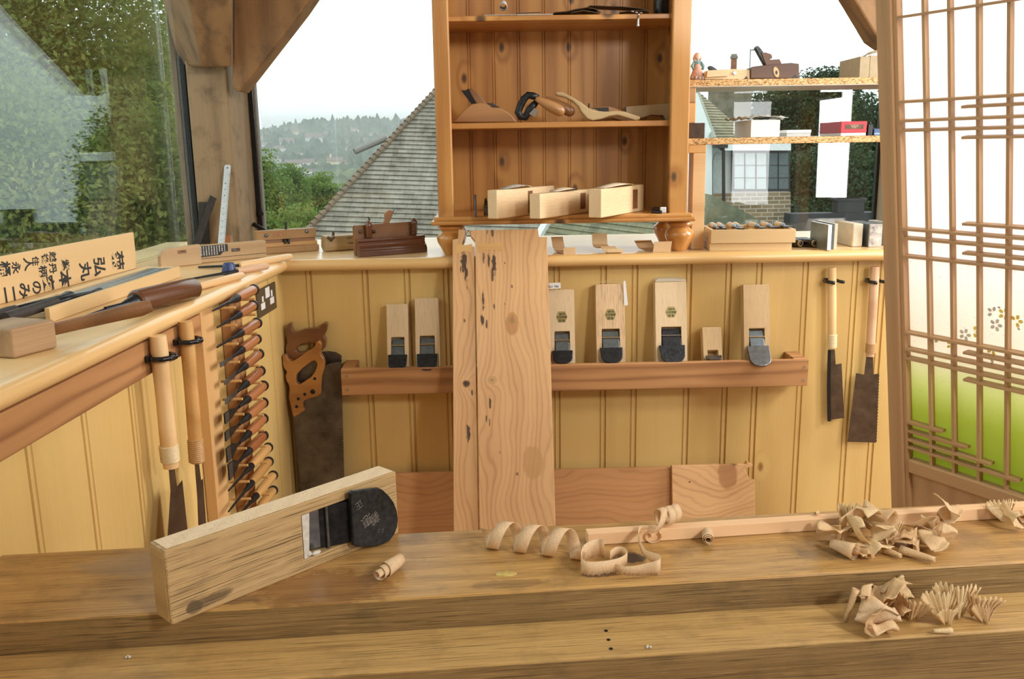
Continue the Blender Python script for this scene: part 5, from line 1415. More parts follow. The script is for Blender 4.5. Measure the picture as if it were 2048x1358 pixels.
# chisels resting on the pegs
CH = [(625, 97, 415, 205, 0), (622, 177, 438, 290, 0), (640, 265, 438, 388, 1), (637, 345, 455, 480, 2), (650, 420, 475, 570, 2), (657, 505, 480, 665, 3), (673, 580, 475, 750, 6),
      (672, 665, 478, 840, 5), (672, 745, 485, 935, 7), (672, 830, 495, 1020, 8), (697, 890, 495, 1110, 10), (700, 960, 495, 1215, 10), (722, 1030, 520, 1270, 10), (722, 1105, 545, 1330, 10)]
ORD = ['topmost', 'second from the top', 'third from the top', 'fourth from the top', 'fifth from the top', 'sixth from the top', 'seventh from the top', 'eighth from the top', 'ninth from the top', 'tenth from the top',
       'eleventh from the top', 'twelfth from the top', 'thirteenth from the top', 'lowest visible']
DESC = {0: 'slim dark-bladed chisel', 1: 'narrow chisel', 2: 'narrow chisel with a bright cutting edge', 3: 'chisel with a bright straight blade', 5: 'wide-bladed chisel', 6: 'wide spoon-bladed chisel', 7: 'broad flared chisel', 8: 'broadest flared chisel', 10: 'long thin paring chisel with a tan handle'}
def chisel(label, A, B, kind):
    """A = butt end of the handle, B = tip, both in left-wall coordinates"""
    A, B = Vector(A), Vector(B); d = B - A; L = d.length
    M = ML @ frame(A, d, (0, 1, 0))
    t = thing('chisel', label, 'chisel', M, 'chisels on the wall rack')
    hl = .47 * L if kind != 10 else .5 * L
    r = .0118 if kind != 10 else .0112
    X = RY(90)
    mb = MB(); mb.lathe([(r * .82, .004), (r * .98, .012), (r * 1.02, hl * .35), (r * .96, hl * .7), (r * .74, hl * .94), (r * .66, hl)], 18, X)
    mb.build('handle', M_['tanhandle'] if kind == 10 else M_['redhandle'], t, smooth=True)
    mb = MB(); mb.lathe([(r * .6, -.001), (r * 1.0, -.001), (r * 1.1, .001), (r * 1.1, .0075), (r * .95, .0085)], 18, X); mb.build('hoop', M_['iron'] if kind != 10 else M_['black'], t, smooth=True)
    mb = MB(); mb.lathe([(r * .70, hl - .018), (r * .80, hl - .004), (r * .62, hl + .012), (r * .34, hl + .040), (r * .30, hl + .052)], 14, X); mb.build('ferrule', M_['iron'], t, smooth=True)
    x0, x1 = hl + .038, L
    mb = MB()
    w = {0: .0035, 1: .0045, 2: .0055, 3: .007, 5: .0105, 6: .012, 7: .0165, 8: .019, 10: .0042}[kind]
    if kind in (0, 1, 10):
        mb.tube([(x0, 0, 0), (x0 + (x1 - x0) * .5, 0, 0), (x1, 0, 0)], [.0042, .0036, w * .5], 8, flat=.7)
        bl = mb.build('blade', M_['iron'], t, smooth=True)
    elif kind in (2, 3):
        mb.hexa([(x0, -.003, -.002), (x1, -w, -.0018), (x1, w, -.0018), (x0, .003, -.002), (x0, -.003, .002), (x1 - .014, -w, .0018), (x1 - .014, w, .0018), (x0, .003, .002)])
        bl = mb.build('blade', M_['bladeblue'] if True else None, t, bevel=.0006)
    else:
        prof = [(x0, .003), (x0 + (x1 - x0) * .30, .0035), (x0 + (x1 - x0) * .55, w * .8), (x1 - .012, w), (x1, w * .96), (x1, -w * .96), (x1 - .012, -w), (x0 + (x1 - x0) * .55, -w * .8), (x0 + (x1 - x0) * .30, -.0035), (x0, -.003)]
        mb.prism(prof, -.0016, .0016, 'XY'); bl = mb.build('blade', M_['iron'], t, bevel=.0008)
        mb = MB(); mb.prism([(x1 - .022, w * .9), (x1 - .001, w * .93), (x1 - .001, -w * .93), (x1 - .022, -w * .9)], .0017, .0021, 'XY'); mb.build('bevel', M_['bladeblue'], bl)
    return t
for k, (hx_, hy_, tx_, ty_, kind) in enumerate(CH):
    px0, py0, px1, py1 = 260 + hx_ * .3977, 540 + hy_ * .3977, 260 + tx_ * .3977, 540 + ty_ * .3977
    A, B = lw(px0, py0, .053), lw(px1, py1, .046)
    chisel(f'{DESC[kind]} {ORD[k]} in the peg rack', A, B, kind)
    for s_, y0 in ((e0.x * .5 + e1.x * .5, .0225), (b0.x * .5 + b1.x * .5, .0245)):
        f = (s_ - A.x) / (B.x - A.x)
        if not .05 < f < .97: f = min(max(f, .06), .95); s_ = A.x + (B.x - A.x) * f
        rr_ = .0125 if f < .45 else (.0095 if f < .56 else .0058)
        zz_ = A.z + (B.z - A.z) * f - (rr_ + .0031) / max(.4, abs(B.x - A.x) / (B - A).length)
        mb = MB(); mb.tube([(s_, y0, zz_), (s_, .068, zz_ + .001)], .0030, 10); mb.build('peg', M_['key'], cr, smooth=True)
# socket plate
sp0, sp1 = lw(513, 580, .004), lw(550, 566, .004)
za_, zb_2 = lw(532, 629, .004).z, lw(532, 572, .004).z
so = thing('socket_plate', 'bronze double socket plate with white labels in the corner behind the chisels', 'socket', ML)
mb = MB(); mb.bx((sp1.x, .0006, za_), (sp0.x, .005, zb_2)); mb.build('plate', M_['outlet'], so, bevel=.0015)
Q = lambda zx, zy: (500 + zx * .05525, 565 + zy * .05525)
for zx0, zy0, zx1, zy1 in ((545, 210, 720, 500), (755, 285, 820, 485), (430, 520, 500, 690), (725, 570, 880, 720), (400, 780, 560, 930)):
    a, b = lw(*Q(zx0, zy0), .0055), lw(*Q(zx1, zy1), .0055)
    mb = MB(); mb.bx((min(a.x, b.x), .0051, min(a.z, b.z)), (max(a.x, b.x), .0056, max(a.z, b.z))); mb.build('label', M_['whiteplastic'], so)
# two long pull saws on black clips
def lsaw(label, p0, p1, r, wrap, blade, wmat, hm):
    A, B = lw(*p0, .040), lw(*p1, .040)
    t = thing('pull_saw', label, 'saw', ML, 'long pull saws on the left wall')
    mb = MB(); d = B - A; n = 10
    mb.tube([A + d * k / n for k in range(n + 1)], [r * .94] + [r * (1 + .02 * math.sin(k)) for k in range(1, n)] + [r * .92], 20); mb.build('handle', hm, t, smooth=True)
    a, b = lw(*wrap[0], .040), lw(*wrap[1], .040)
    zx_ = (b - a).normalized(); xx = zx_.orthogonal().normalized()
    Mw = Matrix((xx, zx_.cross(xx), zx_)).transposed().to_4x4(); Mw.translation = a
    mb = MB(); mb.lathe([(r * 1.02 + .0020 * abs(math.sin(k * PI / 3)), (a - b).length * k / 36) for k in range(37)], 20, Mw); mb.build('cane_wrap', M_[wmat], t, smooth='all')
    P = [lw(x, y, .040) for x, y in blade]
    mb = MB(); mb.prism([(p.x, p.z) for p in P], .0394, .0406, 'XZ'); mb.build('saw_blade', M_['sawsteel'], t)
    return t
q = lambda zx, zy: (260 + zx * .3977, 540 + zy * .3977)
lsaw('left long pull saw with white cane binding on the left wall', q(140, 330), q(207, 992), .0150, (q(193, 880), q(203, 960)), [q(195, 990), q(222, 990), q(236, 1092), q(262, 1058), q(300, 1420), q(185, 1420), q(205, 1110)], 'cane', M_['palehandle'])
lsaw('right long pull saw with a twisted tan binding, next to the chisel rack', q(280, 258), q(338, 968), .0135, (q(328, 850), q(336, 965)), [q(326, 970), q(346, 970), q(357, 1060), q(366, 1050), q(392, 1420), q(350, 1420), q(340, 1150)], 'canetan', M_['tanhandle'])
for p, lab in (((148, 437), 'black clip gripping the left long saw'), ((284, 354), 'black clip gripping the right long saw')):
    c = lw(*q(*p), .040)
    Mc = ML @ T(c.x, .0222, c.z) @ RZ(180)
    clip_on_wall(lab, None, .0165, Mc, deep=.041, band=True)

# ------------------------------------------------------------------ left worktop
def top(px, py, dz=0): return at(px, py, Z=ZT + .0004 + dz)
# calligraphy board
hb_ = .092
Tr, Tl = at(267, 465, Z=ZT + hb_), at(2, 514, Z=ZT + hb_)
dirb = Vector((Tr.x - Tl.x, Tr.y - Tl.y, 0)); Lb = dirb.length + .25
MBd = frame(Vector((Tr.x, Tr.y, ZT + .0006)), -dirb, (0, 0, 1))   # x towards the camera, y into the room
nb_ = MBd.col[1].to_3d()
cb = thing('calligraphy_board', 'pale wooden box lid with black brush writing standing on edge by the left window', 'board', MBd)
mb = MB(); mb.bx((0, -.009, 0), (Lb, 0, hb_)); mb.build('board', M_['kiri'], cb, bevel=.0006)
def cg(ch, zx, zy, sz):
    px, py = zx * .1473, 450 + zy * .1473
    p = atp(px, py, MBd.translation, nb_); lp = MBd.inverted() @ p
    s = sz * .1473 * p.y / FPX * 1.32
    # glyph top points away from the camera (local -x), glyph right points down
    m = Matrix(((0, -1, 0, lp.x), (0, 0, 1, .0003), (-1, 0, 0, lp.z), (0, 0, 0, 1)))
    return (ch, m @ RZ(random.uniform(-5, 5)) @ SC(1, 1.18, 1), s)
for g_ in (cg('菊', 1590, 490, 205), cg('弘', 1340, 565, 200), cg('丸', 1150, 625, 190), cg('紫', 880, 545, 120), cg('丹', 710, 590, 115), cg('柄', 575, 630, 125),
      cg('越', 708, 432, 105), cg('後', 605, 460, 105), cg('住', 475, 490, 100), cg('人', 375, 528, 140), cg('永', 210, 580, 125), cg('桶', 50, 600, 165),
      cg('本', 870, 740, 190), cg('突', 650, 800, 170), cg('の', 490, 850, 155), cg('み', 322, 890, 175), cg('二', 122, 950, 190)):
    text([g_], M_['ink'], cb, 'brush_character', bold=g_[2] * .022)
# open box with two long slicks
B1, B2 = top(361, 554), top(114, 641)
dbx = (B2 - B1); Lx = dbx.length + .02
MX = frame(B1, dbx, (0, 0, 1)); wx_, hx2 = -.100, .026
bxo = thing('open_box', 'long open pale wooden box on the left worktop holding two dark slicks', 'box', MX)
sgn = 1
for nm, a, b in (('front_side', (0, -.009, 0), (Lx, 0, hx2)), ('back_side', (0, wx_, 0), (Lx, wx_ + .009, hx2)), ('end_side', (0, wx_ + .0091, 0), (.009, -.0091, hx2)), ('bottom', (.0091, wx_ + .0091, 0), (Lx, -.0091, .005))):
    pass
nin = (MX.col[1].to_3d())
into = -1 if nin.x > 0 else 1       # local y sign that leads away from the room, towards the window
def bxp(nm, a, b, mat='kiri', bevel=.0006):
    mb = MB(); mb.bx((a[0], into * a[1], a[2]), (b[0], into * b[1], b[2])); return mb.build(nm, M_[mat], bxo, bevel=bevel)
Wb = .085
bxp('front_side', (0, 0, 0), (Lx, .009, hx2)); bxp('back_side', (0, Wb - .009, 0), (Lx, Wb, hx2)); bxp('end_side', (0, .0091, 0), (.009, Wb - .0091, hx2 - .001), 'kiri_edge'); bxp('bottom', (.0091, .0091, 0), (Lx, Wb - .0091, .005))
bxp('rest_block', (.53, .012, .0051), (.545, .072, .0125), 'kiri_edge')
def slick(label, yy, x0, x1, x2, x3, w):
    t = thing('slick_chisel', label, 'chisel', MX @ T(0, into * yy, .019), 'slicks in the open box')
    mb = MB(); h = .0045
    prof = [(-w, 0), (w, 0), (w * .9, h * .7), (w * .35, h), (-w * .35, h), (-w * .9, h * .7)]
    mb.prism(prof, x0, x1, 'YZ'); mb.build('blade', M_['blade'], t, bevel=.0008)
    mb = MB(); mb.tube([(x1 - .02, 0, .002), (x1 + .01, 0, .003), ((x1 + x2) / 2, 0, .006), (x2, 0, .006)], [w * .8, w * .42, .0065, .0085], 14, flat=.7); mb.build('neck', M_['iron'], t, smooth='all')
    mb = MB(); mb.tube([(x2, 0, .006), (x2 + .02, 0, .006), (x3, 0, .006)], [.0085, .0095, .0095], 14); mb.build('handle', M_['blackboard'], t, smooth=True)
slick('wider dark slick lying nearer the written board in the open box', .056, .012, .42, .58, .88, .0165)
slick('narrower steel slick lying nearer the room in the open box', .026, .012, .36, .50, .66, .0115)

# square-headed mallet
c0, c1 = top(28, 718), top(117, 695)
MM = frame(c0, c1 - c0, (0, 0, 1)); wm_ = (c1 - c0).length
hm_ = at(22, 659, Y=c0.y).z - ZT
ml = thing('mallet', 'square-headed wooden mallet lying at the near end of the left worktop', 'mallet', MM)
mb = MB(); mb.bx((0, 0, 0), (wm_, .085, hm_)); mb.build('head', M_['mallet_head'], ml, bevel=.004, seg=3)
e = MM.inverted() @ at(303, 612, Z=ZT + .052); s0 = Vector((wm_ - .01, .035, hm_ * .48))
mb = MB(); d = e - s0; n = 10
mb.tube([s0 + d * k / n for k in range(n + 1)], [.0072 + .0026 * (k / n) ** 1.5 for k in range(n)] + [.007], 14, flat=1.3); mb.build('handle', M_['mallet_stick'], ml, smooth=True)

# big chisel with a thick brown barrel handle
rb = .0225
a, b = at(270, 604, Z=ZT + rb), at(389, 576, Z=ZT + rb)
MC = frame(a, b - a, (0, 0, 1)); Lc = (b - a).length
bc = thing('barrel_handled_slick', 'heavy slick with a thick dark brown barrel handle and iron shank behind the mallet', 'chisel', MC)
mb = MB(); mb.lathe([(rb * .80, 0), (rb * .97, .004), (rb, .02), (rb * .99, Lc * .6), (rb * .96, Lc - .006), (rb * .80, Lc)], 28, RY(90)); mb.build('barrel', M_['brownlog'], bc, smooth=True)
mb = MB(); mb.lathe([(.004, -.075), (.0045, -.035), (.008, -.022), (.014, -.003), (.0145, .0)], 20, RY(90)); mb.tube([(-.19, 0, -.012), (-.07, 0, -.002)], [.004, .0045], 10); mb.build('shank', M_['iron'], bc, smooth=True)
mb = MB(); mb.tube([(Lc - .001, 0, .0), (Lc + .008, 0, .0)], .009, 14); mb.build('ferrule', M_['blackplastic'], bc, smooth=True)

def lying(label, name, hand, r, blade=None, hm='palehandle', cat='chisel', ferr=True, rb_=.004):
    a, b = at(*hand[0], Z=ZT + r), at(*hand[1], Z=ZT + r)
    M = frame(a, b - a, (0, 0, 1)); L = (b - a).length; Mi = M.inverted()
    t = thing(name, label, cat, M)
    mb = MB(); mb.lathe([(r * .82, 0), (r * .95, .01), (r * 1.02, L * .5), (r, L * .93), (r * .8, L - .002), (r * .3, L)], 18, RY(90)); mb.build('handle', M_[hm], t, smooth=True)
    if blade:
        e = Mi @ at(*blade, Z=ZT + .003)
        mb = MB(); mb.tube([(.002, 0, 0), tuple(e * .25), tuple(e * .6), tuple(e)], [r * .7, rb_ * 1.2, rb_, rb_ * .8], 10, flat=.6); mb.build('blade', M_['iron'], t, smooth=True)
    return t
lying('pale round-handled chisel pointing at the corner, end to end with the brown barrel', 'chisel', ((397, 573), (485, 550)), .0088, None)
lying('chisel with a pinkish handle and black blade passing behind the blue cone', 'chisel', ((474, 542), (536, 532)), .0085, (371, 560), 'pinkhandle', rb_=.0048)
lying('long spear-bladed tool with a honey handle pointing into the corner', 'spear_plane', ((478, 531), (582, 513)), .0095, (398, 534), 'palehandle', 'scraper', rb_=.0055)
c = top(459, 548)
mb = MB(); mb.lathe([(.0, 0), (.0185, 0), (.019, .004), (.0125, .026), (.0118, .0275), (.0, .0275)], 28, T(*c)); tag(mb.build('cone_cap', M_['blue'], None, smooth=True), 'small blue plastic cone standing on the left worktop near the corner', 'cone')

# stock of a tool with black label
a, b = top(398, 527), top(534, 514.5)
MG = frame(a, b - a, (0, 0, 1)); Lq = (b - a).length; MGi = MG.inverted()
gt = thing('wooden_level', 'pale beech bar with a small vial slot and black printed label on its left half', 'level', MG)
hq = at(530, 481, Y=b.y).z - ZT
mb = MB(); mb.bx((-.005, 0, .0), (Lq, .022, hq)); mb.build('bar', M_['palebeech'], gt, bevel=.002)
mb = MB(); mb.bx((-.004, -.0004, hq * .24), (Lq - .001, -.00005, hq * .27)); mb.build('groove_line', M_['darkoak'], gt)
x0 = (MGi @ atp(463, 500, MG.translation, MG.col[1].to_3d())); x1 = (MGi @ atp(480, 498, MG.translation, MG.col[1].to_3d()))
mb = MB(); mb.bx((x0.x, -.0006, x0.z - .005), (x1.x, -.0001, x0.z + .004)); sl = mb.build('vial_slot', M_['darkoak'], gt, bevel=.0003)
mb = MB(); mb.bx((x0.x + .002, -.0012, x0.z - .0035), (x0.x + .014, -.0007, x0.z + .003)); mb.build('vial', M_['bladeblue'], sl)
l0 = MGi @ atp(400, 515, MG.translation, MG.col[1].to_3d()); l1 = MGi @ atp(455, 488, MG.translation, MG.col[1].to_3d())
mb = MB(); mb.prism([(l0.x, l0.z), (l0.x + (l1.x - l0.x) * .72, l0.z + .002), (l0.x + (l1.x - l0.x) * .82, l0.z + .010), (l1.x, l0.z + .011), (l1.x, l1.z), (l0.x, l1.z)], -.0009, -.0002, 'XZ'); lbl = mb.build('printed_label', M_['ink'], gt)
mb = MB(); mb.bx((l0.x - .006, -.0012, l0.z), (l0.x, -.0002, l1.z)); mb.build('white_strip', M_['paper'], lbl)
W_l, H_l = l1.x - l0.x, l1.z - l0.z
jp = '木工具説明書取扱注意水平器使用方法刃物研磨台直定規'
random.seed(3)
text([(''.join(random.choice(jp)), T(l0.x + .004 + W_l * .92 * c_ / 10, -.0011, l1.z - .003 - (H_l - .008) * r_ / 8) @ RX(90), .0036) for c_ in range(10) for r_ in range(9) if not (c_ > 6 and r_ > 5)], M_['paper'], lbl, 'printed_text')
a, b = top(322, 536.5), top(404, 528)
MG2 = frame(a, b - a, (0, 0, 1)); L2 = (b - a).length; MG2i = MG2.inverted()
fb = thing('wooden_block_plane', 'round-cornered pale beech block with a small dark slot left of the level', 'hand plane', MG2)
h2_ = at(400, 489, Y=b.y).z - ZT
mb = MB(); mb.prism([(0, 0), (L2, 0), (L2, h2_), (.03, h2_ * .93), (.010, h2_ * .84), (.001, h2_ * .6)], 0, .018, 'XZ'); mb.build('body', M_['palebeech'], fb, bevel=.0015)
mb = MB(); p = MG2i @ atp(364, 504, MG2.translation, MG2.col[1].to_3d()); mb.bx((p.x - .012, -.0004, p.z - .004), (p.x + .012, -.00005, p.z + .005)); sl = mb.build('slot', M_['mallet_stick'], fb, bevel=.0002)
mb = MB(); mb.bx((p.x - .004, -.0009, p.z + .001), (p.x + .008, -.0005, p.z + .003)); mb.build('iron_edge', M_['black'], sl)

# steel rule, dark slats and block leaning at the post
def slab_px(name, label, cat, P, Y0, Y1, th, mat, bevel=.0005):
    """leaning slab: bottom pair at depth Y0, top pair at depth Y1 (px order bl, br, tr, tl)"""
    q = [at(P[0][0], P[0][1], Y=Y0), at(P[1][0], P[1][1], Y=Y0), at(P[2][0], P[2][1], Y=Y1), at(P[3][0], P[3][1], Y=Y1)]
    mb = MB(); n = (q[1] - q[0]).cross(q[3] - q[0]).normalized()
    if n.y < 0: n = -n
    mb.hexa([q[0], q[1], q[1] + n * th, q[0] + n * th, q[3], q[2], q[2] + n * th, q[3] + n * th])
    return tag(mb.build(name, mat, None, bevel=bevel), label, cat)
ru = thing('steel_rule', 'bright steel ruler leaning upright against the oak corner post', 'ruler', T(0, 0, 0))
q4 = [at(433.5, 512, Y=2.60), at(447, 512, Y=2.60), at(461, 332, Y=2.735), at(447, 332, Y=2.735)]
mb = MB()
tt = [q4[0].lerp(q4[3], 1.0), q4[1].lerp(q4[2], 1.0)]
n_ = (q4[1] - q4[0]).cross(q4[3] - q4[0]).normalized(); n_ = -n_ if n_.y < 0 else n_
ux, uz = (q4[1] - q4[0]).normalized(), ((q4[3] + q4[2]) / 2 - (q4[0] + q4[1]) / 2)
MRu = Matrix((ux, -n_.cross(ux) if False else n_, uz.normalized())).transposed().to_4x4(); MRu.translation = (q4[0] + q4[1]) / 2
wr_ = (q4[1] - q4[0]).length; Lr = uz.length
ru.matrix_world = MRu
hole = [(.0026 * math.cos(2 * PI * k / 12), Lr - .006 + .0026 * math.sin(2 * PI * k / 12)) for k in range(12)]
poly_holes(mb, [(-wr_ / 2, 0), (wr_ / 2, 0), (wr_ / 2, Lr - .002), (wr_ * .36, Lr + .004), (-wr_ * .36, Lr + .004), (-wr_ / 2, Lr - .002)], [hole], 0, .0012)
mb.build('rule', M_['ruler'], ru)
mb = MB()
for k in range(62):
    z_ = .01 + k * (Lr - .03) / 62; ln = .006 if k % 5 == 0 else .003
    mb.bx((wr_ / 2 - ln - .0005, -.0003, z_), (wr_ / 2 - .0005, -.00005, z_ + .0006))
mb.build('graduations', M_['ink'], ru)
text([(str(k), T(-wr_ * .1, -.0003, .03 + k * .02) @ RX(90) @ RZ(-90), .006) for k in range(1, 11)], M_['ink'], ru, 'numbers')
slab_px('blackened_lath', 'blackened slat standing upright at the foot of the corner post', 'slat', [(398, 488), (420, 488), (416, 404), (396, 404)], 2.72, 2.735, .004, M_['blackboard'])
slab_px('blackened_lath', 'blackened slat leaning diagonally across the corner post', 'slat', [(384, 492), (400, 492), (432, 397), (420, 390)], 2.698, 2.715, .004, M_['blackboard'])
k0, k1 = at(447, 512, Y=2.68), at(460, 471, Y=2.68)
mb = MB(); mb.bx((k0.x, 2.68, ZT + .0005), (k1.x, 2.71, k1.z)); tag(mb.build('wood_block', M_['redhandle'], None, bevel=.001), 'little red-brown wood block behind the level next to the ruler', 'block')

# three moulding planes under the back window
a, b = top(530, 509), top(639, 501)
M1 = frame(a, b - a, (0, 0, 1)); L1 = (b - a).length
p1 = thing('plough_plane', 'tan plough plane with a faint red pencilled number, next to the corner post', 'hand plane', M1)
H1 = at(634, 456, Y=b.y).z - ZT
mb = MB(); mb.bx((-.012, 0, .0), (L1, .03, H1 * .28)); mb.build('fence', M_['midbeech'], p1, bevel=.002)
mb = MB(); mb.bx((-.014, .006, H1 * .28), (L1 - .003, .034, H1 * .46)); mb.build('lower_stock', M_['tanhandle'], p1, bevel=.001)
mb = MB(); mb.bx((-.016, .014, H1 * .46), (L1 - .006, .036, H1 * .60)); mb.build('rebate', M_['cooper'], p1)
mb = MB(); mb.bx((-.018, .004, H1 * .60), (L1 - .006, .036, H1)); mb.build('stock', M_['midbeech'], p1, bevel=.0012)
for x, z_ in ((.008, .80), (L1 - .035, .87)):
    mb = MB(); mb.lathe([(0, 0), (.0052, 0), (.0056, .003), (.003, .005), (0, .005)], 12, T(x, .004, H1 * z_) @ RX(90)); mb.build('screw', M_['blade'], p1, smooth=True)
mb = MB(); mb.bx((L1 * .36, -.001, H1 * .40), (L1 * .40, .014, H1 * .58)); mb.bx((L1 * .43, -.001, H1 * .38), (L1 * .46, .014, H1 * .60)); mb.build('iron', M_['iron'], p1)
mb = MB(); mb.tube([(L1 * .44, .02, H1 - .01), (L1 * .45, .02, H1 + .022)], .0035, 10); mb.build('wedge_pin', M_['black'], p1)
text([('(02 51', T(L1 * .30, .0037, H1 * .80) @ RX(90), .017)], plain('faint_red_pencil', (.50, .12, .06), .7), p1, 'pencilled_number', bold=-.0004)
a, b = top(652, 504), top(724, 499)
M2_ = frame(a, b - a, (0, 0, 1)); L2_ = (b - a).length + .01
p2_ = thing('moulding_plane', 'pale greyish beech moulding plane half hidden by the dark walnut plane', 'hand plane', M2_)
H2 = at(727, 465, Y=b.y).z - ZT
mb = MB(); mb.prism([(0, .004), (.006, 0), (.030, 0), (.046, .012), (.040, H2 * .92), (.002, H2 * .86), (-.002, H2 * .3)], 0, L2_, 'YZ'); mb.build('body', M_['greybeech'], p2_, bevel=.001)
mb = MB(); c_ = (.016, -.002, H2 * .68)
mb.lathe([(0, 0), (.005, 0), (.004, .006), (0, .007)], 12, T(*c_) @ RX(90)); mb.tube([(.006, -.005, H2 * .86), (.016, -.006, H2 * .70), (.026, -.005, H2 * .84)], [.004, .0045, .004], 8); mb.build('wing_nut', M_['leather'], p2_, smooth='all')
text([('ELR', T(L2_ * .60, -.0018, H2 * .72) @ RX(90) @ SC(1, 1, 1), .009), ('TONE', T(L2_ * .62, -.0018, H2 * .42) @ RX(90), .007)], M_['darkoak'], p2_, 'stamped_letters')
mb = MB(); mb.tube([(.030, .02, H2 - .01), (.032, .02, H2 + .006)], .004, 8); mb.build('wedge_pin', M_['leather'], p2_)
a, b = top(721, 514.5), top(855, 504)
M3 = frame(a, b - a, (0, 0, 1)); L3 = (b - a).length
p3_ = thing('plough_plane', 'polished dark walnut plough plane with stepped fence and turned stems', 'hand plane', M3)
mb = MB(); mb.prism([(0, 0), (.03, 0), (.03, .048), (.012, .048), (.010, .042), (.014, .038), (.014, .030), (.009, .024), (.004, .022), (.004, .018), (0, .014)], 0, L3, 'YZ'); mb.build('fence', M_['walnut'], p3_, bevel=.0012)
mb = MB(); mb.prism([(.004, .0), (L3 - .012, .0), (L3 - .014, .074), (L3 - .022, .086), (.004 + .004, .084), (.004, .078)], .045, .062, 'XZ'); mb.build('stock', M_['mallet_stick'], p3_, bevel=.002)
for x in (.040, L3 - .026):
    mb = MB(); mb.tube([(x, .031, .060), (x, .0445, .060)], .008, 12); mb.lathe([(.007, .049), (.0085, .053), (.007, .056), (.009, .060), (.008, .064), (.0095, .068), (.008, .074), (.010, .080), (.0085, .090), (.004, .096), (0, .098)], 16, T(x, .028, 0)); mb.build('turned_stem', M_['walnut'], p3_, smooth=True)
mb = MB(); mb.prism([(.086, .075), (.100, .098), (.098, .108), (.104, .118), (.114, .122), (.123, .118), (.124, .110), (.112, .085), (.108, .075)], .050, .057, 'XZ'); mb.build('wedge', M_['cooper'], p3_, bevel=.0015)
mb = MB(); mb.tube([(.106, .053, .08), (.130, .053, .124)], .0018, 8); mb.build('iron', M_['blade'], p3_)
for x, z_ in ((.020, .066), (.060, .064)):
    mb = MB(); mb.lathe([(0, 0), (.0055, .001), (.004, .008), (.002, .010), (0, .010)], 10, T(x, .0445, z_) @ RX(90)); mb.build('thumb_screw', M_['leather'], p3_, smooth=True)
mb = MB(); mb.tube([(.046, .046, .082), (.047, .046, .092), (.050, .046, .098), (.046, .046, .106)], [.003, .0035, .003, .0015], 8); mb.build('adjuster', M_['black'], p3_, smooth='all')
# ------------------------------------------------------------------ things in the cabinet
def outl(f, P, Y): 
    r = []
    for p in P:
        q = at(*f(*p), Y=Y); r.append((q.x, q.z))
    return r
def shape(name, label, cat, parts, zmin=None, group=None):
    """parts: (name, px outline, Y0, Y1, material, bevel); dropped to rest on zmin"""
    allp = [(n, outl(lambda a, b: (a, b), P, Y0), Y0, Y1, m, bv) for n, P, Y0, Y1, m, bv in parts]
    x0 = sum(u for u, v in allp[0][1]) / len(allp[0][1]); y0 = allp[0][2]
    z0 = min(v for u, v in allp[0][1]) if zmin is None else zmin
    dz = 0 if zmin is None else zmin - min(v for u, v in allp[0][1])
    t = thing(name, label, cat, T(x0, y0, z0), group)
    for n, q, a, b, m, bv in allp:
        mb = MB(); mb.prism([(u - x0, v - z0 + dz) for u, v in q], a - y0, b - y0, 'XZ'); mb.build(n, M_[m] if isinstance(m, str) else m, t, bevel=bv, seg=3)
    return t
zS1, zS2, zS3 = zs1 + .0004, zs2 + .0004, ZF + .0045
K = lambda zx, zy: (895 + zx * .0757, 170 + zy * .0757)
k = lambda P: [K(*p) for p in P]
shape('cooper_plane', 'dark humped plane with a slanting wedge and iron at the left of the middle shelf', 'hand plane',
      [('body', k([(130, 1003), (200, 930), (330, 780), (480, 620), (640, 515), (860, 480), (1050, 500), (1400, 615), (1600, 720), (1740, 840), (1850, 1003)]), 2.520, 2.585, 'cooper', .006),
       ('wedge', k([(540, 105), (650, 105), (800, 220), (1020, 480), (1000, 560), (800, 560), (640, 300)]), 2.535, 2.570, 'mallet_stick', .003),
       ('iron', k([(360, 150), (480, 152), (540, 110), (860, 520), (640, 520)]), 2.538, 2.567, 'iron', .001),
       ('mouth_slot', k([(1050, 488), (1180, 488), (1390, 608), (1180, 605)]), 2.519, 2.5865, 'blackboard', .001)], zS2)
E8 = lambda zx, zy: (1000 + zx * .1758, 170 + zy * .1758)
e8 = lambda P: [E8(*p) for p in P]
sp = thing('shave_tool', 'shave with two rounded brown handles, black iron loop and bright blade on the middle shelf', 'scraper', T(.06, 2.53, zS2))
Xi = T(-.06, -2.53, -zS2 + .0075)
mb = MB(); mb.tube([at(*E8(x, y), Y=2.525) for x, y in ((440, 180), (380, 158), (320, 148), (275, 190), (230, 275), (206, 345), (235, 392), (285, 402), (320, 345), (370, 275), (415, 225))], [.0045] + [.0058] * 9 + [.0045], 10, M=Xi, flat=1.7); mb.build('iron_loop', M_['iron'], sp, smooth='all')
mb = MB(); q = [at(*E8(x, y), Y=2.512) for x, y in ((330, 360), (395, 292), (442, 330), (395, 398))]; mb.prism([(p.x, p.z) for p in q], 2.512, 2.5145, 'XZ', Xi); mb.build('cutter', M_['steel'], sp, bevel=.0006)
for (x0_, y0_, x1_, y1_, Y) in ((405, 185, 735, 352, 2.515), (520, 180, 845, 358, 2.555)):
    a, b = at(*E8(x0_, y0_), Y=Y), at(*E8(x1_, y1_), Y=Y)
    mb = MB(); d = b - a
    mb.tube([a + d * t_ for t_ in (0, .06, .2, .4, .6, .8, .92, .985, 1.0)], [.005, .0075, .0105, .0135, .0155, .0155, .013, .007, .002], 18, M=Xi); mb.build('handle', M_['cooper'], sp, smooth='all')
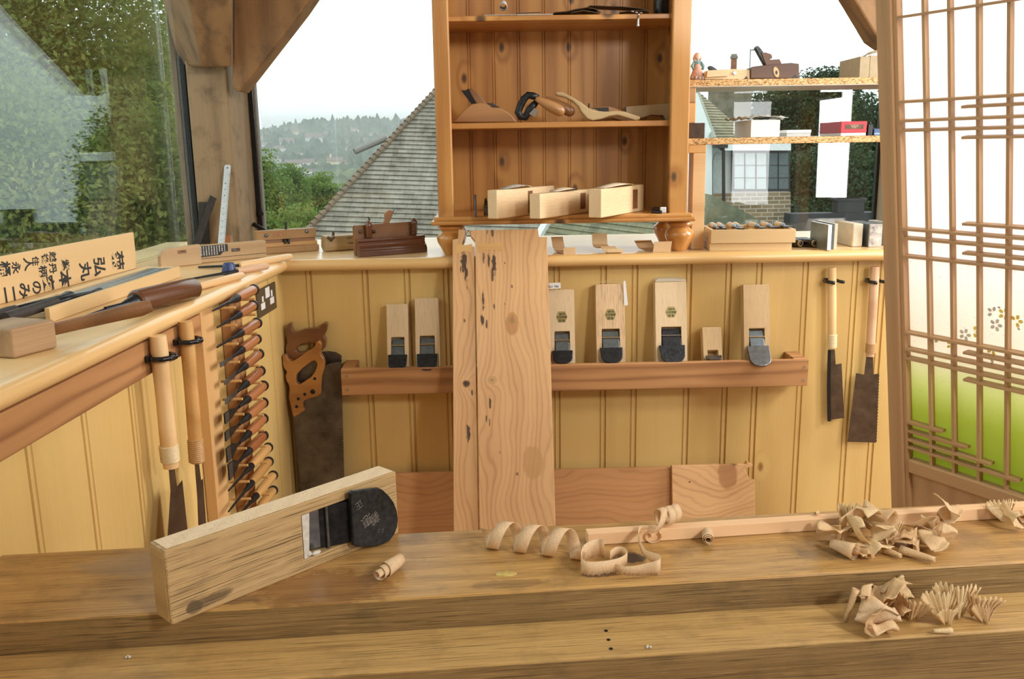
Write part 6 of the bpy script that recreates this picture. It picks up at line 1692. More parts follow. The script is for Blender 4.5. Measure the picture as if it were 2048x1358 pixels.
shape('curved_shave', 'long S-curved tan wooden tool lying across the middle shelf', 'scraper',
      [('body', e8([(628, 88), (700, 84), (800, 130), (920, 200), (1010, 270), (1100, 300), (1200, 310), (1320, 298), (1420, 308), (1530, 345), (1602, 368), (1590, 405), (1540, 412), (1440, 380), (1340, 352), (1250, 362), (1150, 396), (1050, 413), (990, 390), (920, 310), (890, 250), (820, 190), (740, 150), (640, 125)]), 2.502, 2.528, 'greybeech', .004)], zS2)
shape('curved_shave', 'darker curved wooden shave behind the S-curved tool on the middle shelf', 'scraper',
      [('body', e8([(1030, 300), (1070, 255), (1250, 244), (1330, 270), (1400, 300), (1480, 400), (1400, 415), (1280, 380), (1160, 405), (1040, 413)]), 2.56, 2.60, 'cooper', .003),
       ('mouth_slot', e8([(1060, 262), (1235, 256), (1240, 300), (1140, 305)]), 2.5595, 2.561, 'blackboard', 0),
       ('pin', e8([(1005, 210), (1020, 210), (1018, 300), (1003, 300)]), 2.575, 2.581, 'iron', .001)], zS2)
shape('compass_plane', 'hollow-soled tan wooden plane in the shadow at the right end of the middle shelf', 'hand plane',
      [('body', e8([(1420, 245), (1935, 205), (1940, 408), (1900, 408), (1860, 345), (1720, 340), (1590, 380), (1540, 408), (1440, 408)]), 2.60, 2.655, 'greybeech', .002),
       ('end_slot', e8([(1418, 248), (1436, 247), (1436, 305), (1418, 306)]), 2.599, 2.601, 'blackboard', 0)], zS2)
# top shelf: papers, leather, keys, bottle
def sheet(name, label, cat, mat, rows, th=.0008, par=None):
    mb = MB(); mb.strip(rows); o = mb.build(name, mat, par, solid=th, smooth='all')
    return tag(o, label, cat) if par is None else o
N4 = lambda zx, zy: (960 + zx * .1953, zy * .1953)
a, b = at(*N4(40, 140), Y=2.497), at(*N4(365, 142), Y=2.497); a.z = b.z = zS1
nw = thing('newspaper', 'folded newspaper with a rolled white end on the left of the top shelf', 'newspaper', frame(a, b - a, (0, 0, 1)))
Ln = (b - a).length
mb = MB(); mb.hexa([(0, 0, .0005), (Ln, 0, .0005), (Ln + .02, .14, .0005), (.05, .15, .0005), (0, 0, .003), (Ln, 0, .003), (Ln + .015, .13, .016), (.05, .14, .018)]); mb.build('sheets', M_['news'], nw, bevel=.001)
mb = MB(); mb.lathe([(.0095, 0), (.0105, .004), (.0100, .07), (.0092, .075), (.0080, .075), (.0082, .002)], 20, T(Ln * .62, .03, .0255) @ RX(-75) @ RZ(20), caps=False); mb.build('rolled_end', M_['paper'], nw, smooth='all')
a, b = at(*N4(375, 142), Y=2.497), at(*N4(735, 138), Y=2.497); a.z = b.z = zS1
nw2 = thing('newspaper', 'second grey newspaper lying flat left of the leather pieces on the top shelf', 'newspaper', frame(a, b - a, (0, 0, 1)))
Ln = (b - a).length
mb = MB(); mb.hexa([(0, 0, .0005), (Ln, 0, .0005), (Ln + .03, .15, .0005), (.05, .16, .0005), (0, 0, .0028), (Ln, 0, .0028), (Ln + .028, .14, .014), (.06, .15, .022)]); mb.build('sheets', M_['greyboard'], nw2, bevel=.001)
mb = MB(); mb.hexa([(.0, .01, .006), (.02, .01, .006), (.07, .12, .022), (.05, .12, .022), (.0, .01, .0075), (.02, .01, .0075), (.07, .12, .024), (.05, .12, .024)]); mb.build('dark_fold', M_['ink'], nw2)
def path_sheet(P, Y0, Y1, dz=0): 
    A = [at(*N4(*p), Y=Y0) for p in P]
    return [[Vector((q.x, Y0, q.z + dz)), Vector((q.x, (Y0 + Y1) / 2, q.z + dz + .002)), Vector((q.x + .006, Y1, q.z + dz))] for q in A]
sheet('leather_pouch', 'open brown leather pouch folded over in the middle of the top shelf', 'pouch', M_['leather'], path_sheet([(760, 132), (900, 118), (980, 98), (1090, 80), (1180, 92), (1240, 128), (1180, 130), (1060, 110), (960, 128), (930, 136)], 2.50, 2.60, .0012), .0012)
sheet('leather_strip', 'long dark leather strap bridging from the pouch to the keys on the top shelf', 'strap', M_['leather'], path_sheet([(1100, 78), (1130, 62), (1200, 62), (1300, 68), (1450, 72), (1600, 84), (1690, 100), (1745, 112), (1740, 120), (1660, 112), (1580, 112), (1440, 130)], 2.512, 2.575, .0012), .0016)
ky = thing('key_bunch', 'bunch of bright keys on the top shelf with one key hanging over the edge', 'keys', T(*at(1275, 26, Y=2.488)))
ki = ky.matrix_world.inverted()
mb = MB()
for x, y in ((1264, 22), (1272, 24), (1281, 25)): mb.tube([at(x - 3, y, Y=2.498), at(x + 3, y + 1, Y=2.489)], [.0022, .0022], 8, M=ki)
mb.tube([at(1278, 26, Y=2.4885), at(1277, 33, Y=2.4880)], .002, 8, M=ki)
mb.build('key_ring', M_['steel'], ky, smooth='all')
mb = MB(); mb.tube([at(1277, 31, Y=2.487), at(1276.5, 40, Y=2.487), at(1276, 49, Y=2.487), at(1276, 52, Y=2.487), at(1276, 55, Y=2.487)], [.0018, .0024, .0032, .0042, .001], 12, M=ki); mb.build('key', M_['steel'], ky, smooth='all')
c = at(1322, 24, Y=2.60)
mb = MB(); mb.lathe([(.0, 0), (.020, 0), (.022, .006), (.022, .085), (.015, .105), (.008, .115), (.008, .14), (.0, .14)], 20, T(c.x, 2.60, zS1))
tag(mb.build('bottle', M_['blackplastic'], None, smooth=True), 'glossy black bottle in the dark right corner of the top shelf', 'bottle')
# bottom shelf: three new plane bodies with papers on them
F5 = lambda zx, zy: (960 + zx * .1953, 355 + zy * .1953)
def blockplane(label, c0, c1, ztop, th, sl, slt, slb, paper, pname, plabel, pmat, pmat2):
    a, b = at(*F5(*c0), Z=zS3), at(*F5(*c1), Z=zS3)
    d = b - a; d.z = 0
    # keep the length inside the cabinet
    L = min(.285, (2.718 - .045 - a.y) / max(d.normalized().y, .05))
    M = frame(a, d, (0, 0, 1)); Mi = M.inverted()
    h = at(*F5(c0[0], ztop), Y=a.y).z - zS3
    t = thing('plane_body', label, 'hand plane', M, 'new oak plane bodies on the bottom shelf')
    mb = MB(); mb.bx((0, 0, 0), (L, th, h)); mb.build('body', M_['kanna_x'], t, bevel=.0025)
    p, q = Mi @ atp(*F5(sl[0], slt), a, M.col[1].to_3d()), Mi @ atp(*F5(sl[1], slb), a, M.col[1].to_3d())
    if q.x < L:
        mb = MB(); mb.bx((p.x, -.0004, max(q.z, .004)), (q.x, -.00005, min(p.z, h - .004))); mb.build('mouth_slot', M_['mallet_stick'], t)
    x0, x1 = paper
    rows = []
    xm = min(x1, L)
    for i in range(9):
        f = i / 8; x = x0 + (xm - x0) * f; w = (th * .9) * math.sin(PI * (.12 + .76 * f)); 
        rows.append([Vector((x, th / 2 - w - .004, h + .0012 + .006 * math.sin(PI * f))), Vector((x, th / 2, h + .0012 + .009 * math.sin(PI * f))), Vector((x, th / 2 + w, h + .0012 + .004 * f))])
    k_ = 5
    pp = sheet(pname, plabel, 'paper', pmat, [[M @ v for v in r] for r in rows[:k_ + 1]])
    o2 = sheet('printed_half', '', '', pmat2, [[M @ v for v in r] for r in rows[k_:]], par=pp)
    for kk in ('label', 'category'): 
        if kk in o2: del o2[kk]
    return t
blockplane('new oak plane body at the left of the bottom shelf, partly behind its neighbour', (175, 425), (510, 383), 130, .030, (490, 540), 138, 360, (.05, .17), 'paper_leaf', 'curled printed paper on the leftmost new plane body', M_['news'], M_['kiri_edge'])
blockplane('new oak plane body in the middle of the bottom shelf', (615, 425), (1135, 352), 168, .032, (1028, 1080), 160, 318, (.09, .20), 'paper_leaf', 'paper with a navy half on the middle new plane body', M_['cream'], M_['ink'])
blockplane('tallest new oak plane body at the right of the bottom shelf', (1240, 415), (1730, 330), 118, .036, (1566, 1612), 125, 314, (.03, .22), 'paper_leaf', 'curled paper with a yellow half on the tallest new plane body', M_['cream'], plain('yellow_print', (.62, .46, .05), .6))
c = at(951, 434, Z=zS3); mb = MB(); mb.bx((c.x - .003, c.y, zS3), (c.x + .003, c.y + .045, zS3 + .058)); tag(mb.build('metal_plate', M_['blade'], None, bevel=.0008), 'grey metal plate standing on edge at the left end of the bottom shelf', 'plate')
c = at(972, 432, Z=zS3); sc_ = thing('adjusting_screw', 'small ribbed metal screw standing behind the leftmost new plane body', 'screw', T(c.x, c.y + .02, zS3))
mb = MB(); mb.lathe([(0, 0)] + [(.007 - .0012 * (i % 2), .003 * i) for i in range(11)] + [(0, .031)], 14); mb.build('ribbed_body', M_['blade'], sc_)
mb = MB(); mb.lathe([(.0, .0312), (.004, .0312), (.0045, .038), (.002, .047), (0, .047)], 12); mb.build('tip', M_['black'], sc_, smooth=True)
c = at(1338, 432, Z=zS3); pn = thing('punch', 'bright square-faced steel punch head beside a black bolt, right end of the bottom shelf', 'punch', T(c.x, max(c.y, YC - .008), zS3))
mb = MB(); mb.box((.004, .001, .0085), (.017, .004, .0165)); mb.build('face', M_['ruler'], pn, bevel=.0035, seg=3)
mb = MB(); mb.tube([(.004, .003, .0085), (-.012, .05, .0085)], [.0075, .006], 12); mb.build('shank', M_['iron'], pn, smooth=True)
c = at(1312, 428, Z=zS3); mb = MB(); mb.tube([(c.x - .008, c.y + .012, zS3 + .006), (c.x + .013, c.y - .008, zS3 + .005)], [.006, .0045], 12); tag(mb.build('bolt', M_['blackplastic'], None, smooth=True), 'short black bolt lying left of the square steel punch', 'bolt')

# ------------------------------------------------------------------ things on the particle board shelves
zU, zL = ub + .0004, lb + .0004
U6 = lambda zx, zy: (1370 + zx * .162, 80 + zy * .162)
# doll figurine
c = at(1394, 155, Y=2.565)
dl = thing('doll', 'little bonneted cloth doll in a peach dress and teal shawl on the upper shelf', 'doll', T(c.x, 2.565, zU))
mb = MB(); mb.lathe([(.0, 0), (.019, 0), (.021, .004), (.018, .012), (.014, .024), (.009, .038), (.0075, .044), (.0, .046)], 22); mb.build('dress', M_['peach'], dl, smooth='all')
mb = MB()
for k_ in range(13):
    a_ = 2 * PI * k_ / 13; mb.ball((.020 * math.cos(a_), .020 * math.sin(a_), .006), .0055, 8, 6)
for k_ in range(7):
    mb.ball((-.026 + .006 * math.sin(k_ * 2.1), -.004 + .006 * math.cos(k_ * 1.7), .004 + .0035 * (k_ % 4)), .0055, 8, 6)
mb.build('ruffle', plain('flowered_ruffle', (.68, .50, .42), .8, 0, .35, 200), dl, smooth='all')
mb = MB(); mb.ball((0, 0, .046), (.0105, .008, .008)); mb.tube([(-.008, 0, .049), (-.015, -.003, .038), (-.012, -.007, .030)], [.0042, .0045, .0035], 8); mb.tube([(.008, 0, .049), (.016, -.002, .038), (.014, -.006, .029)], [.0042, .0045, .0035], 8); mb.build('shawl', M_['teal'], dl, smooth='all')
mb = MB(); mb.ball((0, -.002, .062), (.0072, .007, .0082)); mb.build('head', M_['skin'], dl, smooth='all')
mb = MB(); mb.ball((-.001, .002, .064), (.0092, .008, .0098)); mb.ball((-.009, 0, .058), (.004, .004, .007)); mb.ball((.008, .001, .059), (.0035, .004, .007)); mb.build('bonnet', M_['peach'], dl, smooth='all')
# pale plane with V notch
shape('chamfer_plane', 'pale beech chamfer plane with a V notch in its end beside the doll', 'hand plane',
      [('body', [U6(*p) for p in [(245, 465), (245, 390), (280, 355), (535, 342), (600, 338), (800, 350), (803, 465)]], 2.545, 2.585, 'kanna_x', .001),
       ('side_fence', [U6(*p) for p in [(268, 440), (276, 360), (532, 345), (535, 425)]], 2.537, 2.5445, 'kanna_x', .0008),
       ('notch', [U6(*p) for p in [(728, 464), (760, 425), (785, 464)]], 2.5443, 2.5452, 'darkoak', 0),
       ('iron', [U6(*p) for p in [(290, 315), (305, 298), (335, 303), (400, 346), (390, 362), (310, 350)]], 2.555, 2.572, 'iron', .001),
       ('stud', [U6(*p) for p in [(588, 385), (615, 362), (642, 388), (614, 415)]], 2.542, 2.5448, 'steel', .0005)], zU)
shape('chamfer_plane', 'dark brown chamfer plane with stepped wedges and an oval inlay on the upper shelf', 'hand plane',
      [('body', [U6(*p) for p in [(812, 470), (812, 345), (840, 325), (990, 305), (1310, 278), (1408, 290), (1412, 470)]], 2.540, 2.590, 'darkoak', .0015),
       ('iron', [U6(*p) for p in [(868, 95), (880, 72), (905, 68), (940, 105), (970, 150), (1010, 310), (985, 308)]], 2.556, 2.574, 'iron', .0015),
       ('wedge', [U6(*p) for p in [(940, 150), (1000, 150), (1060, 168), (1078, 190), (1076, 222), (1045, 228), (1060, 240), (1170, 232), (1195, 285), (1180, 300), (1000, 312)]], 2.553, 2.577, 'darkoak', .0025),
       ('oval_inlay', [U6(1128 + 34 * math.cos(t_) + 14 * math.sin(t_), 392 + 66 * math.sin(t_) - 4 * math.cos(t_)) for t_ in [2 * PI * i / 18 for i in range(18)]], 2.5385, 2.5398, 'tanhandle', .0003),
       ('inlay_hole', [U6(1130 + 14 * math.cos(t_), 398 + 26 * math.sin(t_)) for t_ in [2 * PI * i / 12 for i in range(12)]], 2.538, 2.5386, 'black', 0),
       ('notch', [U6(*p) for p in [(1318, 468), (1360, 418), (1402, 468)]], 2.5393, 2.5402, 'black', 0)], zU)
c0_, c1_ = at(1718, 157, Y=2.56), at(1775, 113, Y=2.56)
cb_ = thing('cardboard_box', 'open brown cardboard box with torn flaps at the right end of the upper shelf', 'box', T(c0_.x, 2.56, zU))
wz, hz2 = c1_.x - c0_.x, c1_.z - c0_.z
mb = MB(); mb.bx((0, 0, 0), (wz * .36, .15, hz2)); mb.bx((wz * .38, .002, 0), (wz, .15, hz2 * 1.04)); mb.build('carton', M_['card'], cb_, bevel=.001)
mb = MB(); mb.strip([[Vector((wz * (.2 + .1 * i), -.004 + .01 * j, hz2 * (1.05 + .05 * i - .04 * (j % 2)) + .002 * math.sin(5 * i + 3 * j))) for j in range(5)] for i in range(9)]); mb.build('torn_flap', M_['card'], cb_, solid=.0015)
# foam box with paper, white box, red box, navy box
def cbox(name, label, cl, cr, ztop, depth, Z, mat, cat='box', dY=0, bevel=.001):
    yf_ = YS0 + .006
    a, b = at(*cl, Y=yf_), at(*cr, Y=yf_); a.z = b.z = Z
    M = frame(Vector((a.x, a.y, Z)), Vector((b.x - a.x, b.y - a.y, 0)), (0, 0, 1))
    h = at(cl[0], ztop, Y=a.y).z - Z; L = (b - a).length
    t = thing(name, label, cat, M)
    mb = MB(); mb.bx((0, 0, 0), (L, depth, h)); mb.build('box', mat, t, bevel=bevel)
    return t, L, h
t, L, h = cbox('foam_box', 'white speckled foam box with a crumpled paper on top on the lower shelf', (1501, 275), (1559, 275.5), 240, .17, zL, M_['foam'])
mb = MB(); mb.strip([[Vector((-.03 + (L + .05) * i / 10, -.008 + .19 * j / 7, h + .004 + .004 * math.sin(i * 1.9 + j * 2.3) + .004 * (i % 3 == 0) + .005 * (1 - abs(i - 5) / 5))) for j in range(8)] for i in range(11)]); mb.build('crumpled_paper', plain('creased_paper', (.62, .62, .56), .7, 0, .12, 90), t, solid=.001)
t, L, h = cbox('small_box', 'flat pale box and lid between the foam box and the red box', (1573, 274), (1621, 274.5), 266.5, .11, zL, M_['greyboard'])
mb = MB(); mb.bx((-.001, -.001, h + .0002), (L + .001, .111, h * 1.9)); mb.build('lid', M_['white'], t, bevel=.0008)
mb = MB(); a = at(1560, 275.5, Y=YS0); b = at(1640, 276, Y=YS0); mb.bx((a.x, YS0 + .0005, zL), (b.x, YS0 + .0035, zL + .001)); tag(mb.build('card_sheet', M_['greyboard']), 'grey card sheet lying flat along the front of the lower shelf', 'card')
t, L, h = cbox('red_box', 'red-lidded white card box with a dark printed label on the lower shelf', (1681, 277.5), (1731, 278.5), 266, .165, zL, M_['white'])
h2 = at(1681, 243, Y=t.matrix_world.translation.y).z - zL
mb = MB(); mb.bx((-.0008, -.0008, h + .0002), (L + .0008, .1655, h2)); lid = mb.build('lid', M_['red'], t, bevel=.0008)
mb = MB(); mb.bx((L * .16, -.0014, h + (h2 - h) * .34), (L * .88, -.0009, h + (h2 - h) * .72)); lb_ = mb.build('label', M_['leather'], lid)
text([('STYLISTIC NO', T(L * .52, -.0016, h + (h2 - h) * .60) @ RX(90) @ SC(.72, 1, 1), .0068), ('NIGATA JAPAN', T(L * .51, -.0016, h + (h2 - h) * .45) @ RX(90) @ SC(.72, 1, 1), .0060)] if False else
     [('ⅠⅡⅢⅡⅠⅢⅠ ⅡⅢ', T(L * .52, -.0016, h + (h2 - h) * .60) @ RX(90) @ SC(.62, 1, 1), .0068), ('ⅡⅠⅢ ⅠⅡⅠⅡ', T(L * .51, -.0016, h + (h2 - h) * .45) @ RX(90) @ SC(.62, 1, 1), .0060)], M_['cream'], lb_, 'printed_lines')
t, L, h = cbox('navy_box', 'dark blue book-like box mostly hidden by the shoji screen on the lower shelf', (1747, 279), (1775, 279.5), 257.5, .14, zL, M_['navy'])
mb = MB(); mb.bx((.001, -.0006, h * .15), (L, -.0001, h * .38)); mb.build('light_band', plain('pale_blue_print', (.32, .45, .62), .4), t)
a = at(1731.5, 280, Y=YS0); b = at(1746, 280, Y=YS0)
mb = MB(); mb.bx((b.x - .013, YS0 + .006, zL), (b.x - .0005, YS0 + .12, zL + .030)); tag(mb.build('navy_box_side', M_['ink'], None, bevel=.001), 'narrow black box between the red box and the blue box', 'box')  # added dark block standing for the left face of the blue box

# ------------------------------------------------------------------ right worktop: chisel box, sheath, stones
a, b = top(1419, 502), top(1583, 500.5)
MBx = frame(a, b - a, (0, 0, 1)); Lb2 = (b - a).length
cbx = thing('chisel_box', 'pale wooden two-tier box with an open top tray on the right worktop', 'box', MBx)
hb1 = .0215
mb = MB(); mb.bx((0, 0, 0), (Lb2, .150, hb1)); mb.build('lower_box', M_['kiri'], cbx, bevel=.0008)
xa_, xb_, ya_, yb_2, tz0, tz1 = -.0, Lb2 + .008, -.006, .156, hb1 + .0002, hb1 + .037
xa_ = (MBx.inverted() @ at(1431, 485, Y=a.y)).x - .014
for nm, p, q in (('tray_front', (xa_, ya_, tz0), (xb_, ya_ + .008, tz1)), ('tray_back', (xa_, yb_2 - .008, tz0), (xb_, yb_2, tz1)), ('tray_side', (xa_, ya_ + .0081, tz0), (xa_ + .008, yb_2 - .0081, tz1)), ('tray_side', (xb_ - .008, ya_ + .0081, tz0), (xb_, yb_2 - .0081, tz1)), ('tray_floor', (xa_ + .0081, ya_ + .0081, tz0), (xb_ - .0081, yb_2 - .0081, tz0 + .004))):
    mb = MB(); mb.bx(p, q); mb.build(nm, M_['kiri'], cbx, bevel=.0006)
B5 = lambda zx, zy: (1390 + zx * .2002, 420 + zy * .2)
ZTR = ZT + tz1 + .002
wl_lab = ['leftmost', 'second', 'third', 'fourth', 'fifth', 'sixth', 'rightmost']
for k_, (h0, f0, t0, w) in enumerate((((108, 118), (178, 160), (235, 188), .004), ((150, 100), (240, 158), (300, 188), .005), ((245, 112), (325, 158), (440, 184), .006), ((335, 112), (425, 160), (470, 188), .007), ((420, 112), (535, 156), (690, 180), .008), ((520, 105), (625, 132), (800, 172), .014), ((640, 103), (735, 128), (940, 168), .015))):
    A, Bf, C_ = at(*B5(*h0), Z=ZTR), at(*B5(*f0), Z=ZTR), at(*B5(*t0), Z=ZTR)
    ylim = (MBx @ Vector((0, .146, 0))).y
    d = (C_ - A)
    if A.y > ylim - .012: A = A + d * ((A.y - ylim + .012) / max(-d.y, 1e-4)) if d.y < 0 else A
    L_ = min((C_ - A).length, .20); dv = (C_ - A).normalized()
    M = frame(A, dv, (0, 0, 1))
    t = thing('chisel', f'pale-handled chisel {wl_lab[k_]} of the seven in the top tray', 'chisel', M, 'chisels in the tray')
    hl = L_ * .5; r = .0085
    mb = MB(); mb.lathe([(r * .8, 0), (r, .004), (r * 1.02, hl * .6), (r * .85, hl)], 16, RY(90)); mb.build('handle', M_['kiri'], t, smooth=True)
    mb = MB(); mb.lathe([(r * .9, hl), (r * .95, hl + .002), (r * .6, hl + .012), (r * .4, hl + .02)], 14, RY(90)); mb.lathe([(r * 1.02, .001), (r * 1.08, .003), (r * 1.02, .007)], 16, RY(90)); mb.build('ferrule', M_['blade'], t, smooth=True)
    mb = MB(); mb.hexa([(hl + .014, -.003, -.002), (L_, -w, -.002), (L_, w, -.002), (hl + .014, .003, -.002), (hl + .014, -.003, .002), (L_, -w, .0015), (L_, w, .0015), (hl + .014, .003, .002)]); mb.build('blade', M_['iron'], t, bevel=.0005)
sh = thing('leather_sheath', 'flat black sheath with two round metal-capped ends right of the chisel box', 'sheath', T(*top(1612, 494)))
shi = sh.matrix_world.inverted()
for px in (1598, 1626):
    p = top(px, 495); mb = MB(); mb.tube([Vector((p.x, p.y, ZT + .0125)), Vector((p.x - .012, p.y + .02, ZT + .0125)), Vector((p.x - .03, p.y + .09, ZT + .0125))], [.0095, .0115, .0115], 16, M=shi); mb.build('pocket', M_['blackplastic'], sh, smooth=True)
    mb = MB(); mb.lathe([(.007, 0), (.0088, 0), (.0092, .002), (.0088, .004), (.007, .004)], 18, shi @ T(p.x + .0012, p.y - .002, ZT + .0125) @ RX(90) @ RY(18)); mb.build('metal_ring', M_['brass'], sh, smooth=True)
    mb = MB(); mb.lathe([(.0068, 0), (.0068, .004), (.003, .0065), (0, .0068)], 16, shi @ T(p.x + .001, p.y - .001, ZT + .0125) @ RX(90) @ RY(18)); mb.build('end_knob', M_['iron'], sh, smooth=True)
p0_, p1_ = top(1585, 495), top(1632, 494)
mb = MB(); mb.bx((p0_.x, p0_.y + .012, ZT + .001), (p1_.x, p0_.y + .08, ZT + .022), shi); mb.build('flap', M_['black'], sh, bevel=.006, seg=3)
# slabs and whetstones, all turned the same way
fv = top(1654, 501); bv_ = top(1603, 487)
ddir = Vector((bv_.x - fv.x, bv_.y - fv.y, 0)).normalized()
def slab(name, label, pf, wpx, ytop, depth, parts, cat='whetstone'):
    o = top(*pf); x = Vector((-ddir.y, ddir.x, 0)); x = x if x.x > 0 else -x
    M = frame(o, x, (0, 0, 1)); y = M.col[1].to_3d()
    sg = 1 if y.dot(ddir) > 0 else -1
    e = top(pf[0] + wpx, pf[1] - .3); Wt = abs((e - o).dot(x)) / 1.0
    h = at(pf[0], ytop, Y=o.y).z - ZT
    t = thing(name, label, cat, M)
    for nm, f0, f1, y0, y1, m, bv in parts:
        mb = MB(); mb.bx((Wt * f0, sg * depth * y0, 0), (Wt * f1, sg * depth * y1, h)); mb.build(nm, M_[m], t, bevel=bv)
    return t
slab('lapping_plate', 'thin grey-green plate with a white front edge, leftmost of the slabs on the right worktop', (1654, 501), 7, 450, .125, [('plate', 0, 1, .006, 1, 'stone_green', .0006), ('white_edge', 0, 1, 0, .0055, 'white', .0003)])
slab('lapping_plate', 'dark plate faced with cream stone, second of the slabs on the right worktop', (1662, 498.5), 11, 448, .125, [('dark_side', 0, .42, 0, 1, 'stone_dark', .0005), ('cream_side', .43, 1, 0, 1, 'cream', .0008)])
slab('whetstone', 'thick tan whetstone with a rough broken end on the right worktop', (1704, 494), 21, 448, .13, [('stone', 0, 1, 0, 1, 'stone_tan', .003)])
slab('whetstone', 'dark whetstone with a flaky grey and white end on the right worktop', (1737, 494.5), 27, 449, .13, [('stone', 0, 1, .05, 1, 'stone_dark', .002), ('flaky_end', 0, 1, 0, .049, 'stone_white', .002)])
slab('whetstone', 'grey-tan whetstone furthest right, partly hidden by the shoji screen', (1768, 491), 16, 446, .11, [('stone', 0, 1, 0, 1, 'greyboard', .002)])
# three folded veneer curls on the back worktop
def fold(label, pl, pr, prof, mat):
    a, b = top(*pl), top(*pr)
    M = frame(a, b - a, (0, 0, 1)); w = (b - a).length
    mb = MB(); mb.strip([[Vector((dx, y, z + .0009)), Vector((w + dx, y, z + .0009))] for dx, y, z in prof])
    o = mb.build('veneer_curl', mat, None, solid=.0012); return tag(o, label, 'shaving', 'folded veneer curls', M)
fold('folded veneer curl nearest the tall boards, its back flap upright', (1127, 509), (1151, 508.3), [(0, 0, .018), (0, 0, 0), (-.006, .03, 0), (-.012, .075, .002), (-.016, .085, .012), (-.018, .10, .038)], M_['shave2'])
fold('folded veneer curl in the middle of the three, curved in front with a tall flap', (1215, 507.5), (1246, 507), [(0, 0, .012), (0, -.001, .003), (-.006, .008, .0), (-.012, .016, .010), (-.018, .03, .016), (-.024, .05, .010), (-.03, .075, .010), (-.033, .09, .016), (-.034, .10, .046)], M_['shave3'])
fold('folded veneer curl beside the right cabinet foot, its front flap upright', (1306, 505), (1341, 504), [(.002, -.004, .029), (0, 0, 0), (-.012, .035, 0), (-.022, .075, .004), (-.028, .095, .020), (-.036, .07, .026)], M_['shave2'])
# ------------------------------------------------------------------ shavings on the bench
ZB1, ZB2 = .7404, .7004
def bpt(px, py, z=ZB1): return at(px, py, Z=z)
SH = 'shavings lying on the workbench'
def ribbon(name, label, rows, mat='shave', group=SH, rest=None, th=.00035):
    """rows of world points; dropped so that it rests on height rest"""
    if rest is not None:
        zm = min(p.z for r in rows for p in r); rows = [[p + Vector((0, 0, rest - zm)) for p in r] for r in rows]
    c = sum((p for r in rows for p in r), Vector()) / sum(len(r) for r in rows)
    mb = MB(); mb.strip([[p - c for p in r] for r in rows])
    o = mb.build(name, M_[mat], None, solid=th, smooth='all')
    return tag(o, label, 'shaving', group, T(*c))
# long helical ribbon
A, B = bpt(966, 1093), bpt(1186, 1120)
ax = (B - A); L = ax.length; e = ax.normalized(); up = Vector((0, 0, 1)); sd = e.cross(up)
rows = []
turns, n, rr, w = 3.6, 150, .0175, .0165
for i in range(n + 1):
    f = i / n; t_ = 2 * PI * turns * f + 2.6
    r = rr * (.75 + .3 * min(1, f * 4)) * (1 - .1 * max(0, f - .8))
    base = A + ax * (f * .92) + up * (r + .0005)
    cdir = sd * math.cos(t_) * 1.0 + up * math.sin(t_)
    q = base + cdir * r
    skew = e * .010
    rows.append([q - e * w * .5, q, q + e * w * .5])
ribbon('wood_shaving', 'long pale corkscrew shaving left of the square strip', rows, 'shave', rest=ZB1 + .0003)
# ribbons standing on edge with frayed lower edge
def edge_ribbon(label, P, hts, rest=ZB1, fray=True, mat='shave'):
    pts_ = [bpt(x, y) for x, y in P]
    # smooth the path
    m = []
    for i in range(len(pts_) - 1):
        p0, p1, p2, p3 = pts_[max(i - 1, 0)], pts_[i], pts_[i + 1], pts_[min(i + 2, len(pts_) - 1)]
        for k_ in range(12):
            t_ = k_ / 12
            m.append((.5 * ((2 * p1) + (p2 - p0) * t_ + (2 * p0 - 5 * p1 + 4 * p2 - p3) * t_ ** 2 + (3 * p1 - p0 - 3 * p2 + p3) * t_ ** 3), (i + t_) / (len(pts_) - 1)))
    m.append((pts_[-1], 1.0))
    rows = []
    for j, (p, f) in enumerate(m):
        k_ = f * (len(hts) - 1); i = min(int(k_), len(hts) - 2); lo, hi, tilt = [a_ + (b_ - a_) * (k_ - i) for a_, b_ in zip(hts[i], hts[i + 1])]
        z0 = lo + (random.uniform(0, .0045) * (j % 2) if fray else 0)
        off = Vector((0, -1, 0)) * tilt
        rows.append([Vector((p.x, p.y, rest + z0 + .0003)) + off * .0, Vector((p.x, p.y, rest + (z0 + hi) / 2)) - off * .5, Vector((p.x, p.y, rest + hi)) - off])
    return ribbon('wood_shaving', label, rows, mat, rest=rest + .0003)
edge_ribbon('pale shaving standing on its frayed edge in an S bend below the strip end', [(1208, 1118), (1196, 1114), (1172, 1122), (1162, 1138), (1170, 1152), (1200, 1151), (1236, 1142), (1254, 1128), (1248, 1116), (1232, 1115), (1220, 1124)],
            [(.0, .026, 0), (0, .024, 0), (0, .020, 0), (0, .017, 0), (.001, .014, 0), (0, .015, 0)])
edge_ribbon('pale frayed shaving bent sharply beside the S-bend shaving, its tail curling upwards', [(1226, 1141), (1250, 1151), (1290, 1151), (1317, 1150), (1319, 1138), (1302, 1128), (1287, 1118), (1280, 1106), (1276, 1094), (1282, 1084), (1296, 1082)],
            [(0, .010, 0), (0, .013, 0), (0, .020, 0), (0, .018, 0), (.004, .014, 0), (.006, .020, 0), (.012, .024, 0), (.016, .022, 0)])
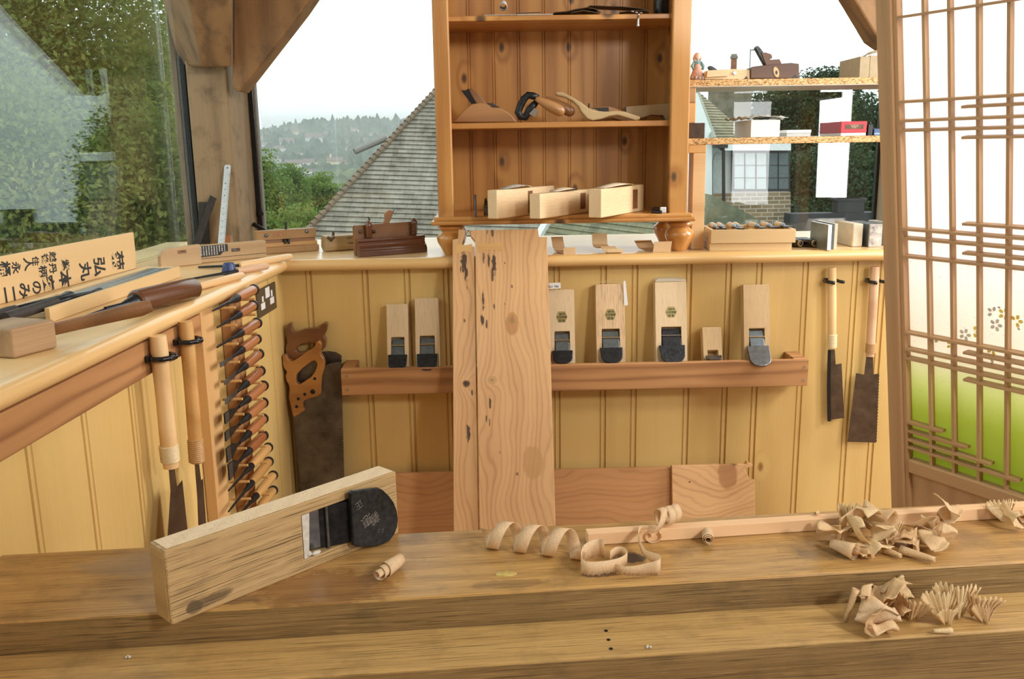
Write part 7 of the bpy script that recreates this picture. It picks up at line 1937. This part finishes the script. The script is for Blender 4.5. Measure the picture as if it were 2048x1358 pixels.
def roll(label, P0, P1, r0, r1, turns, z=ZB1, mat='shave', flare=.0, step=.0, lift=0.0):
    """sheet rolled round an axis from P0 to P1 (px), telescoping"""
    a, b = bpt(*P0, z), bpt(*P1, z)
    ax = b - a; e = ax.normalized(); up = Vector((0, 0, 1)); sd = e.cross(up)
    n = int(turns * 22); rows = []
    Lr_ = ax.length
    for i in range(n + 1):
        f = i / n; t_ = 2 * PI * turns * f
        r = r0 + (r1 - r0) * f
        s0 = Lr_ * step * f; s1 = Lr_ * (1 - step * (1 - f)) if step else Lr_
        row = []
        for k_ in range(5):
            g = k_ / 4; rq = r * (1 + flare * (g - .5))
            row.append(a + e * (s0 + (s1 - s0) * g) + (sd * math.cos(t_) + up * math.sin(t_)) * rq + up * (r0 + lift))
        rows.append(row)
    return ribbon('wood_shaving', label, rows, mat, rest=z + .0003 + lift)
roll('tightly rolled pale shaving lying in front of the big plane', (752, 1168), (806, 1130), .0050, .0092, 2.6, step=.42, flare=-.25)
roll('small upright rolled shaving leaning on the square strip', (1417, 1093), (1414, 1072), .0035, .0080, 2.8, step=.15)
# big open curl perched on the strip
c = at(1318, 1056, Z=ZB1 + .0172); rows = []
e = Vector((.8, .55, .0)).normalized(); sd = e.cross(Vector((0, 0, 1))); up = Vector((0, 0, 1))
for i in range(101):
    f = i / 100; t_ = 2 * PI * 2.6 * f - .8
    r = .0125 - .0015 * f
    q = c + e * (.030 * f) + (sd * math.cos(t_) + up * math.sin(t_)) * r + up * .0125
    if i < 12: q = q + Vector((-.0011, -.0005, -.0004)) * (12 - i)
    rows.append([q - e * .006, q, q + e * .006])
ribbon('wood_shaving', 'large open curl of shaving perched on the square strip', rows, 'shave', rest=ZB1 + .0172)
rows = []
c = bpt(1300, 1083, ZB1)
for i in range(61):
    f = i / 60; t_ = 2 * PI * 1.2 * f
    q = c + Vector((.016 * (f - .4), -.002, 0)) + Vector((.007 * math.cos(t_), 0, .007 * math.sin(t_) + .007))
    rows.append([q + Vector((0, -.003, 0)), q, q + Vector((0, .004, .001))])
ribbon('wood_shaving', 'small loose curl just below the perched open curl', rows, 'shave', rest=ZB1)
# crumpled sheets
def crumple(label, px, py, w, h, z, mat, kind='sheet', yaw=None, tilt=None, group=None):
    if kind != 'cone': w *= 1.45; h *= 1.35
    c = bpt(px, py, z); nu, nv = 20, 9
    yaw = random.uniform(0, 2 * PI) if yaw is None else yaw
    rows = []
    if kind == 'sheet':
        k1, k2 = random.uniform(-3, 3), random.uniform(-6, 6); ph = random.uniform(0, 6)
        th = random.uniform(-.5, .5); x, y = 0.0, 0.0
        folds = sorted(random.uniform(.1, .9) for _ in range(3)); sg = [random.choice((-1, 1)) * random.uniform(.9, 1.9) for _ in range(3)]
        done = [False] * 3
        for i in range(nu + 1):
            f = i / nu
            th += (k1 + k2 * (f - .5)) / nu
            for m_ in range(3):
                if not done[m_] and f > folds[m_]: th += sg[m_]; done[m_] = True
            x += math.cos(th) * w / nu; y += math.sin(th) * w / nu
            row = []
            for j in range(nv + 1):
                g = j / nv - .5
                row.append(Vector((x + .15 * h * math.sin(ph + f * 4) * g * 2 + random.uniform(-1, 1) * .0006, g * h * (1 - .25 * math.sin(3 * f + ph)) , y + .10 * h * math.sin(5 * g + ph + 6 * f) + random.uniform(-1, 1) * .0007)))
            rows.append(row)
    elif kind == 'pleat':
        for i in range(41):
            f = i / 40; fan = (f - .5) * 1.1
            row = []
            for j in range(7):
                g = j / 6
                rad = h * (.25 + g * .85)
                row.append(Vector((math.sin(fan) * rad * w / h * 1.1, .35 * g * h + .10 * h * math.sin(f * 9), math.cos(fan) * rad * .75 + (.0024 * (i % 4 - 1.5) * (.3 + g) if True else 0) * (1 if i % 2 else -1))))
            rows.append(row)
        yaw = yaw if yaw is not None else 0
    elif kind == 'cone':
        for i in range(56):
            f = i / 55; t_ = 2 * PI * 2.1 * f
            rows.append([Vector(((g / 6 - .5) * w, (h * .5 * (.55 + .45 * g / 6) * (.55 + .45 * f)) * math.cos(t_), (h * .5 * (.55 + .45 * g / 6) * (.55 + .45 * f)) * math.sin(t_))) for g in range(7)])
    tl = (random.uniform(-.35, .35), random.uniform(-.35, .35)) if tilt is None else tilt
    Rm = Matrix.Rotation(yaw, 3, 'Z') @ Matrix.Rotation(tl[0], 3, 'X') @ Matrix.Rotation(tl[1], 3, 'Y')
    rows = [[Rm @ p for p in r] for r in rows]
    allv = [p for r in rows for p in r]
    mx = (max(p.x for p in allv) + min(p.x for p in allv)) / 2; my = (max(p.y for p in allv) + min(p.y for p in allv)) / 2
    rows = [[Vector((p.x - mx + c.x, p.y - my + c.y, p.z)) for p in r] for r in rows]
    return ribbon('wood_shaving', label, rows, mat, group or SH, rest=z + .0003 + (random.uniform(0, .004) if kind == 'sheet' else 0), th=.0003)
random.seed(21)
H1 = 'crumpled shaving in the large heap in front of the strip'
L1_, L2_2, L3_ = 'crumpled thin shaving in the large heap in front of the square strip', 'crumpled tan shaving in the left heap on the lower step', 'pleated frayed shaving in the right heap on the lower step'
for (px, py, w, h, m, kd) in ((1662, 1100, .036, .022, 'shave2', 'sheet'), (1682, 1085, .040, .026, 'shave3', 'sheet'), (1700, 1078, .044, .026, 'shave2', 'sheet'), (1716, 1098, .042, .024, 'shave3', 'sheet'), (1735, 1080, .044, .028, 'shave3', 'sheet'), (1755, 1082, .042, .026, 'shave2', 'sheet'),
                              (1745, 1108, .036, .022, 'shave3', 'sheet'), (1728, 1120, .020, .012, 'shave2', 'sheet'), (1772, 1096, .032, .020, 'shave3', 'sheet'), (1795, 1088, .030, .022, 'shave2', 'sheet'), (1812, 1096, .030, .018, 'shave2', 'sheet'), (1845, 1080, .040, .026, 'shave2', 'sheet'),
                              (1862, 1078, .034, .022, 'shave', 'sheet'), (1884, 1072, .042, .026, 'shave', 'sheet'), (1898, 1064, .036, .024, 'shave2', 'sheet'), (1868, 1104, .030, .016, 'shave2', 'sheet'), (1892, 1098, .022, .014, 'shave2', 'sheet'), (1700, 1060, .034, .024, 'shave3', 'sheet'), (1668, 1078, .026, .020, 'shave', 'sheet')):
    crumple(L1_, px, py, w, h, ZB1, m, kd, group='crumpled shavings in the large heap')
crumple('rolled cone of shaving open towards the viewer at the front of the large heap', 1690, 1112, .032, .024, ZB1, 'shave', 'cone', yaw=-.9, tilt=(0, 0))
crumple('slender rolled shaving pointing down at the front middle of the large heap', 1832, 1118, .042, .013, ZB1, 'shave2', 'cone', yaw=2.35, tilt=(0, 0))
crumple('short rolled shaving under the middle of the large heap', 1782, 1112, .024, .010, ZB1, 'shave2', 'cone', yaw=2.2, tilt=(0, 0))
crumple('short thick rolled shaving in the right half of the large heap', 1838, 1092, .030, .014, ZB1, 'shave2', 'cone', yaw=2.2, tilt=(0, .1))
crumple('pleated pale fan of shaving at the back of the large heap', 1783, 1078, .020, .022, ZB1, 'shave3', 'pleat', yaw=0, tilt=(0, 0))
crumple('tall twisted wisp of shaving rising behind the large heap', 1692, 1062, .014, .036, ZB1, 'shave3', 'pleat', yaw=.2, tilt=(.2, 0))
crumple('frilled shaving at the far right of the strip near the frame edge', 2008, 1056, .036, .030, ZB1, 'shave3', 'sheet', yaw=.4)
crumple('second frilled shaving at the right, standing up behind the first', 2004, 1040, .026, .026, ZB1, 'shave3', 'pleat', yaw=.1, tilt=(0, 0))
crumple('broken tan shaving at the right edge of the picture against the strip', 2032, 1042, .034, .018, ZB1, 'shave2', 'sheet', yaw=-.2)
for (px, py, w, h, m) in ((1728, 1238, .036, .022, 'shave2'), (1748, 1250, .046, .030, 'shave'), (1765, 1225, .042, .030, 'shave2'), (1790, 1222, .040, .026, 'shave'), (1756, 1268, .040, .024, 'shave2'), (1810, 1235, .030, .020, 'shave2'), (1796, 1205, .026, .016, 'shave3')):
    crumple(L2_2, px, py, w, h, ZB2, m, 'sheet', group='crumpled shavings in the left heap')
crumple('thin rolled shaving standing upright at the left of the left heap', 1700, 1240, .040, .009, ZB2, 'shave2', 'cone', yaw=.3, tilt=(0, -1.25))
crumple('pleated shaving between the two heaps on the lower step', 1822, 1240, .028, .024, ZB2, 'shave2', 'pleat', yaw=-.9, tilt=(.5, 0))
for (px, py, w, h, yw, tl) in ((1880, 1240, .030, .034, .2, (.2, 0)), (1912, 1230, .030, .036, -.2, (.2, 0)), (1955, 1234, .030, .026, -.5, (.3, 0)), (1898, 1252, .026, .020, .5, (.6, 0)), (1968, 1244, .018, .018, .1, (.2, 0))):
    crumple(L3_, px, py, w, h, ZB2, 'shave3' if px < 1950 else 'shave2', 'pleat', yaw=yw, tilt=tl, group='pleated shavings in the right heap')
crumple('little rolled shaving at the very edge of the lower step', 1884, 1268, .022, .008, ZB2, 'shave3', 'cone', yaw=0, tilt=(0, 0))
roll('tiny rolled scrap resting on the back of the square strip', (1630, 1031), (1636, 1029), .0014, .0028, 2, z=ZB1 + .0172)
